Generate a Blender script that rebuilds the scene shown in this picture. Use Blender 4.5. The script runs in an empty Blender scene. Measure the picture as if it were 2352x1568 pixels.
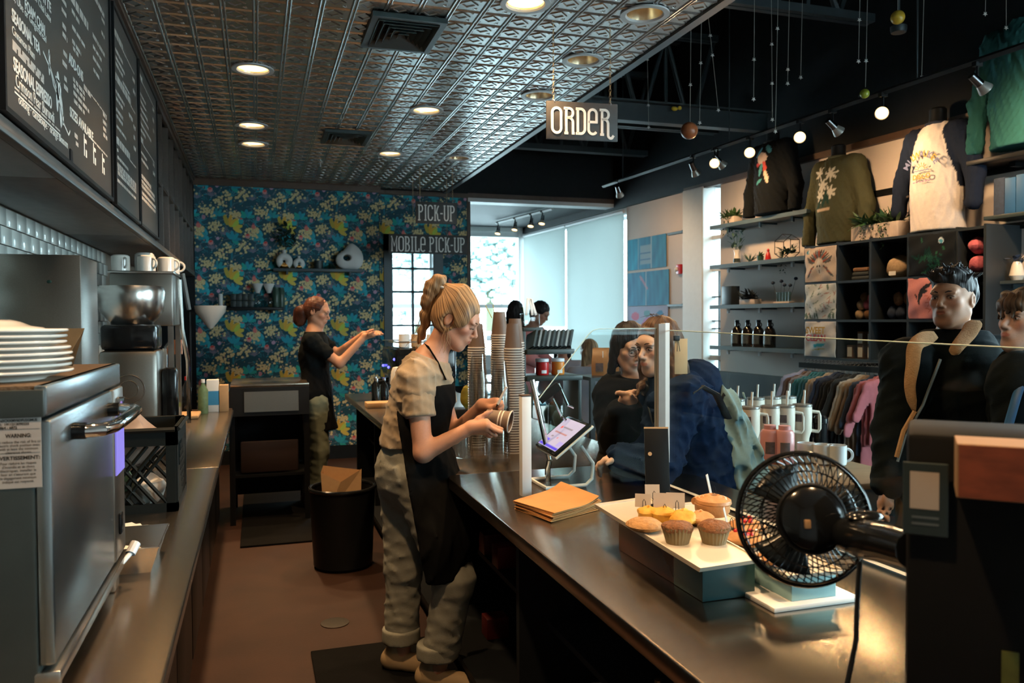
import bpy, bmesh, math, random
import numpy as np
from mathutils import Vector, Matrix, Euler
random.seed(7); RNG=np.random.default_rng(7)
sc=bpy.context.scene; COL=sc.collection
# ---------------------------------------------------------------- camera
F=1829.; CX,CY=1176.,784.; H=1.52
PSI,TH,RHO=math.radians(17.82),math.radians(1.5),math.radians(.3)
cf=Vector((math.sin(PSI)*math.cos(TH),math.cos(PSI)*math.cos(TH),-math.sin(TH)))
_r0=Vector((math.cos(PSI),-math.sin(PSI),0)); _u0=_r0.cross(cf)
cr=_r0*math.cos(RHO)-_u0*math.sin(RHO); cu=cr.cross(cf)
cam=bpy.data.objects.new('camera',bpy.data.cameras.new('camera')); COL.objects.link(cam)
cam.matrix_world=Matrix(((cr.x,cu.x,-cf.x,0),(cr.y,cu.y,-cf.y,0),(cr.z,cu.z,-cf.z,H),(0,0,0,1)))
cam.data.sensor_width=36; cam.data.lens=36*F/2352; cam.data.clip_start=.05; cam.data.clip_end=200
cam.data.dof.use_dof=True; cam.data.dof.focus_distance=2.7; cam.data.dof.aperture_fstop=5.6
sc.camera=cam
# ---------------------------------------------------------------- sky, exposure
world=bpy.data.worlds.new('sky'); sc.world=world; world.use_nodes=True
bg=world.node_tree.nodes['Background']; bg.inputs[0].default_value=(.70,.92,1,1); bg.inputs[1].default_value=20.0
vs=sc.view_settings; vs.view_transform='Standard'; vs.look='None'; vs.gamma=1; vs.use_curve_mapping=False; vs.exposure=0.0
sc.cycles.max_bounces=7; sc.cycles.diffuse_bounces=3; sc.cycles.glossy_bounces=4; sc.cycles.transmission_bounces=6
sc.cycles.transparent_max_bounces=40; sc.cycles.caustics_reflective=False; sc.cycles.caustics_refractive=False
sc.cycles.sample_clamp_indirect=4
WARM=(1,.62,.31); 
# ---------------------------------------------------------------- photograph pixel -> point on a real plane
C0=Vector((0,0,H))
def ray(x,y): return cf+cr*((x-CX)/F)-cu*((y-CY)/F)
def PZ(x,y,z): d=ray(x,y); return C0+d*((z-H)/d.z)
def PY(x,y,yy): d=ray(x,y); return C0+d*(yy/d.y)
def PX(x,y,xx): d=ray(x,y); return C0+d*(xx/d.x)
def PD(x,y,dd): return C0+ray(x,y)*dd
# retail wall frame: s runs along the wall away from the camera, off out into the room
WV=Vector((-.0811,.9967,0)); W0=Vector((4.612,5.557,0)); WN=Vector((-.9967,-.0811,0)); WANG=math.atan2(-WV.x,WV.y)
def RW(s,z,off=0): return W0+WV*s+WN*off+Vector((0,0,z))
def RP(x,y,off=0):
    d=ray(x,y); p=C0+d*((W0+WN*off-C0).dot(WN)/d.dot(WN)); return (p-W0).dot(WV),p.z
# ---------------------------------------------------------------- materials
def new_mat(name):
    m=bpy.data.materials.new(name); m.use_nodes=True; return m,m.node_tree.nodes,m.node_tree.links,m.node_tree.nodes['Principled BSDF']
MATS={}
def mat(name,col,rough=.5,metal=0,var=.12,scale=18,bump=0,bscale=None,trans=0,ior=1.45,coat=0,sss=0,emit=None,es=0,stretch=None,alpha=1,sheen=0,aniso=0,spec=.5,dist=.004):
    m,N,L,P=new_mat(name); MATS[name]=m
    P.inputs['Roughness'].default_value=rough; P.inputs['Metallic'].default_value=metal
    P.inputs['Transmission Weight'].default_value=trans; P.inputs['IOR'].default_value=ior; P.inputs['Coat Weight'].default_value=coat
    P.inputs['Alpha'].default_value=alpha; P.inputs['Sheen Weight'].default_value=sheen; P.inputs['Specular IOR Level'].default_value=spec
    if sss: P.inputs['Subsurface Weight'].default_value=sss; P.inputs['Subsurface Radius'].default_value=(.012,.005,.003)
    if emit: P.inputs['Emission Color'].default_value=(*emit,1); P.inputs['Emission Strength'].default_value=es
    P.inputs['Anisotropic'].default_value=aniso
    c=Vector(col); lo=[max(0,x*(1-var)) for x in c]; hi=[min(1,x*(1+var)) for x in c]
    tc=N.new('ShaderNodeTexCoord'); src=tc.outputs['Object']
    if stretch:
        mp=N.new('ShaderNodeMapping'); mp.inputs['Scale'].default_value=stretch; L.new(src,mp.inputs[0]); src=mp.outputs[0]
    nz=N.new('ShaderNodeTexNoise'); nz.inputs['Scale'].default_value=scale; nz.inputs['Detail'].default_value=3; L.new(src,nz.inputs['Vector'])
    mx=N.new('ShaderNodeMix'); mx.data_type='RGBA'; mx.inputs[6].default_value=(*lo,1); mx.inputs[7].default_value=(*hi,1)
    L.new(nz.outputs['Fac'],mx.inputs[0]); L.new(mx.outputs[2],P.inputs['Base Color'])
    if bump:
        b=N.new('ShaderNodeBump'); b.inputs['Strength'].default_value=bump; b.inputs['Distance'].default_value=dist
        if bscale:
            n2=N.new('ShaderNodeTexNoise'); n2.inputs['Scale'].default_value=bscale; n2.inputs['Detail'].default_value=4; L.new(src,n2.inputs['Vector']); L.new(n2.outputs['Fac'],b.inputs['Height'])
        else: L.new(nz.outputs['Fac'],b.inputs['Height'])
        L.new(b.outputs[0],P.inputs['Normal'])
    return m
def vmat(name,rough=.6,sheen=0,sss=0,bump=0,bscale=200,spec=.4,metal=0):
    """print or skin colours kept per vertex in the attribute 'print'"""
    m,N,L,P=new_mat(name); MATS[name]=m; P.inputs['Roughness'].default_value=rough; P.inputs['Sheen Weight'].default_value=sheen
    P.inputs['Specular IOR Level'].default_value=spec; P.inputs['Metallic'].default_value=metal
    if sss: P.inputs['Subsurface Weight'].default_value=sss; P.inputs['Subsurface Radius'].default_value=(.012,.005,.003)
    a=N.new('ShaderNodeAttribute'); a.attribute_name='print'
    tc=N.new('ShaderNodeTexCoord'); nz=N.new('ShaderNodeTexNoise'); nz.inputs['Scale'].default_value=bscale; L.new(tc.outputs['Object'],nz.inputs['Vector'])
    mx=N.new('ShaderNodeMix'); mx.data_type='RGBA'; mx.blend_type='MULTIPLY'; mx.inputs[0].default_value=.18
    L.new(a.outputs['Color'],mx.inputs[6]); L.new(nz.outputs['Fac'],mx.inputs[7]); L.new(mx.outputs[2],P.inputs['Base Color'])
    if bump:
        b=N.new('ShaderNodeBump'); b.inputs['Strength'].default_value=bump; b.inputs['Distance'].default_value=.002; L.new(nz.outputs['Fac'],b.inputs['Height']); L.new(b.outputs[0],P.inputs['Normal'])
    return m
def glassmat(name,col=(1,1,1),rough=0,thin=True,fac=1.0):
    m,N,L,P=new_mat(name); MATS[name]=m
    if thin:
        N.remove(P); out=N['Material Output']; t=N.new('ShaderNodeBsdfTransparent'); t.inputs[0].default_value=(*col,1)
        g=N.new('ShaderNodeBsdfGlossy'); g.inputs['Roughness'].default_value=max(rough,.01); lw=N.new('ShaderNodeLayerWeight'); lw.inputs['Blend'].default_value=.5
        pw=N.new('ShaderNodeMath'); pw.operation='POWER'; pw.inputs[1].default_value=4; L.new(lw.outputs['Facing'],pw.inputs[0])
        mm=N.new('ShaderNodeMath'); mm.operation='MULTIPLY_ADD'; mm.inputs[1].default_value=.55*fac; mm.inputs[2].default_value=.035*fac; mm.use_clamp=True; L.new(pw.outputs[0],mm.inputs[0])
        mx=N.new('ShaderNodeMixShader'); L.new(mm.outputs[0],mx.inputs[0]); L.new(t.outputs[0],mx.inputs[1]); L.new(g.outputs[0],mx.inputs[2]); L.new(mx.outputs[0],out.inputs[0])
    return m
# ---------------------------------------------------------------- mesh helpers
class MB:
    def __init__(s): s.v=[]; s.f=[]; s.m=[]; s.T=Matrix.Identity(4); s.mi=0
    def add(s,vs,fs):
        b=len(s.v); T=s.T; s.v+= [tuple(T@Vector(p)) for p in vs]; s.f+=[tuple(b+i for i in f) for f in fs]; s.m+=[s.mi]*len(fs); return s
    def at(s,loc=(0,0,0),rz=0,rx=0,ry=0,sc=1):
        s.T=Matrix.Translation(loc)@Euler((rx,ry,rz)).to_matrix().to_4x4()@Matrix.Diagonal((sc,sc,sc,1) if not hasattr(sc,'__len__') else (*sc,1)); return s
    def box(s,c,d,bev=0):
        x,y,z=c; a,b,e=d[0]/2,d[1]/2,d[2]/2
        if bev<=0:
            return s.add([(x+i*a,y+j*b,z+k*e) for i in(-1,1) for j in(-1,1) for k in(-1,1)],[(0,1,3,2),(4,6,7,5),(0,4,5,1),(2,3,7,6),(0,2,6,4),(1,5,7,3)])
        t=min(bev,a*.99,b*.99,e*.99); bm=bmesh.new(); bmesh.ops.create_cube(bm,size=1)
        for q in bm.verts: q.co=Vector((x+q.co.x*2*a,y+q.co.y*2*b,z+q.co.z*2*e))
        bmesh.ops.bevel(bm,geom=bm.edges[:],offset=t,segments=2,affect='EDGES',profile=.5); s.bm(bm); return s
    def bm(s,bm):
        bm.verts.index_update(); s.add([v.co[:] for v in bm.verts],[[q.index for q in f.verts] for f in bm.faces]); bm.free(); return s
    def box2(s,lo,hi,bev=0): return s.box([(a+b)/2 for a,b in zip(lo,hi)],[abs(b-a) for a,b in zip(lo,hi)],bev)
    def lathe(s,prof,n=24,cap=True,a0=0,a1=2*math.pi):
        """prof: list of (r,z)"""
        full=abs(a1-a0-2*math.pi)<1e-6; k=n if full else n+1; vs=[];fs=[]
        for r,z in prof:
            for i in range(k):
                a=a0+(a1-a0)*i/n; vs.append((r*math.cos(a),r*math.sin(a),z))
        for j in range(len(prof)-1):
            for i in range(n):
                i2=(i+1)%k if full else i+1
                fs.append((j*k+i,j*k+i2,(j+1)*k+i2,(j+1)*k+i))
        if cap and full:
            if prof[0][0]>1e-5: fs.append(tuple(range(k-1,-1,-1)))
            if prof[-1][0]>1e-5: fs.append(tuple((len(prof)-1)*k+i for i in range(k)))
        return s.add(vs,fs)
    def cyl(s,p,q,r,n=12,r2=None,cap=True):
        p,q=Vector(p),Vector(q); d=(q-p); L=d.length
        if L<1e-7: return s
        rot=d.to_track_quat('Z','Y').to_matrix().to_4x4(); T=s.T; s.T=T@Matrix.Translation(p)@rot
        s.lathe([(r,0),(r if r2 is None else r2,L)],n,cap); s.T=T; return s
    def sph(s,c,r,n=14,m=8):
        rr=r if hasattr(r,'__len__') else (r,r,r); T=s.T; s.T=T@Matrix.Translation(c)@Matrix.Diagonal((*rr,1))
        s.lathe([(math.sin(math.pi*j/m)+1e-6,-math.cos(math.pi*j/m)) for j in range(m+1)],n,False); s.T=T; return s
    def torus(s,c,R,r,n=24,m=8,a0=0,a1=2*math.pi):
        T=s.T; s.T=T@Matrix.Translation(c); full=abs(a1-a0-2*math.pi)<1e-6; k=n if full else n+1; vs=[];fs=[]
        for i in range(k):
            a=a0+(a1-a0)*i/n
            for j in range(m):
                b=2*math.pi*j/m; vs.append(((R+r*math.cos(b))*math.cos(a),(R+r*math.cos(b))*math.sin(a),r*math.sin(b)))
        for i in range(n):
            i2=(i+1)%k
            for j in range(m): fs.append((i*m+j,i2*m+j,i2*m+(j+1)%m,i*m+(j+1)%m))
        s.add(vs,fs); s.T=T; return s
    def tube(s,pts,r,n=8,cap=True,rs=None,flat=1.0):
        pts=[Vector(p) for p in pts]; k=len(pts); up=None; vs=[];fs=[]
        for i,p in enumerate(pts):
            t=(pts[min(i+1,k-1)]-pts[max(i-1,0)]).normalized()
            if up is None:
                up=Vector((0,0,1)) if abs(t.z)<.9 else Vector((1,0,0))
            x=t.cross(up)
            if x.length<1e-5: x=t.cross(Vector((0,1,0)))
            x.normalize(); y=x.cross(t).normalized(); up=y
            R=rs[i] if rs else r
            for j in range(n):
                a=2*math.pi*j/n; vs.append(tuple(p+x*(R*math.cos(a))+y*(R*flat*math.sin(a))))
        for i in range(k-1):
            for j in range(n): fs.append((i*n+j,i*n+(j+1)%n,(i+1)*n+(j+1)%n,(i+1)*n+j))
        if cap: fs.append(tuple(range(n-1,-1,-1))); fs.append(tuple((k-1)*n+j for j in range(n)))
        return s.add(vs,fs)
    def prism(s,poly,z0,z1):
        """polygon in xy extruded z0..z1"""
        k=len(poly); vs=[(x,y,z0) for x,y in poly]+[(x,y,z1) for x,y in poly]
        return s.add(vs,[tuple(range(k-1,-1,-1)),tuple(range(k,2*k))]+[(i,(i+1)%k,k+(i+1)%k,k+i) for i in range(k)])
    def ribbon(s,pts,w,z0,z1):
        """flat stroke of width w along a 2-D path in xy"""
        P=[Vector((p[0],p[1])) for p in pts]; closed=(P[0]-P[-1]).length<1e-6; k=len(P); Lf=[];Rt=[]
        for i,p in enumerate(P):
            a=P[i-1] if i>0 else (P[-2] if closed else P[0]); b=P[i+1] if i<k-1 else (P[1] if closed else P[-1])
            d1=(p-a); d2=(b-p); d1=d1.normalized() if d1.length>1e-9 else d2.normalized(); d2=d2.normalized() if d2.length>1e-9 else d1
            t=(d1+d2); t=t.normalized() if t.length>1e-6 else d1; nn=Vector((-t.y,t.x)); c=max(.5,nn.dot(Vector((-d1.y,d1.x)))); nn=nn*(w/2/c)
            Lf.append(p+nn); Rt.append(p-nn)
        vs=[(q.x,q.y,z) for z in(z0,z1) for q in Lf+Rt]; o=2*k; fs=[]
        for i in range(k-1):
            fs+=[(o+i,o+k+i,o+k+i+1,o+i+1),(i,i+1,k+i+1,k+i),(i,o+i,o+i+1,i+1),(k+i,k+i+1,o+k+i+1,o+k+i)]
        if not closed: fs+=[(0,k,o+k,o),(k-1,o+k-1,o+2*k-1,2*k-1)]
        return s.add(vs,fs)
    def mesh(s,name='mesh',smooth=True,ang=35,mats=None):
        me=bpy.data.meshes.new(name); me.from_pydata(s.v,[],s.f)
        bm=bmesh.new(); bm.from_mesh(me); bmesh.ops.recalc_face_normals(bm,faces=bm.faces); bm.to_mesh(me); bm.free()
        if smooth and len(me.polygons):
            me.polygons.foreach_set('use_smooth',[True]*len(me.polygons)); me.set_sharp_from_angle(angle=math.radians(ang))
        return me
def mobj(name,me,m,parent=None,loc=None,rot=None):
    o=bpy.data.objects.new(name,me); COL.objects.link(o)
    if m is not None:
        for q in (m if isinstance(m,(list,tuple)) else [m]):
            q=MATS[q] if isinstance(q,str) else q
            if not me.materials or q.name not in [z.name for z in me.materials if z]: me.materials.append(q)
    if parent is not None: o.parent=parent
    if loc is not None: o.location=loc
    if rot is not None: o.rotation_euler=rot
    return o
def part(name,mb,m,parent=None,smooth=True,ang=35,loc=None,rot=None,label=None):
    me=mb.mesh(name,smooth,ang); o=mobj(name,me,m,parent,loc,rot)
    if isinstance(m,(list,tuple)) and any(mb.m): me.polygons.foreach_set('material_index',mb.m)
    if label: o['label']=label
    return o
def tag(o,label=None,cat=None,group=None,kind=None):
    if label: o['label']=label
    if cat: o['category']=cat
    if group: o['group']=group
    if kind: o['kind']=kind
    return o
def thing(name,label,cat,loc=(0,0,0),rz=0,group=None,rot=None):
    o=bpy.data.objects.new(name,None); o.empty_display_size=.05; COL.objects.link(o); o.location=loc; o.rotation_euler=rot or (0,0,rz)
    return tag(o,label,cat,group)
def one(name,mb,m,label,cat,group=None,loc=None,rot=None,smooth=True,ang=35):
    return tag(part(name,mb,m,None,smooth,ang,loc,rot),label,cat,group)
def struct(name,mb,m,parent=None,smooth=False,loc=None,rot=None):
    o=part(name,mb,m,parent,smooth,loc=loc,rot=rot)
    if parent is None: o['kind']='structure'
    return o
def dup(o,loc=None,rot=None,label=None,parent=None,sc=None):
    c=o.copy(); COL.objects.link(c); c.parent=parent
    if loc is not None: c.location=loc
    if rot is not None: c.rotation_euler=rot
    if sc is not None: c.scale=sc if hasattr(sc,'__len__') else (sc,sc,sc)
    if label: c['label']=label
    for ch in list(o.children): dup(ch,parent=c)
    return c
def text(body,size,parent,loc,rot,m,name='lettering',ext=.0006,align='LEFT',sx=1.0,bold=0):
    cu_=bpy.data.curves.new(name,'FONT'); cu_.body=body; cu_.size=size; cu_.extrude=ext; cu_.align_x=align; cu_.resolution_u=3; cu_.offset=bold
    tmp=bpy.data.objects.new('tmp',cu_); me=bpy.data.meshes.new_from_object(tmp); bpy.data.objects.remove(tmp); bpy.data.curves.remove(cu_)
    o=mobj(name,me,m,parent,loc,rot); o.scale=(sx,1,1)
    return o
def twidth(o): xs=[v.co.x for v in o.data.vertices]; return max(xs)-min(xs) if xs else 1e-3
def grid_print(name,w,h,res,fn,m,parent=None,curve=None):
    """flat printed sheet in local xz (x right, z up, facing -y); fn(X,Z)->(...,3) colours"""
    nx,nz=max(2,int(w/res)+1),max(2,int(h/res)+1); xs=np.linspace(0,w,nx); zs=np.linspace(0,h,nz); X,Zg=np.meshgrid(xs,zs)
    Yg=np.zeros_like(X) if curve is None else curve(X,Zg)
    co=np.stack([X,Yg,Zg],-1).reshape(-1,3); idx=np.arange(nx*nz).reshape(nz,nx)
    fs=np.stack([idx[:-1,:-1],idx[:-1,1:],idx[1:,1:],idx[1:,:-1]],-1).reshape(-1,4)
    me=bpy.data.meshes.new(name); me.from_pydata(co.tolist(),[],fs.tolist())
    set_print(me,fn(X,Zg).reshape(-1,3))
    if curve is not None: me.polygons.foreach_set('use_smooth',[True]*len(me.polygons))
    return mobj(name,me,m,parent)
def set_print(me,cols):
    a=me.attributes.new('print','FLOAT_COLOR','POINT'); c=np.ones((len(me.vertices),4),np.float32); c[:,:3]=np.clip(cols,0,1); a.data.foreach_set('color',c.ravel())
def ell(X,Z,cx,cz,a,b,ang=0):
    c,s=math.cos(ang),math.sin(ang); dx,dz=X-cx,Z-cz; return ((dx*c+dz*s)/a)**2+((-dx*s+dz*c)/b)**2
def paint(img,mask,col): img[mask]=col
# ================================================================ materials
mat('black_paint',(.009,.011,.013),.6,var=.3,spec=.2)
mat('black_satin',(.007,.008,.009),.4,var=.2,spec=.25)
mat('black_gloss',(.006,.007,.008),.14,var=.2)
mat('black_fabric',(.010,.011,.013),.9,var=.3,scale=60,bump=.25,bscale=300,sheen=.15)
mat('steel',(.60,.57,.53),.24,1,var=.10,scale=9,stretch=(1,40,40),bump=.05,bscale=60,dist=.001)
mat('steel_dark',(.30,.28,.25),.32,1,var=.15,scale=9,stretch=(40,1,40),bump=.05,bscale=60,dist=.001)
mat('counter_steel',(.50,.42,.34),.21,1,var=.22,scale=7,stretch=(3,60,1),bump=.06,bscale=25,dist=.001,aniso=.5)
mat('chrome',(.75,.75,.74),.08,1,var=.03)
mat('brass',(.75,.45,.16),.25,1,var=.1)
mat('tin',(.44,.45,.44),.27,1,var=.14,scale=5,bump=.06,bscale=120,dist=.002)
mat('dark_wood',(.045,.032,.024),.45,var=.5,scale=6,stretch=(20,2,20),bump=.1,bscale=30)
mat('oak_dark',(.07,.065,.06),.5,var=.5,scale=5,stretch=(4,2,60),bump=.08,bscale=20)
mat('brown_trim',(.07,.04,.025),.5,var=.3)
mat('white_ceramic',(.80,.74,.66),.15,var=.04,coat=.3)
mat('tile_glaze',(.62,.64,.60),.14,var=.10,scale=3,bump=.04,bscale=14)
mat('grout',(.16,.13,.10),.8,var=.3)
mat('white_paint',(.72,.75,.74),.5,var=.05)
mat('white_metal',(.75,.77,.78),.35,var=.04)
mat('wall_paint',(.60,.53,.48),.75,var=.06,scale=4,bump=.03,bscale=120)
mat('wainscot',(.012,.016,.018),.5,var=.3,spec=.25)
mat('floor_stain',(.040,.018,.011),.5,var=.45,scale=5,bump=.12,bscale=80)
mat('rubber',(.006,.006,.006),.85,spec=.08,var=.3,bump=.3,bscale=140)
mat('slate_frame',(.06,.085,.10),.45,var=.12)
mat('kraft',(.52,.33,.17),.8,var=.10,scale=30)
mat('kraft_orange',(.50,.235,.075),.75,var=.12,scale=20)
mat('card_grey',(.48,.42,.36),.8,var=.05)
mat('cup_brown',(.17,.115,.085),.55,var=.1)
mat('cup_white',(.72,.68,.62),.5,var=.05)
mat('leaf',(.035,.085,.03),.5,var=.5,scale=25)
mat('leaf_dark',(.015,.045,.03),.5,var=.5,scale=25)
mat('leaf_grey',(.06,.12,.10),.5,var=.4,scale=25)
mat('stem',(.06,.06,.03),.7)
mat('white_matte',(.80,.80,.78),.6,var=.04)
mat('white_letter',(.85,.84,.80),.5,var=.02)
mat('board',(.055,.050,.046),.35,var=.15,scale=4)
mat('sign_black',(.035,.033,.032),.6,var=.3,scale=40)
mat('red_gloss',(.45,.012,.012),.3,var=.15)
mat('red_dark',(.16,.012,.010),.4)
mat('orange_wax',(.62,.20,.03),.25,var=.15)
mat('yellow',(.70,.45,.03),.5)
mat('green_lime',(.35,.50,.03),.4)
mat('blue_print',(.05,.28,.55),.5)
mat('pink',(.62,.20,.22),.6,var=.15)
mat('lens_dark',(.01,.01,.012),.05)
mat('bulb',(1,.8,.5),.4,emit=(1,.66,.30),es=3.2)
mat('bulb_soft',(1,.8,.5),.4,emit=(1,.66,.34),es=2.2)
mat('can_reflector',(.80,.62,.40),.25,.9,var=.05)
mat('string',(.45,.43,.38),.5)
glassmat('pane',(.96,.99,1.0))
glassmat('guard_glass',(.94,.98,.975),fac=.22)
glassmat('clear_plastic',(.93,.92,.90),rough=.08,fac=1.6)
glassmat('bottle_glass',(.80,.88,.85),fac=1.3)
mat('glass_edge',(.55,.70,.68),.2,var=.05)
def blindmat():
    m,N,L,P=new_mat('blind_fabric'); MATS['blind_fabric']=m; N.remove(P); t=N.new('ShaderNodeBsdfTranslucent'); t.inputs[0].default_value=(.58,.62,.61,1)
    d=N.new('ShaderNodeBsdfDiffuse'); d.inputs[0].default_value=(.45,.50,.49,1); mx=N.new('ShaderNodeMixShader'); mx.inputs[0].default_value=.45
    L.new(t.outputs[0],mx.inputs[1]); L.new(d.outputs[0],mx.inputs[2]); L.new(mx.outputs[0],N['Material Output'].inputs[0])
blindmat()
vmat('printed_paper',.75); vmat('printed_cloth',.95,bump=.1,bscale=90,spec=.1); vmat('screen_glass',.1)
# ================================================================ room shell
ZC=3.02; ROOF=4.7; YA,YB=8.97,9.17; XS=2.13; YBACK=-1.9
struct('floor',MB().box2((-1.2,YBACK-.2,-.1),(7,14,0)),'floor_stain')
struct('ground_outside',MB().box2((-80,12.6,-.35),(120,160,-.25)),'white_paint')
struct('ground_outside',MB().box2((-30,-60,-.35),(120,YBACK-.3,-.25)),'white_paint')
struct('ground_outside',MB().box2((7.1,YBACK-.3,-.35),(120,12.6,-.25)),'white_paint')
wl=struct('wall_left',MB().box2((-1.2,YBACK,0),(-.985,YA,ROOF)),'grout')
# subway tiles above the back bar, each a piece of the left wall
tm=MB().box((0,0,0),(.012,.148,.0735),.0025).mesh('tile',True); TH_,TL_=.0775,.152
for r in range(12):
    z=1.995-.0775*(r+.5)
    for c in range(18):
        y=3.32+TL_*(c+.5*(r%2))+TL_/2
        o=mobj('tile',tm,'tile_glaze',wl,(-.979+random.uniform(-.0006,.0006),y,z)); o.rotation_euler=(random.uniform(-.004,.004),random.uniform(-.004,.004),random.uniform(-.006,.006))
# a small drawing and two outlets on the tiles
struct('wall_behind_camera',MB().box2((-1.2,YBACK-.2,0),(2.4,YBACK,ROOF)).box2((6.2,YBACK-.2,0),(7,YBACK,ROOF)).box2((2.4,YBACK-.2,0),(6.2,YBACK,1.3)).box2((2.4,YBACK-.2,1.3),(3.2,YBACK,2.9)).box2((2.4,YBACK-.2,2.9),(6.2,YBACK,ROOF)),'wall_paint')
w5=struct('window_5',MB().box2((3.2,YBACK-.14,1.3),(6.2,YBACK-.04,1.37)).box2((3.2,YBACK-.14,2.83),(6.2,YBACK-.04,2.9)).box2((4.66,YBACK-.14,1.37),(4.74,YBACK-.04,2.83)),'white_metal')
part('pane',MB().box2((3.2,YBACK-.1,1.37),(4.66,YBACK-.095,2.83)),'pane',w5,False); part('pane',MB().box2((4.74,YBACK-.1,1.37),(6.2,YBACK-.095,2.83)),'pane',w5,False)
wb=struct('wall_back',MB().box2((-1.2,YA,0),(1.33,YA+.2,ROOF)),'black_paint')
# ---- wallpaper print
TW,TT=.549,.553
def motif():
    n=110; xs=(np.arange(n)+.5)/n*TW; X,Z=np.meshgrid(xs,xs*TT/TW); img=np.zeros((n,n,3)); img[:]=(.010,.060,.085)
    rng=np.random.default_rng(3)
    def E(cx,cz,a,b,ang,col,wrap=True):
        for ox in(-TW,0,TW):
            for oz in(-TT,0,TT): img[ell(X,Z,cx+ox,cz+oz,a,b,ang)<1]=col
    def leafs(cx,cz,n,L,wd,a0,a1,col):
        for i in range(n):
            a=a0+(a1-a0)*i/max(1,n-1); E(cx+math.cos(a)*L*.55,cz+math.sin(a)*L*.55,L*.5,wd,a,[c*rng.uniform(.8,1.25) for c in col])
    for i in range(150): E(rng.uniform(0,TW),rng.uniform(0,TT),rng.uniform(.012,.035),rng.uniform(.004,.009),rng.uniform(0,3.14),[(.015,.14,.18),(.02,.20,.25),(.05,.12,.16),(.10,.13,.16)][i%4])
    for i in range(90): x,z=rng.uniform(0,TW),rng.uniform(0,TT); E(x,z,.006,.006,0,[(.40,.32,.18),(.25,.24,.28),(.45,.22,.20)][i%3])
    # trunks and branches
    for tx,tz in((.09,.05),(.33,.33)):
        E(tx,tz,.011,.06,0,(.015,.17,.24)); 
        for a in(.5,.9,1.3,1.8,2.2,2.6): E(tx+.035*math.cos(a),tz+.05+.04*math.sin(a),.05,.004,a,(.03,.22,.28))
    # coral twigs (lilac grey)
    for tx,tz in((.17,.38),(.44,.10),(.30,.07),(.02,.25)):
        for a in np.linspace(.5,2.6,7): E(tx+.03*math.cos(a),tz+.03*math.sin(a),.034,.0042,a,(.17,.16,.22))
    # teal leaves
    leafs(.24,.44,5,.085,.018,.2,2.9,(.02,.30,.34)); leafs(.09,.20,5,.09,.019,-.6,2.2,(.02,.27,.33)); leafs(.40,.24,4,.075,.017,2.0,4.6,(.03,.33,.36)); leafs(.50,.45,5,.075,.016,.3,3.3,(.02,.25,.30)); leafs(.30,.20,4,.07,.015,.2,2,(.02,.22,.28))
    # cream flower clusters
    for cx,cz,k in((.12,.46,34),(.30,.28,42),(.47,.34,34),(.20,.12,28),(.40,.50,26),(.04,.10,22),(.52,.05,20)):
        for i in range(k):
            x,z=cx+rng.normal(0,.042),cz+rng.normal(0,.030); E(x,z,.0125,.0125,0,(.62,.46,.22)); E(x,z,.005,.005,0,(.75,.62,.40))
    # yellow leaf sprays
    leafs(.055,.345,4,.115,.021,.1,1.9,(.50,.42,.05)); leafs(.10,.33,3,.10,.021,-.5,.9,(.55,.45,.08))
    # blue bell flower, pink fruits, pink poppy
    E(.185,.40,.026,.030,0,(.03,.38,.42)); E(.185,.425,.012,.008,0,(.60,.10,.10))
    E(.31,.345,.022,.029,.2,(.60,.17,.15)); E(.305,.375,.014,.006,.4,(.30,.06,.10))
    for x,z in((.43,.165),(.25,.245)): E(x,z,.026,.024,.3,(.55,.24,.24)); E(x,z+.012,.016,.010,.2,(.62,.06,.05))
    E(.50,.21,.02,.02,0,(.45,.28,.40)); E(.36,.43,.018,.024,0,(.42,.20,.26))
    img=np.clip(img*1.45,0,.85)
    return img
MOT=motif()
def paper(x0,z0):
    def fn(X,Z):
        i=((X+x0)%TW/TW*110).astype(int)%110; j=((Z+z0)%TT/TT*110).astype(int)%110; return MOT[j,i]
    return fn
def wallpaper(x0,x1,z0,z1,y,par):
    o=grid_print('wallpaper',x1-x0,z1-z0,.0052,paper(x0+.87,z0+.02),'printed_paper',par); o.location=(x0,y-.003,z0); return o
wallpaper(-.60,1.325,.15,2.955,YA,wb)
struct('trim_1',MB().box2((-.62,YA-.03,2.955),(1.345,YA,ZC)),'brown_trim')
# right part of the back wall, set back, with the glazed door
DX0,DX1,DZ=1.405,2.10,2.52; XB1=2.405
wr=struct('wall_back_right',MB().box2((1.33,YB,0),(DX0,YB+.18,ROOF)).box2((DX1,YB,0),(XB1,YB+.18,ROOF)).box2((DX0,YB,DZ),(DX1,YB+.18,ROOF)),'black_paint')
wallpaper(1.33,DX0,.75,2.97,YB,wr); wallpaper(DX1,XB1,.75,2.97,YB,wr); wallpaper(DX0,DX1,DZ,2.97,YB,wr)
struct('trim_2',MB().box2((1.33,YB-.03,2.97),(XB1,YB,ZC)),'brown_trim')
struct('trim_3',MB().box2((XB1-.012,YB-.012,0),(XB1+.03,YB+.2,3.0)),'brown_trim')
d1=struct('door_1',MB().box2((DX0,YB-.02,0),(DX0+.10,YB+.06,DZ)).box2((DX1-.12,YB-.02,0),(DX1,YB+.06,DZ)).box2((DX0,YB-.02,2.33),(DX1,YB+.06,DZ)).box2((DX0+.1,YB,0),(DX1-.12,YB+.05,.25)),'slate_frame')
gx0,gx1=DX0+.10,DX1-.12; zs=[.25,.62,1.05,1.47,1.86,2.13,2.33]
mm=MB()
for z in zs[1:-1]: mm.box2((gx0,YB,z-.012),(gx1,YB+.04,z+.012))
mm.box2(((gx0+gx1)/2-.013,YB,.25),((gx0+gx1)/2+.013,YB+.04,2.33)); part('glazing_bar',mm,'slate_frame',d1,False)
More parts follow.
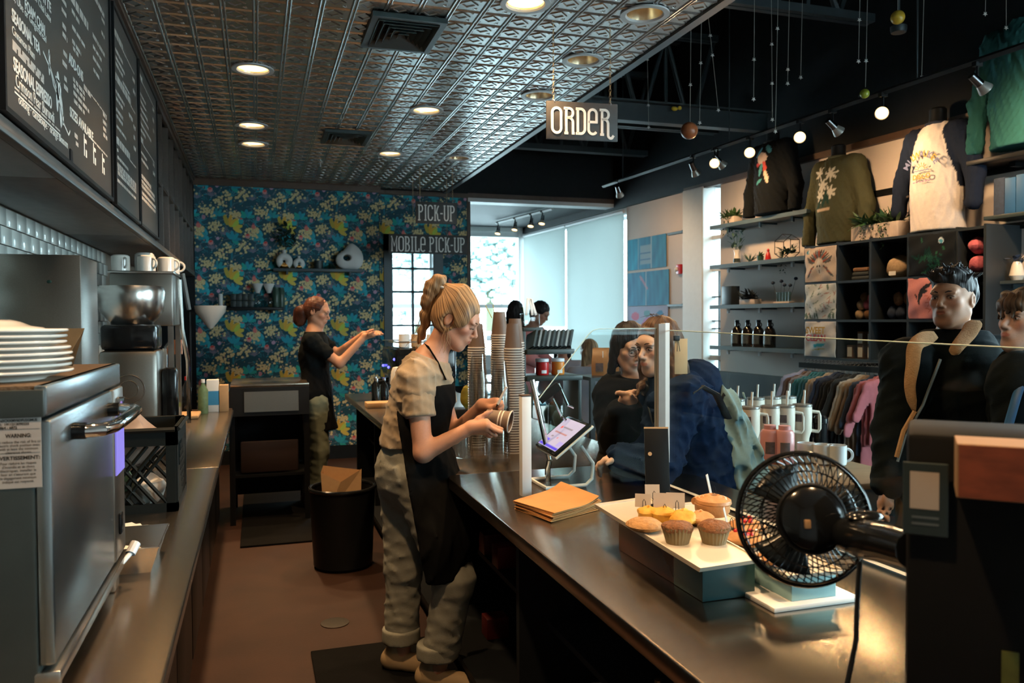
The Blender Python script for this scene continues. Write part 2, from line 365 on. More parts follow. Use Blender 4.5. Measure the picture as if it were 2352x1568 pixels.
for i in range(6):
    for a,b in((gx0,(gx0+gx1)/2-.013),((gx0+gx1)/2+.013,gx1)): part('pane',MB().box2((a,YB+.018,zs[i]+.012),(b,YB+.022,zs[i+1]-.012)),'pane',d1,False)
# far end of the seating room: wall with a large window
P12=RW(6.5,0); YF=P12.y; XF=P12.x
struct('wall_far',MB().box2((0.2,YF,0),(XF+.3,YF+.2,.35)).box2((0.2,YF,2.92),(XF+.3,YF+.2,ROOF)).box2((.2,YF,.35),(1.2,YF+.2,2.92)),'white_paint')
w1=struct('window_1',MB().box2((1.2,YF+.02,1.72),(XF,YF+.10,1.78)).box2((XF-.10,YF,.35),(XF+.02,YF+.12,2.92)).box2((1.2,YF+.02,2.84),(XF,YF+.12,2.92)).box2((2.55,YF+.02,.35),(2.62,YF+.1,2.92)).box2((1.2,YF,.35),(XF,YF+.12,.42)),'white_metal')
for a,b in((1.2,2.55),(2.62,XF-.1)):
    for c,d in((.42,1.72),(1.78,2.84)): part('pane',MB().box2((a,YF+.05,c),(b,YF+.054,d)),'pane',w1,False)
struct('wall_seating_side',MB().box2((.0,YB+.18,0),(.2,YF+.2,ROOF)),'white_paint')
struct('ceiling_seating',MB().box2((.2,YB+.18,2.99),(5.2,YF+.2,3.1)),'black_paint')
struct('wall_bulkhead',MB().box2((XB1,YB,2.99),(4.36,YB+.18,ROOF)),'black_paint')
struct('trim_4',MB().box2((XB1,YB-.02,2.93),(4.34,YB+.19,2.99)),'white_metal')
struct('trim_5',MB().box2((XB1,YB-.03,2.975),(4.34,YB-.02,3.03)),'brown_trim')
# retail wall (right), built in its own frame
def rbox(mb,s0,s1,z0,z1,o0,o1,bev=0):
    """box between s0..s1 along the wall, o0..o1 out from it; local x=along s, y=off"""
    T=mb.T; mb.T=Matrix.Translation(W0)@Matrix(((WV.x,WN.x,0,0),(WV.y,WN.y,0,0),(0,0,1,0),(0,0,0,1))); mb.box2((s0,o0,z0),(s1,o1,z1),bev); mb.T=T; return mb
ST=2.90; ss=lambda u,v=700,off=0: RP(u,v,off)[0]
sA,sB,sC,sD,sE=1.50,1.72,2.08,3.34,6.5; sM=ss(1305)
m=MB(); rbox(m,-2.4,sA,0,ST,-.2,0); rbox(m,-8,-6.2,0,ST,-.2,0); rbox(m,-6.2,-2.4,0,.6,-.2,0); rbox(m,sC,sD,0,ST,-.2,0); rbox(m,sD,sE,0,.5,-.2,0); rbox(m,sA,sB,0,.3,-.2,0)
wR=struct('wall_right',m,'wall_paint')
struct('wall_right_upper',rbox(rbox(MB(),-8,sC+.0,ST,ROOF,-.2,.03),sC,sE+.3,ST,ROOF,-.2,.03),'black_paint')
struct('trim_6',rbox(MB(),-8,sC,ST-.02,ST+.03,.0,.045),'brown_trim')
struct('trim_7',rbox(MB(),-2.4,sA,0,1.0,0,.02),'wainscot')
w4=struct('window_4',rbox(rbox(rbox(MB(),-6.2,-2.4,.6,.66,-.12,-.02),-6.2,-2.4,2.82,ST,-.12,-.02),-4.34,-4.26,.6,ST,-.12,-.02),'white_metal')
part('pane',rbox(MB(),-6.2,-4.34,.66,2.82,-.075,-.07),'pane',w4,False); part('pane',rbox(MB(),-4.26,-2.4,.66,2.82,-.075,-.07),'pane',w4,False)
struct('wall_corner_post',rbox(MB(),sB,sC,0,ST,-.2,.06,.01),'white_paint')
w2=struct('window_2',rbox(rbox(rbox(rbox(MB(),sA,sB,2.35,2.39,-.12,-.06),sA,sB,2.02,2.06,-.12,-.06),sA,sA+.03,.3,ST,-.12,-.04),sA,sB,1.1,1.15,-.12,-.04),'white_metal')
m=MB(); rbox(m,sA+.10,sA+.115,.3,2.02,-.12,-.06)
for z in (1.42,1.5,1.75): rbox(m,sA,sB,z,z+.012,-.12,-.06)
part('glazing_bar',m,'slate_frame',w2,False); part('pane',rbox(MB(),sA+.03,sB,.3,ST,-.095,-.09),'pane',w2,False)
w3=struct('window_3',rbox(rbox(rbox(rbox(MB(),sD,sE,2.82,ST,-.12,-.02),sM-.04,sM+.04,.5,ST,-.14,-.08),sD,sE,.5,.56,-.12,-.02),sD,sE,1.25,1.30,-.14,-.10),'white_metal')
part('pane',rbox(MB(),sD,sM-.04,.56,2.82,-.115,-.11),'pane',w3,False); part('pane',rbox(MB(),sM+.04,sE,.56,2.82,-.115,-.11),'pane',w3,False)
def blind(s0,s1,zb,label):
    t=thing('roller_blind',label,'blind',RW((s0+s1)/2,ST-.06,.03)); t.rotation_euler=(0,0,WANG); w=(s1-s0)/2
    part('blind_sheet',MB().box2((-.002,-w,zb-ST+.06),(.0,w,0)),'blind_fabric',t,False); part('roller',MB().cyl((0,-w,.01),(0,w,.01),.022),'white_metal',t); part('hem_bar',MB().box2((-.008,-w,zb-ST+.045),(.006,w,zb-ST+.065)),'white_metal',t)
blind(sD+.02,sM-.025,.95,'pale translucent roller blind right of the bright gap, beside the blue posters'); blind(sM+.025,sE-.05,1.43,'pale translucent roller blind left of the bright gap, by the far window')
struct('roof_deck',MB().box2((-1.2,YBACK-.2,ROOF),(7,YB+.2,ROOF+.1)),'black_paint')
# ================================================================ pressed tin ceiling
CS=.1507; NX0,NX1=-4,14
ceil=struct('ceiling',MB().box2((-1.2,YBACK,ZC+.30),(XS,YB,ZC+.34)),'black_paint')
def cell(hole=None):
    """embossed cell, z=0 plane is the sheet, relief downwards"""
    m=MB(); h=CS/2; d=.052; e=.034; q=-.0042
    A=[(-h,-h,0),(h,-h,0),(h,h,0),(-h,h,0)]; B=[(0,-d,0),(d,0,0),(0,d,0),(-d,0,0)]; B2=[(0,-d+.006,q),(d-.006,0,q),(0,d-.006,q),(-d+.006,0,q)]; Cc=[(0,-e,q),(e,0,q),(0,e,q),(-e,0,q)]; D=[(0,-e+.004,q+.004),(e-.004,0,q+.004),(0,e-.004,q+.004),(-e+.004,0,q+.004)]
    vs=A+B+B2+Cc+D; fs=[]
    for i in range(4):
        j=(i+1)%4; fs+=[(i,j,4+i),(4+i,j,4+j)] if True else []
        fs+=[(4+i,4+j,8+j,8+i),(8+i,8+j,12+j,12+i),(12+i,12+j,16+j,16+i)]
    fs.append((16,17,18,19)); m.add(vs,fs)
    def bead(c,w,dp,along):
        pr=[(c-w,0),(c-w*.57,-dp*.73),(c,-dp),(c+w*.57,-dp*.73),(c+w,0)]; vs=[(p,e,z) if along=='y' else (e,p,z) for e in(-h,h) for p,z in pr]; m.add(vs,[(i,i+1,i+6,i+5) for i in range(4)])
    bead(-h+.008,.0075,.0050,'y'); bead(-h+.026,.0065,.0045,'y'); bead(-h+.006,.005,.0034,'x'); bead(-h+.018,.0045,.0030,'x')
    for a in range(4):                                      # corner fans
        for k in(-1,0,1):
            an=math.pi/4+a*math.pi/2+k*.42; c,s_=math.cos(an),math.sin(an); o=Vector((math.cos(math.pi/4+a*math.pi/2),math.sin(math.pi/4+a*math.pi/2),0))*.083
            o=Vector((math.copysign(h-.018,o.x),math.copysign(h-.018,o.y),0)); p=o-Vector((c,s_,0))*.026; n_=Vector((-s_,c,0))*.0035
            m.add([tuple(o),tuple(p+n_),tuple(p-n_),tuple((o+p)/2+Vector((0,0,-.003)))],[(0,1,3),(1,2,3),(2,0,3)])
    return m
tin_me=cell().mesh('tin_panel',False)
CANS=[(.003,4.99),(-.01,6.41),(0,7.07),(1.172,5.60),(1.16,7.13),(1.79,7.14),(1.81,5.02),(1.81,4.27),(1.83,3.545),(1.23,3.59)]
NVIS=len(CANS); CANS+=[(0,3.57),(0,2.15),(0,.7),(1.2,2.1),(1.2,.6),(1.82,2.80),(1.82,2.05),(1.82,1.30),(1.82,.55)]
RC=.098
cells=[]
for k in range(NX0,NX1):
    for j in range(int((YBACK)/CS),int((YB)/CS)):
        cells.append(((k+.5)*CS,(j+.5)*CS))
def proj(p):
    v=Vector(p)-C0; z=v.dot(cf); return (CX+F*v.dot(cr)/z,CY-F*v.dot(cu)/z,z) if z>.05 else (-1e4,-1e4,z)
vis=[];rest=[]; cut=[]
for x,y in cells:
    if any(abs(x-a)<CS/2+RC and abs(y-b)<CS/2+RC for a,b in CANS): cut.append((x,y)); continue
    u,v,z=proj((x,y,ZC)); (vis if (-20<u<2372 and v>-20 and z>0) else rest).append((z,x,y))
vis.sort(); rest+=vis[300:]; vis=vis[:300]
for z,x,y in vis: mobj('tin_panel',tin_me,'tin',ceil,(x,y,ZC+.30-.30))
for o in ceil.children: o.location.z=ZC
m=MB(); tv=[v.co[:] for v in tin_me.vertices]; tf=[tuple(p.vertices) for p in tin_me.polygons]
for z,x,y in rest: m.at((x,y,ZC)).add(tv,tf)
o=part('tin_panels',m,'tin',ceil,False); o['kind']='stuff'
m=MB()
for x,y in cut:
    bm=bmesh.new(); bm.from_mesh(tin_me); bmesh.ops.triangulate(bm,faces=bm.faces); bmesh.ops.subdivide_edges(bm,edges=bm.edges[:],cuts=5,use_grid_fill=True)
    bm.transform(Matrix.Translation((x,y,ZC)))
    dl=[f for f in bm.faces if any((f.calc_center_median().xy-Vector(c)).length<RC-.006 for c in CANS)]; bmesh.ops.delete(bm,geom=dl,context='FACES'); m.at().bm(bm)
o=part('tin_panels_cut',m,'tin',ceil,False); o['kind']='stuff'
struct('trim_8',MB().box2((XS-.03,YBACK,ZC-.012),(XS+.02,YB,ZC+.06)),'slate_frame')
struct('trim_9',MB().box2((XS,YBACK,ZC+.06),(XS+.04,YB,ROOF)),'black_paint')
struct('trim_10',MB().box2((-.64,2.0,ZC-.02),(-.585,YA,ZC+.02)),'brown_trim')
# ================================================================ ceiling fittings and lamps
def spot(name,par,loc,direc,power,col,size=1.6,blend=.6,rad=.05):
    l=bpy.data.lights.new(name,'SPOT'); l.energy=power; l.color=col; l.spot_size=size; l.spot_blend=blend; l.shadow_soft_size=rad
    o=bpy.data.objects.new(name,l); COL.objects.link(o); o.location=loc; o.rotation_euler=Vector(direc).to_track_quat('-Z','Y').to_euler()
    if par: o.parent=par
    return o
LAMP=120
cl=['glaring round ceiling downlight, nearest of the row beside the menu boards','round ceiling downlight, middle of the row beside the menu boards','round ceiling downlight, farthest of the row beside the menu boards',
 'round ceiling downlight between the two black vents and the order sign','round ceiling downlight just beyond the farther black vent','small dim ceiling downlight above the pick-up signs','dim brass-lined ceiling downlight touching the left chain of the order sign',
 'brass-lined ceiling downlight between the two chains of the order sign','wide brass-lined ceiling downlight at the right edge of the tin ceiling','ceiling downlight cut by the top edge of the picture']
cl+=['ceiling downlight out of view above the left counter, %s'%k for k in('far','middle','near')]+['ceiling downlight out of view above the aisle, %s'%k for k in('far','near')]+['ceiling downlight out of view above the order counter, %s'%k for k in('first','second','third','fourth')]
for (x,y),lb in zip(CANS,cl):
    t=thing('recessed_downlight',lb,'light',(x,y,ZC),group='ceiling downlights')
    part('trim_ring',MB().lathe([(RC+.022,-.004),(RC+.022,-.012),(RC-.004,-.012),(RC-.010,-.004),(RC-.010,.002)],32,False),'white_metal',t)
    part('reflector',MB().lathe([(RC-.010,-.002),(RC-.03,.09),(.055,.135)],32,False),'can_reflector',t)
    lit=x<1.7; part('bulb',MB().lathe([(.0001,-.004),(.04,-.003),(.072,.001),(.088,.006)] if lit else [(.0001,.100),(.03,.103),(.050,.112),(.056,.13)],24,False),'bulb' if lit else 'bulb_soft',t)
    spot('lamp',t,(0,0,-.03),(0,0,-1),LAMP if lit else 5,WARM,1.75,.7,.05)
def vent(x0,x1,y0,y1,label):
    t=thing('ceiling_vent',label,'vent',((x0+x1)/2,(y0+y1)/2,ZC),group='ceiling vents'); w,h=(x1-x0)/2,(y1-y0)/2
    part('backing',MB().box2((-w+.02,-h+.02,-.004),(w-.02,h-.02,.0)),'black_paint',t)
    def ring(a,b,z0,z1,t_): 
        m=MB()
        for (X0,Y0,X1,Y1) in((-a,-b,a,-b+t_),(-a,b-t_,a,b),(-a,-b+t_,-a+t_,b-t_),(a-t_,-b+t_,a,b-t_)): m.box2((X0,Y0,z0),(X1,Y1,z1))
        return m
    part('frame',ring(w,h,-.03,-.006,.032),'slate_black',t,False)
    for i in range(5):
        k=1-.17*(i+1); a,b=w*k,h*k; m=MB(); s=.022
        m.add([(-a,-b,-.034),(a,-b,-.034),(a,b,-.034),(-a,b,-.034),(-a+s,-b+s,-.006),(a-s,-b+s,-.006),(a-s,b-s,-.006),(-a+s,b-s,-.006)],[(0,1,5,4),(1,2,6,5),(2,3,7,6),(3,0,4,7)])
        o=part('louver',m,'slate_black',t,False); sm=o.modifiers.new('s','SOLIDIFY'); sm.thickness=.003
mat('slate_black',(.022,.035,.036),.4,var=.2)
vent(.555,.925,3.885,4.355,'large black square louvered vent at the top of the tin ceiling'); vent(.53,.89,6.345,6.795,'smaller-looking black louvered vent farther along the tin ceiling')
one('sprinkler_head',MB().at((.6,7.78,ZC)).lathe([(.03,0),(.03,-.006),(.008,-.01),(.008,-.03),(.018,-.032),(.018,-.036)],12),'chrome','tiny chrome sprinkler head on the tin ceiling near the back wall','sprinkler')
# hanging signs: slab letters drawn with strokes
def arc(cx,cy,rx,ry,a0,a1,n=8): return [(cx+rx*math.cos(math.radians(a0+(a1-a0)*i/n)),cy+ry*math.sin(math.radians(a0+(a1-a0)*i/n))) for i in range(n+1)]
GL={ # glyph strokes in a box of width .46, height 1
'O':[arc(.22,.80,.18,.18,0,180)+arc(.22,.18,.18,.18,180,360)+[(.40,.80)]],
'R':[[(.04,0),(.20,0)],[(.12,0),(.12,.98)],[(.02,.98),(.24,.98)]+arc(.24,.80,.15,.18,80,-90)+[(.12,.60)],[(.26,.60)]+arc(.24,.42,.15,.18,90,0)+[(.39,.0),(.46,0)]],
'r':[[(.04,0),(.20,0)],[(.12,0),(.12,.98)],[(.02,.98),(.24,.98)]+arc(.24,.80,.15,.18,80,-90)+[(.12,.60)],[(.26,.60)]+arc(.24,.42,.13,.18,90,0)+[(.37,.04)]+arc(.48,-.02,.11,.12,180,300)+[(.60,-.02)]],
'D':[[(.02,0),(.22,0)]+arc(.22,.20,.17,.20,-90,0)+arc(.22,.78,.17,.20,0,90)+[(.02,.98)],[(.10,0),(.10,.98)]],
'e':[[(.04,.48),(.38,.48),(.38,.80)]+arc(.22,.80,.16,.18,0,180)+arc(.22,.18,.17,.18,180,330)],
'P':[[(.02,0),(.22,0)],[(.12,0),(.12,.98)],[(.02,.98),(.24,.98)]+arc(.24,.76,.15,.22,80,-90)+[(.12,.54)]],
'I':[[(.04,0),(.24,0)],[(.14,0),(.14,.98)],[(.04,.98),(.24,.98)]],
'C':[arc(.22,.78,.17,.20,-10,180)+arc(.22,.20,.17,.20,180,370)],
'K':[[(.02,0),(.2,0)],[(.11,0),(.11,.98)],[(.02,.98),(.2,.98)],[(.40,.98),(.30,.80),(.22,.52),(.11,.48)],[(.22,.52),(.30,.40),(.32,.10),(.40,0),(.52,.04)]],
'-':[[(.02,.46),(.22,.46)]],
'U':[[(.02,.98),(.18,.98)],[(.10,.98)]+arc(.24,.18,.15,.18,180,360)+[(.39,.98)],[(.31,.98),(.47,.98)],],
'M':[[(.02,0),(.16,0)],[(.09,0),(.09,.98),(.28,.35),(.47,.98),(.47,0)],[(.40,0),(.54,0)],[(.02,.98),(.1,.98)],[(.46,.98),(.54,.98)]],
'B':[[(.02,0),(.22,0)]+arc(.22,.25,.17,.25,-90,90)+[(.11,.5)],[(.22,.5)]+arc(.22,.74,.15,.24,-90,90)+[(.02,.98)],[(.11,0),(.11,.98)]],
'L':[[(.02,.98),(.2,.98)],[(.11,.98),(.11,0),(.38,0),(.38,.2)]],' ':[]}
GW={'I':.28,'-':.24,'M':.58,' ':.18,'r':.56,'K':.48}
def letter_sign(name,label,word,p,rz,w,h,mg,lh,chains,wd=.10,asc=1):
    t=thing(name,label,'sign',p,rz)
    part('panel',MB().box((0,0,0),(w,.012,h),.002),'sign_black',t)
    tot=sum(GW.get(c,.46)+.03 for c in word); sx=(w-2*mg)/tot; x=-w/2+mg
    for c in word:
        m=MB(); m.T=Matrix.Translation((x,-.0065,-lh/2))@Matrix.Rotation(math.pi/2,4,'X')
        for st in GL[c]: m.ribbon([(a*sx,b*lh) for a,b in st],wd*sx if wd*sx<.3*lh else wd*lh,0,.003)
        if m.v: part('letter',m,'white_letter',t,False)
        x+=(GW.get(c,.46)+.03)*sx
    for cx in chains:
        m=MB(); top=ZC-p[2]; n=int((top-h/2)/.016)
        for i in range(n):
            m.T=Matrix.Translation((cx,0,h/2+.004+.016*i))@Matrix.Rotation(math.pi/2*(i%2),4,'Z')@Matrix.Rotation(math.pi/2,4,'X')@Matrix.Diagonal((.6,1,1,1)); m.torus((0,0,0),.0095,.0017,8,4)
        part('chain',m,'brass_dull',t); part('hook',MB().tube([(cx,0,h/2-.012),(cx+.003,-.008,h/2),(cx,0,h/2+.008)],.0018,6),'white_metal',t)
    return t
mat('brass_dull',(.42,.30,.17),.4,.7)
pO=PY(1337,279,3.72); letter_sign('hanging_sign','black hanging board reading ORDER in white letters','ORDer',pO,-.10,.372,.188,.024,.125,(-.148,.148))
p=PY(1002.5,489,7.58); letter_sign('hanging_sign','small black hanging board reading PICK-UP, above the longer sign','PICK-UP',p,-.02,.405,.21,.018,.145,(-.16,.16))
p=PY(984,561,8.25); letter_sign('hanging_sign','long black hanging board reading MOBILE PICK-UP above the glazed door','MOBILe PICK-UP',p,-.02,.83,.20,.02,.15,(-.16,.20))
# ---- black open roof: joists, channel beam, conduits
def joist(y,label,z0=3.55,z1=4.35,x1=4.4):
    t=thing('roof_joist',label,'joist',(0,y,0),group='steel roof joists'); 
    for z in(z0,z1):
        for dy in(-.03,.03): part('chord',MB().box2((XS+.05,dy-.022,z-.03),(x1,dy+.022,z+.03)),'joist_paint',t,False)
    n=4; L=(x1-XS-.1)/n
    for i in range(n):
        a=XS+.08+i*L; part('web_bar',MB().cyl((a,0,z1),(a+L/2,0,z0),.024,8),'joist_paint',t); part('web_bar',MB().cyl((a+L/2,0,z0),(a+L,0,z1),.024,8),'joist_paint',t)
    for i in range(1,n): part('web_post',MB().box((XS+.08+i*L,0,(z0+z1)/2),(.03,.03,z1-z0)),'joist_paint',t)
mat('joist_paint',(.022,.030,.034),.45,var=.2)
joist(7.0,'black steel roof joist with slanted web bars beyond the order sign',3.40,4.3); joist(4.9,'black steel roof joist nearest the top right of the picture',3.75,4.45); joist(8.4,'black steel roof joist farthest back, above the bulkhead',3.45,4.35)
yb=6.2; zb=PY(1500,262,yb).z
one('channel_beam',MB().box2((XS+.05,yb-.02,zb-.08),(4.42,yb+.02,zb+.08)).box2((XS+.05,yb-.08,zb+.075),(4.42,yb+.02,zb+.09)).box2((XS+.05,yb-.08,zb-.09),(4.42,yb+.02,zb-.075)),'joist_paint','grey steel channel beam running right from behind the order sign','beam',smooth=False)
for k,(y0,z) in enumerate(((5.6,4.5),(7.7,4.5))):
    one('roof_rib',MB().box2((XS+.05,y0,z),(4.5,y0+.08,z+.18)),'joist_paint','%s dark roof rib just under the black deck'%('nearer','farther')[k],'rib',smooth=False)
# ---- track lights
def head(par,p,aim,power,on=True,z=0,wide=1.25):
    """gimbal lamp head: swivel, body, collar, lit face"""
    h=bpy.data.objects.new('lamp_head',None); COL.objects.link(h); h.parent=par; h.location=p
    part('stem',MB().cyl((0,0,0),(0,0,-.09),.008).box((0,0,-.005),(.05,.03,.025)),'black_satin',h)
    d=Vector(aim).normalized(); q=d.to_track_quat('Z','Y').to_matrix().to_4x4(); T=Matrix.Translation((0,0,-.10))@q
    m=MB(); m.T=T; m.lathe([(.0,-.05),(.022,-.05),(.024,.0),(.025,.025)],16); part('lamp_body',m,'chrome_dark',h)
    m=MB(); m.T=T; m.lathe([(.025,.025),(.029,.035),(.040,.065),(.042,.075)],20,False); part('lamp_collar',m,'lamp_collar',h)
    m=MB(); m.T=T; m.lathe([(.0001,.072),(.02,.0715),(.039,.069)],20,False); part('lamp_face',m,'bulb' if on else 'bulb_soft',h)
    spot('track_lamp',par,tuple(Vector(p)+Vector((0,0,-.10))+d*.09),d,power,WARM,wide,.9,.04)
mat('chrome_dark',(.25,.25,.26),.2,1); mat('lamp_collar',(.45,.42,.38),.35,.6)
def local(par,p): return Vector(p)
OFF=.9; a=RW(2.31,2.94,OFF); b=RW(-2.9,2.97,OFF)
tr=thing('track_light','long black ceiling track with warm spotlights aimed at the shirt wall','track light',(0,0,0))
part('track_bar',MB().tube([a,b],.018,4),'joist_paint',tr,False)
for sx in(1.9,.2,-1.6): part('hanger_rod',MB().cyl(RW(sx,2.95,OFF),RW(sx,ROOF,OFF),.005,6),'joist_paint',tr)
heads=[((1420,425),(.6,.6,-.8),25),((1592,370),(.8,.4,-1),45),((1641,355),(-.45,-.73,-.42),30),((1722,325),(-.50,-.73,-.42),30),((1838,290),(-.58,-.7,-.42),30),((1912,268),(1,.0,-.75),60),((2028,235),(-.55,-.5,-.40),9),((2245,150),(1,-.1,-.75),65)]
for (u,v),aim,pw in heads:
    d=ray(u,v); s_,z_=RP(u,v-12,OFF); head(tr,RW(s_,2.95,OFF),aim,pw*(.85 if aim[0]>0 else 1.5),wide=2.5 if aim[0]>0 else 1.3)
head(tr,RW(-2.5,2.95,OFF),(1,.4,-.7),60,wide=2.5); head(tr,RW(.35,2.95,OFF),(1,.1,-.8),38,wide=2.5)  # two more heads, added to brighten the shirt wall
a=PY(1140,517,11.2);b=PY(1268,470,9.6); a.z=b.z=2.95
tr2=thing('track_light','short white track with four warm spotlights in the seating room','track light',(0,0,0)); part('track_bar',MB().tube([a,b],.02,4),'white_metal',tr2,False)
for k,(u,v) in enumerate(((1145,530),(1187,515),(1224,503),(1248,493))):
    f=(u-1140)/128; head(tr2,a.lerp(b,f),(-.25,-.3,-1),10)
# ---- star garlands and planets hung from the joists
def star(mb,p,r):
    pts=[(p[0]+cr.x*(r if i%2 else r*.45)*math.sin(i*math.pi/5),p[1]+cr.y*(r if i%2 else r*.45)*math.sin(i*math.pi/5),p[2]+(r if i%2 else r*.45)*math.cos(i*math.pi/5)) for i in range(10)]
    n=cf*.35*r; vs=pts+[tuple(Vector(p)-n),tuple(Vector(p)+n)]; mb.add(vs,[(i,(i+1)%10,10) for i in range(10)]+[((i+1)%10,i,11) for i in range(10)])
gar=[(1487,137,1490,292,[137,242,292],6.0,'with three stars right behind the order sign'),(1587,60,1585,290,[195],5.0,'holding the brown planet ball'),(1612,0,1607,282,[145,282],4.9,'just right of the brown planet ball'),(1626,30,1650,253,[82,127,253],4.9,'slanting right above the channel beam'),(1733,0,1731,228,[137,228],4.6,'single, with two beads, left of the pair that crosses'),(1772,20,1774,275,[102,192,275],4.7,'close beside the longest strand'),(1787,0,1781,302,[66,302],4.6,'longest, ending just above the track'),(1813,0,1809,192,[160,192],4.6,'ending in a star left of the bright spotlight'),(1843,0,1839,178,[178],4.6,'thin, with one round bead'),(1975,0,1972,141,[46,141],4.2,'with a star, left of the lime ball'),(1992,20,1988,200,[140],4.2,'holding the small lime ball'),(2122,0,2117,178,[178],4.0,'ending in a star on the track line'),(2264,0,2263,32,[32],3.8,'short, near the top right corner'),(2311,0,2311,64,[64],3.8,'thick, at the far top right')]
for u0,v0,u1,v1,bs,y,lb in gar:
    p1=PY(u1,v1,y); p0=PY(u0,v0,y); 
    k=(ROOF-p1.z)/(p0.z-p1.z); p0=p1+(p0-p1)*k
    t=thing('star_garland','hanging star string '+lb,'garland',p1,group='hanging star strings'); part('string',MB().cyl(p0-p1,(0,0,0),.0016,5),'string',t)
    for v in bs:
        f=(v-v0)/(v1-v0); q=PY(u0+(u1-u0)*f,v,y); m=MB(); star(m,q-p1,.016); part('star',m,'white_matte',t,False)
def ball(u,v,r,y,m,lb,nm='planet_ball'):
    p=PY(u,v,y); return one(nm,MB().at(p).sph((0,0,0),r,24,14),m,lb,'ornament')
mat('planet_brown',(.30,.085,.03),.35,var=.5,scale=14,stretch=(1,1,3)); mat('planet_gold',(.45,.28,.03),.25,var=.9,scale=10,stretch=(.3,.3,3)); mat('planet_lime',(.26,.28,.03),.25,var=.6,scale=20)
ball(1583,300,.060,5.0,'planet_brown','shiny brown planet ball hanging right of the order sign'); ball(1986,215,.030,4.2,'planet_lime','small lime and gold ball hanging under the track'); pb=PY(2062,40,4.0)
t=thing('planet_ball','yellow striped planet ball hanging on a string near the top edge','ornament',pb); part('ball',MB().sph((0,0,0),.042,24,14),'planet_gold',t); part('string',MB().cyl((0,0,.04),(0,0,ROOF-pb.z),.0018,5),'string',t)
p=PY(2064,68,4.15); one('junction_box',MB().at(p).lathe([(.045,-.02),(.05,0),(.05,.02),(.02,.03)],16).cyl((0,0,.03),(0,0,4.6-p.z),.008),'joist_paint','round grey junction box below the yellow planet ball','junction box')
one('yellow_bow',MB().at(PY(1554,250,6.11)).sph((-.02,0,0),(.03,.015,.02),8,5).sph((.03,0,.01),(.02,.012,.018),8,5),'yellow','small yellow ornament tied on the channel beam','ornament')
# light portals at the openings to the sky
def portal(loc,sx,sy,direc):
    l=bpy.data.lights.new('window_portal','AREA'); l.shape='RECTANGLE'; l.size=sx; l.size_y=sy; l.cycles.is_portal=True
    o=bpy.data.objects.new('window_portal',l); COL.objects.link(o); o.location=loc; o.rotation_euler=Vector(direc).to_track_quat('-Z','Y').to_euler()
portal(((DX0+DX1)/2,YB+.1,1.3),.7,2.2,(0,-1,0)); portal((2.65,YF+.25,1.63),2.9,2.6,(0,-1,0)); portal(RW((sD+sE)/2,1.7,-.3),sE-sD,2.5,WN); portal(RW(-4.3,1.7,-.25),3.8,2.3,WN); portal((4.7,YBACK-.25,2.1),3.0,1.5,(0,1,0)); portal(RW((sA+sB)/2,1.6,-.25),.3,2.6,WN)
# ================================================================ left: back bar
XCAB=-.605
def unit_box(mb,lo,hi): return mb.box2(lo,hi,.003)
cab=thing('wall_cabinet','dark wooden wall cabinet carrying the menu boards, with open cubbies at its far end','cabinet',(-.8,5.4,2.0))
def cp(name,lo,hi,m='dark_wood',b=.003): 
    o=part(name,MB().box2([a-c for a,c in zip(lo,(-.8,5.4,2.0))],[a-c for a,c in zip(hi,(-.8,5.4,2.0))],b),m,cab); return o
for y0,y1 in((1.2,3.0),(3.0,4.85),(4.85,8.93)): cp('underside_panel',(-.98,y0+.002,2.0),(XCAB-.02,y1-.002,2.02),'oak_dark')
cp('back_panel',(-.98,1.2,2.02),(-.96,8.93,3.0)); cp('bottom_rail',(XCAB-.02,1.2,2.0),(XCAB+.005,8.93,2.045),'oak_dark'); cp('top_rail',(XCAB-.02,1.2,2.965),(XCAB+.005,8.93,3.01))
cp('front_panel',(XCAB-.03,1.2,2.045),(XCAB-.012,5.66,2.965))
for i,y in enumerate(np.linspace(5.66,8.90,9)): cp('divider',(-.96,y-.011,2.02),(XCAB,y+.011,2.97))
cp('shelf',(-.96,5.67,2.46),(XCAB-.004,8.9,2.482)); cp('light_strip',(XCAB+.005,1.2,1.998),(XCAB+.012,8.93,2.01),'slate_frame')
# ---- menu boards
XB=XCAB+.012
def menu_board(y0,y1,z0,z1,label):
    t=thing('menu_board',label,'menu board',(XB,y0,z0),group='menu boards'); w,h=y1-y0,z1-z0
    part('panel',MB().box2((-.012,0,0),(0,w,h)),'board',t,False)
    m=MB(); e=.014
    for a,b,c,d in((-e,w+e,-e,0),(-e,w+e,h,h+e),(-e,0,0,h),(w,w+e,0,h)): m.box2((-.012,a,c),(.008,b,d))
    part('frame',m,'black_satin',t,False); return t
b1=menu_board(2.30,3.86,2.065,2.94,'large menu board nearest the camera, listing seasonal tea and seasonal espresso')
b2=menu_board(3.97,4.73,2.065,2.94,'middle menu board on the dark cabinet'); b3=menu_board(4.79,5.60,2.065,2.94,'menu board farthest along the cabinet, next to the empty cubbies')
RT=(math.pi/2,0,math.pi/2)
def z1c(x,y): return x*.4082,y*.4082     # first detail crop -> photo pixels
def mt(bd,body,a,b,cap,m='white_letter',bold=0.0):
    p=PX(*z1c(*a),XB); q=PX(*z1c(*b),XB); o=text(body,cap*1.4,bd,(.0015,p.y-bd.location.y,p.z-bd.location.z),RT,m,bold=bold)
    L=max(1e-3,twidth(o)); o.scale=((q.y-p.y)/L,1,1); return o
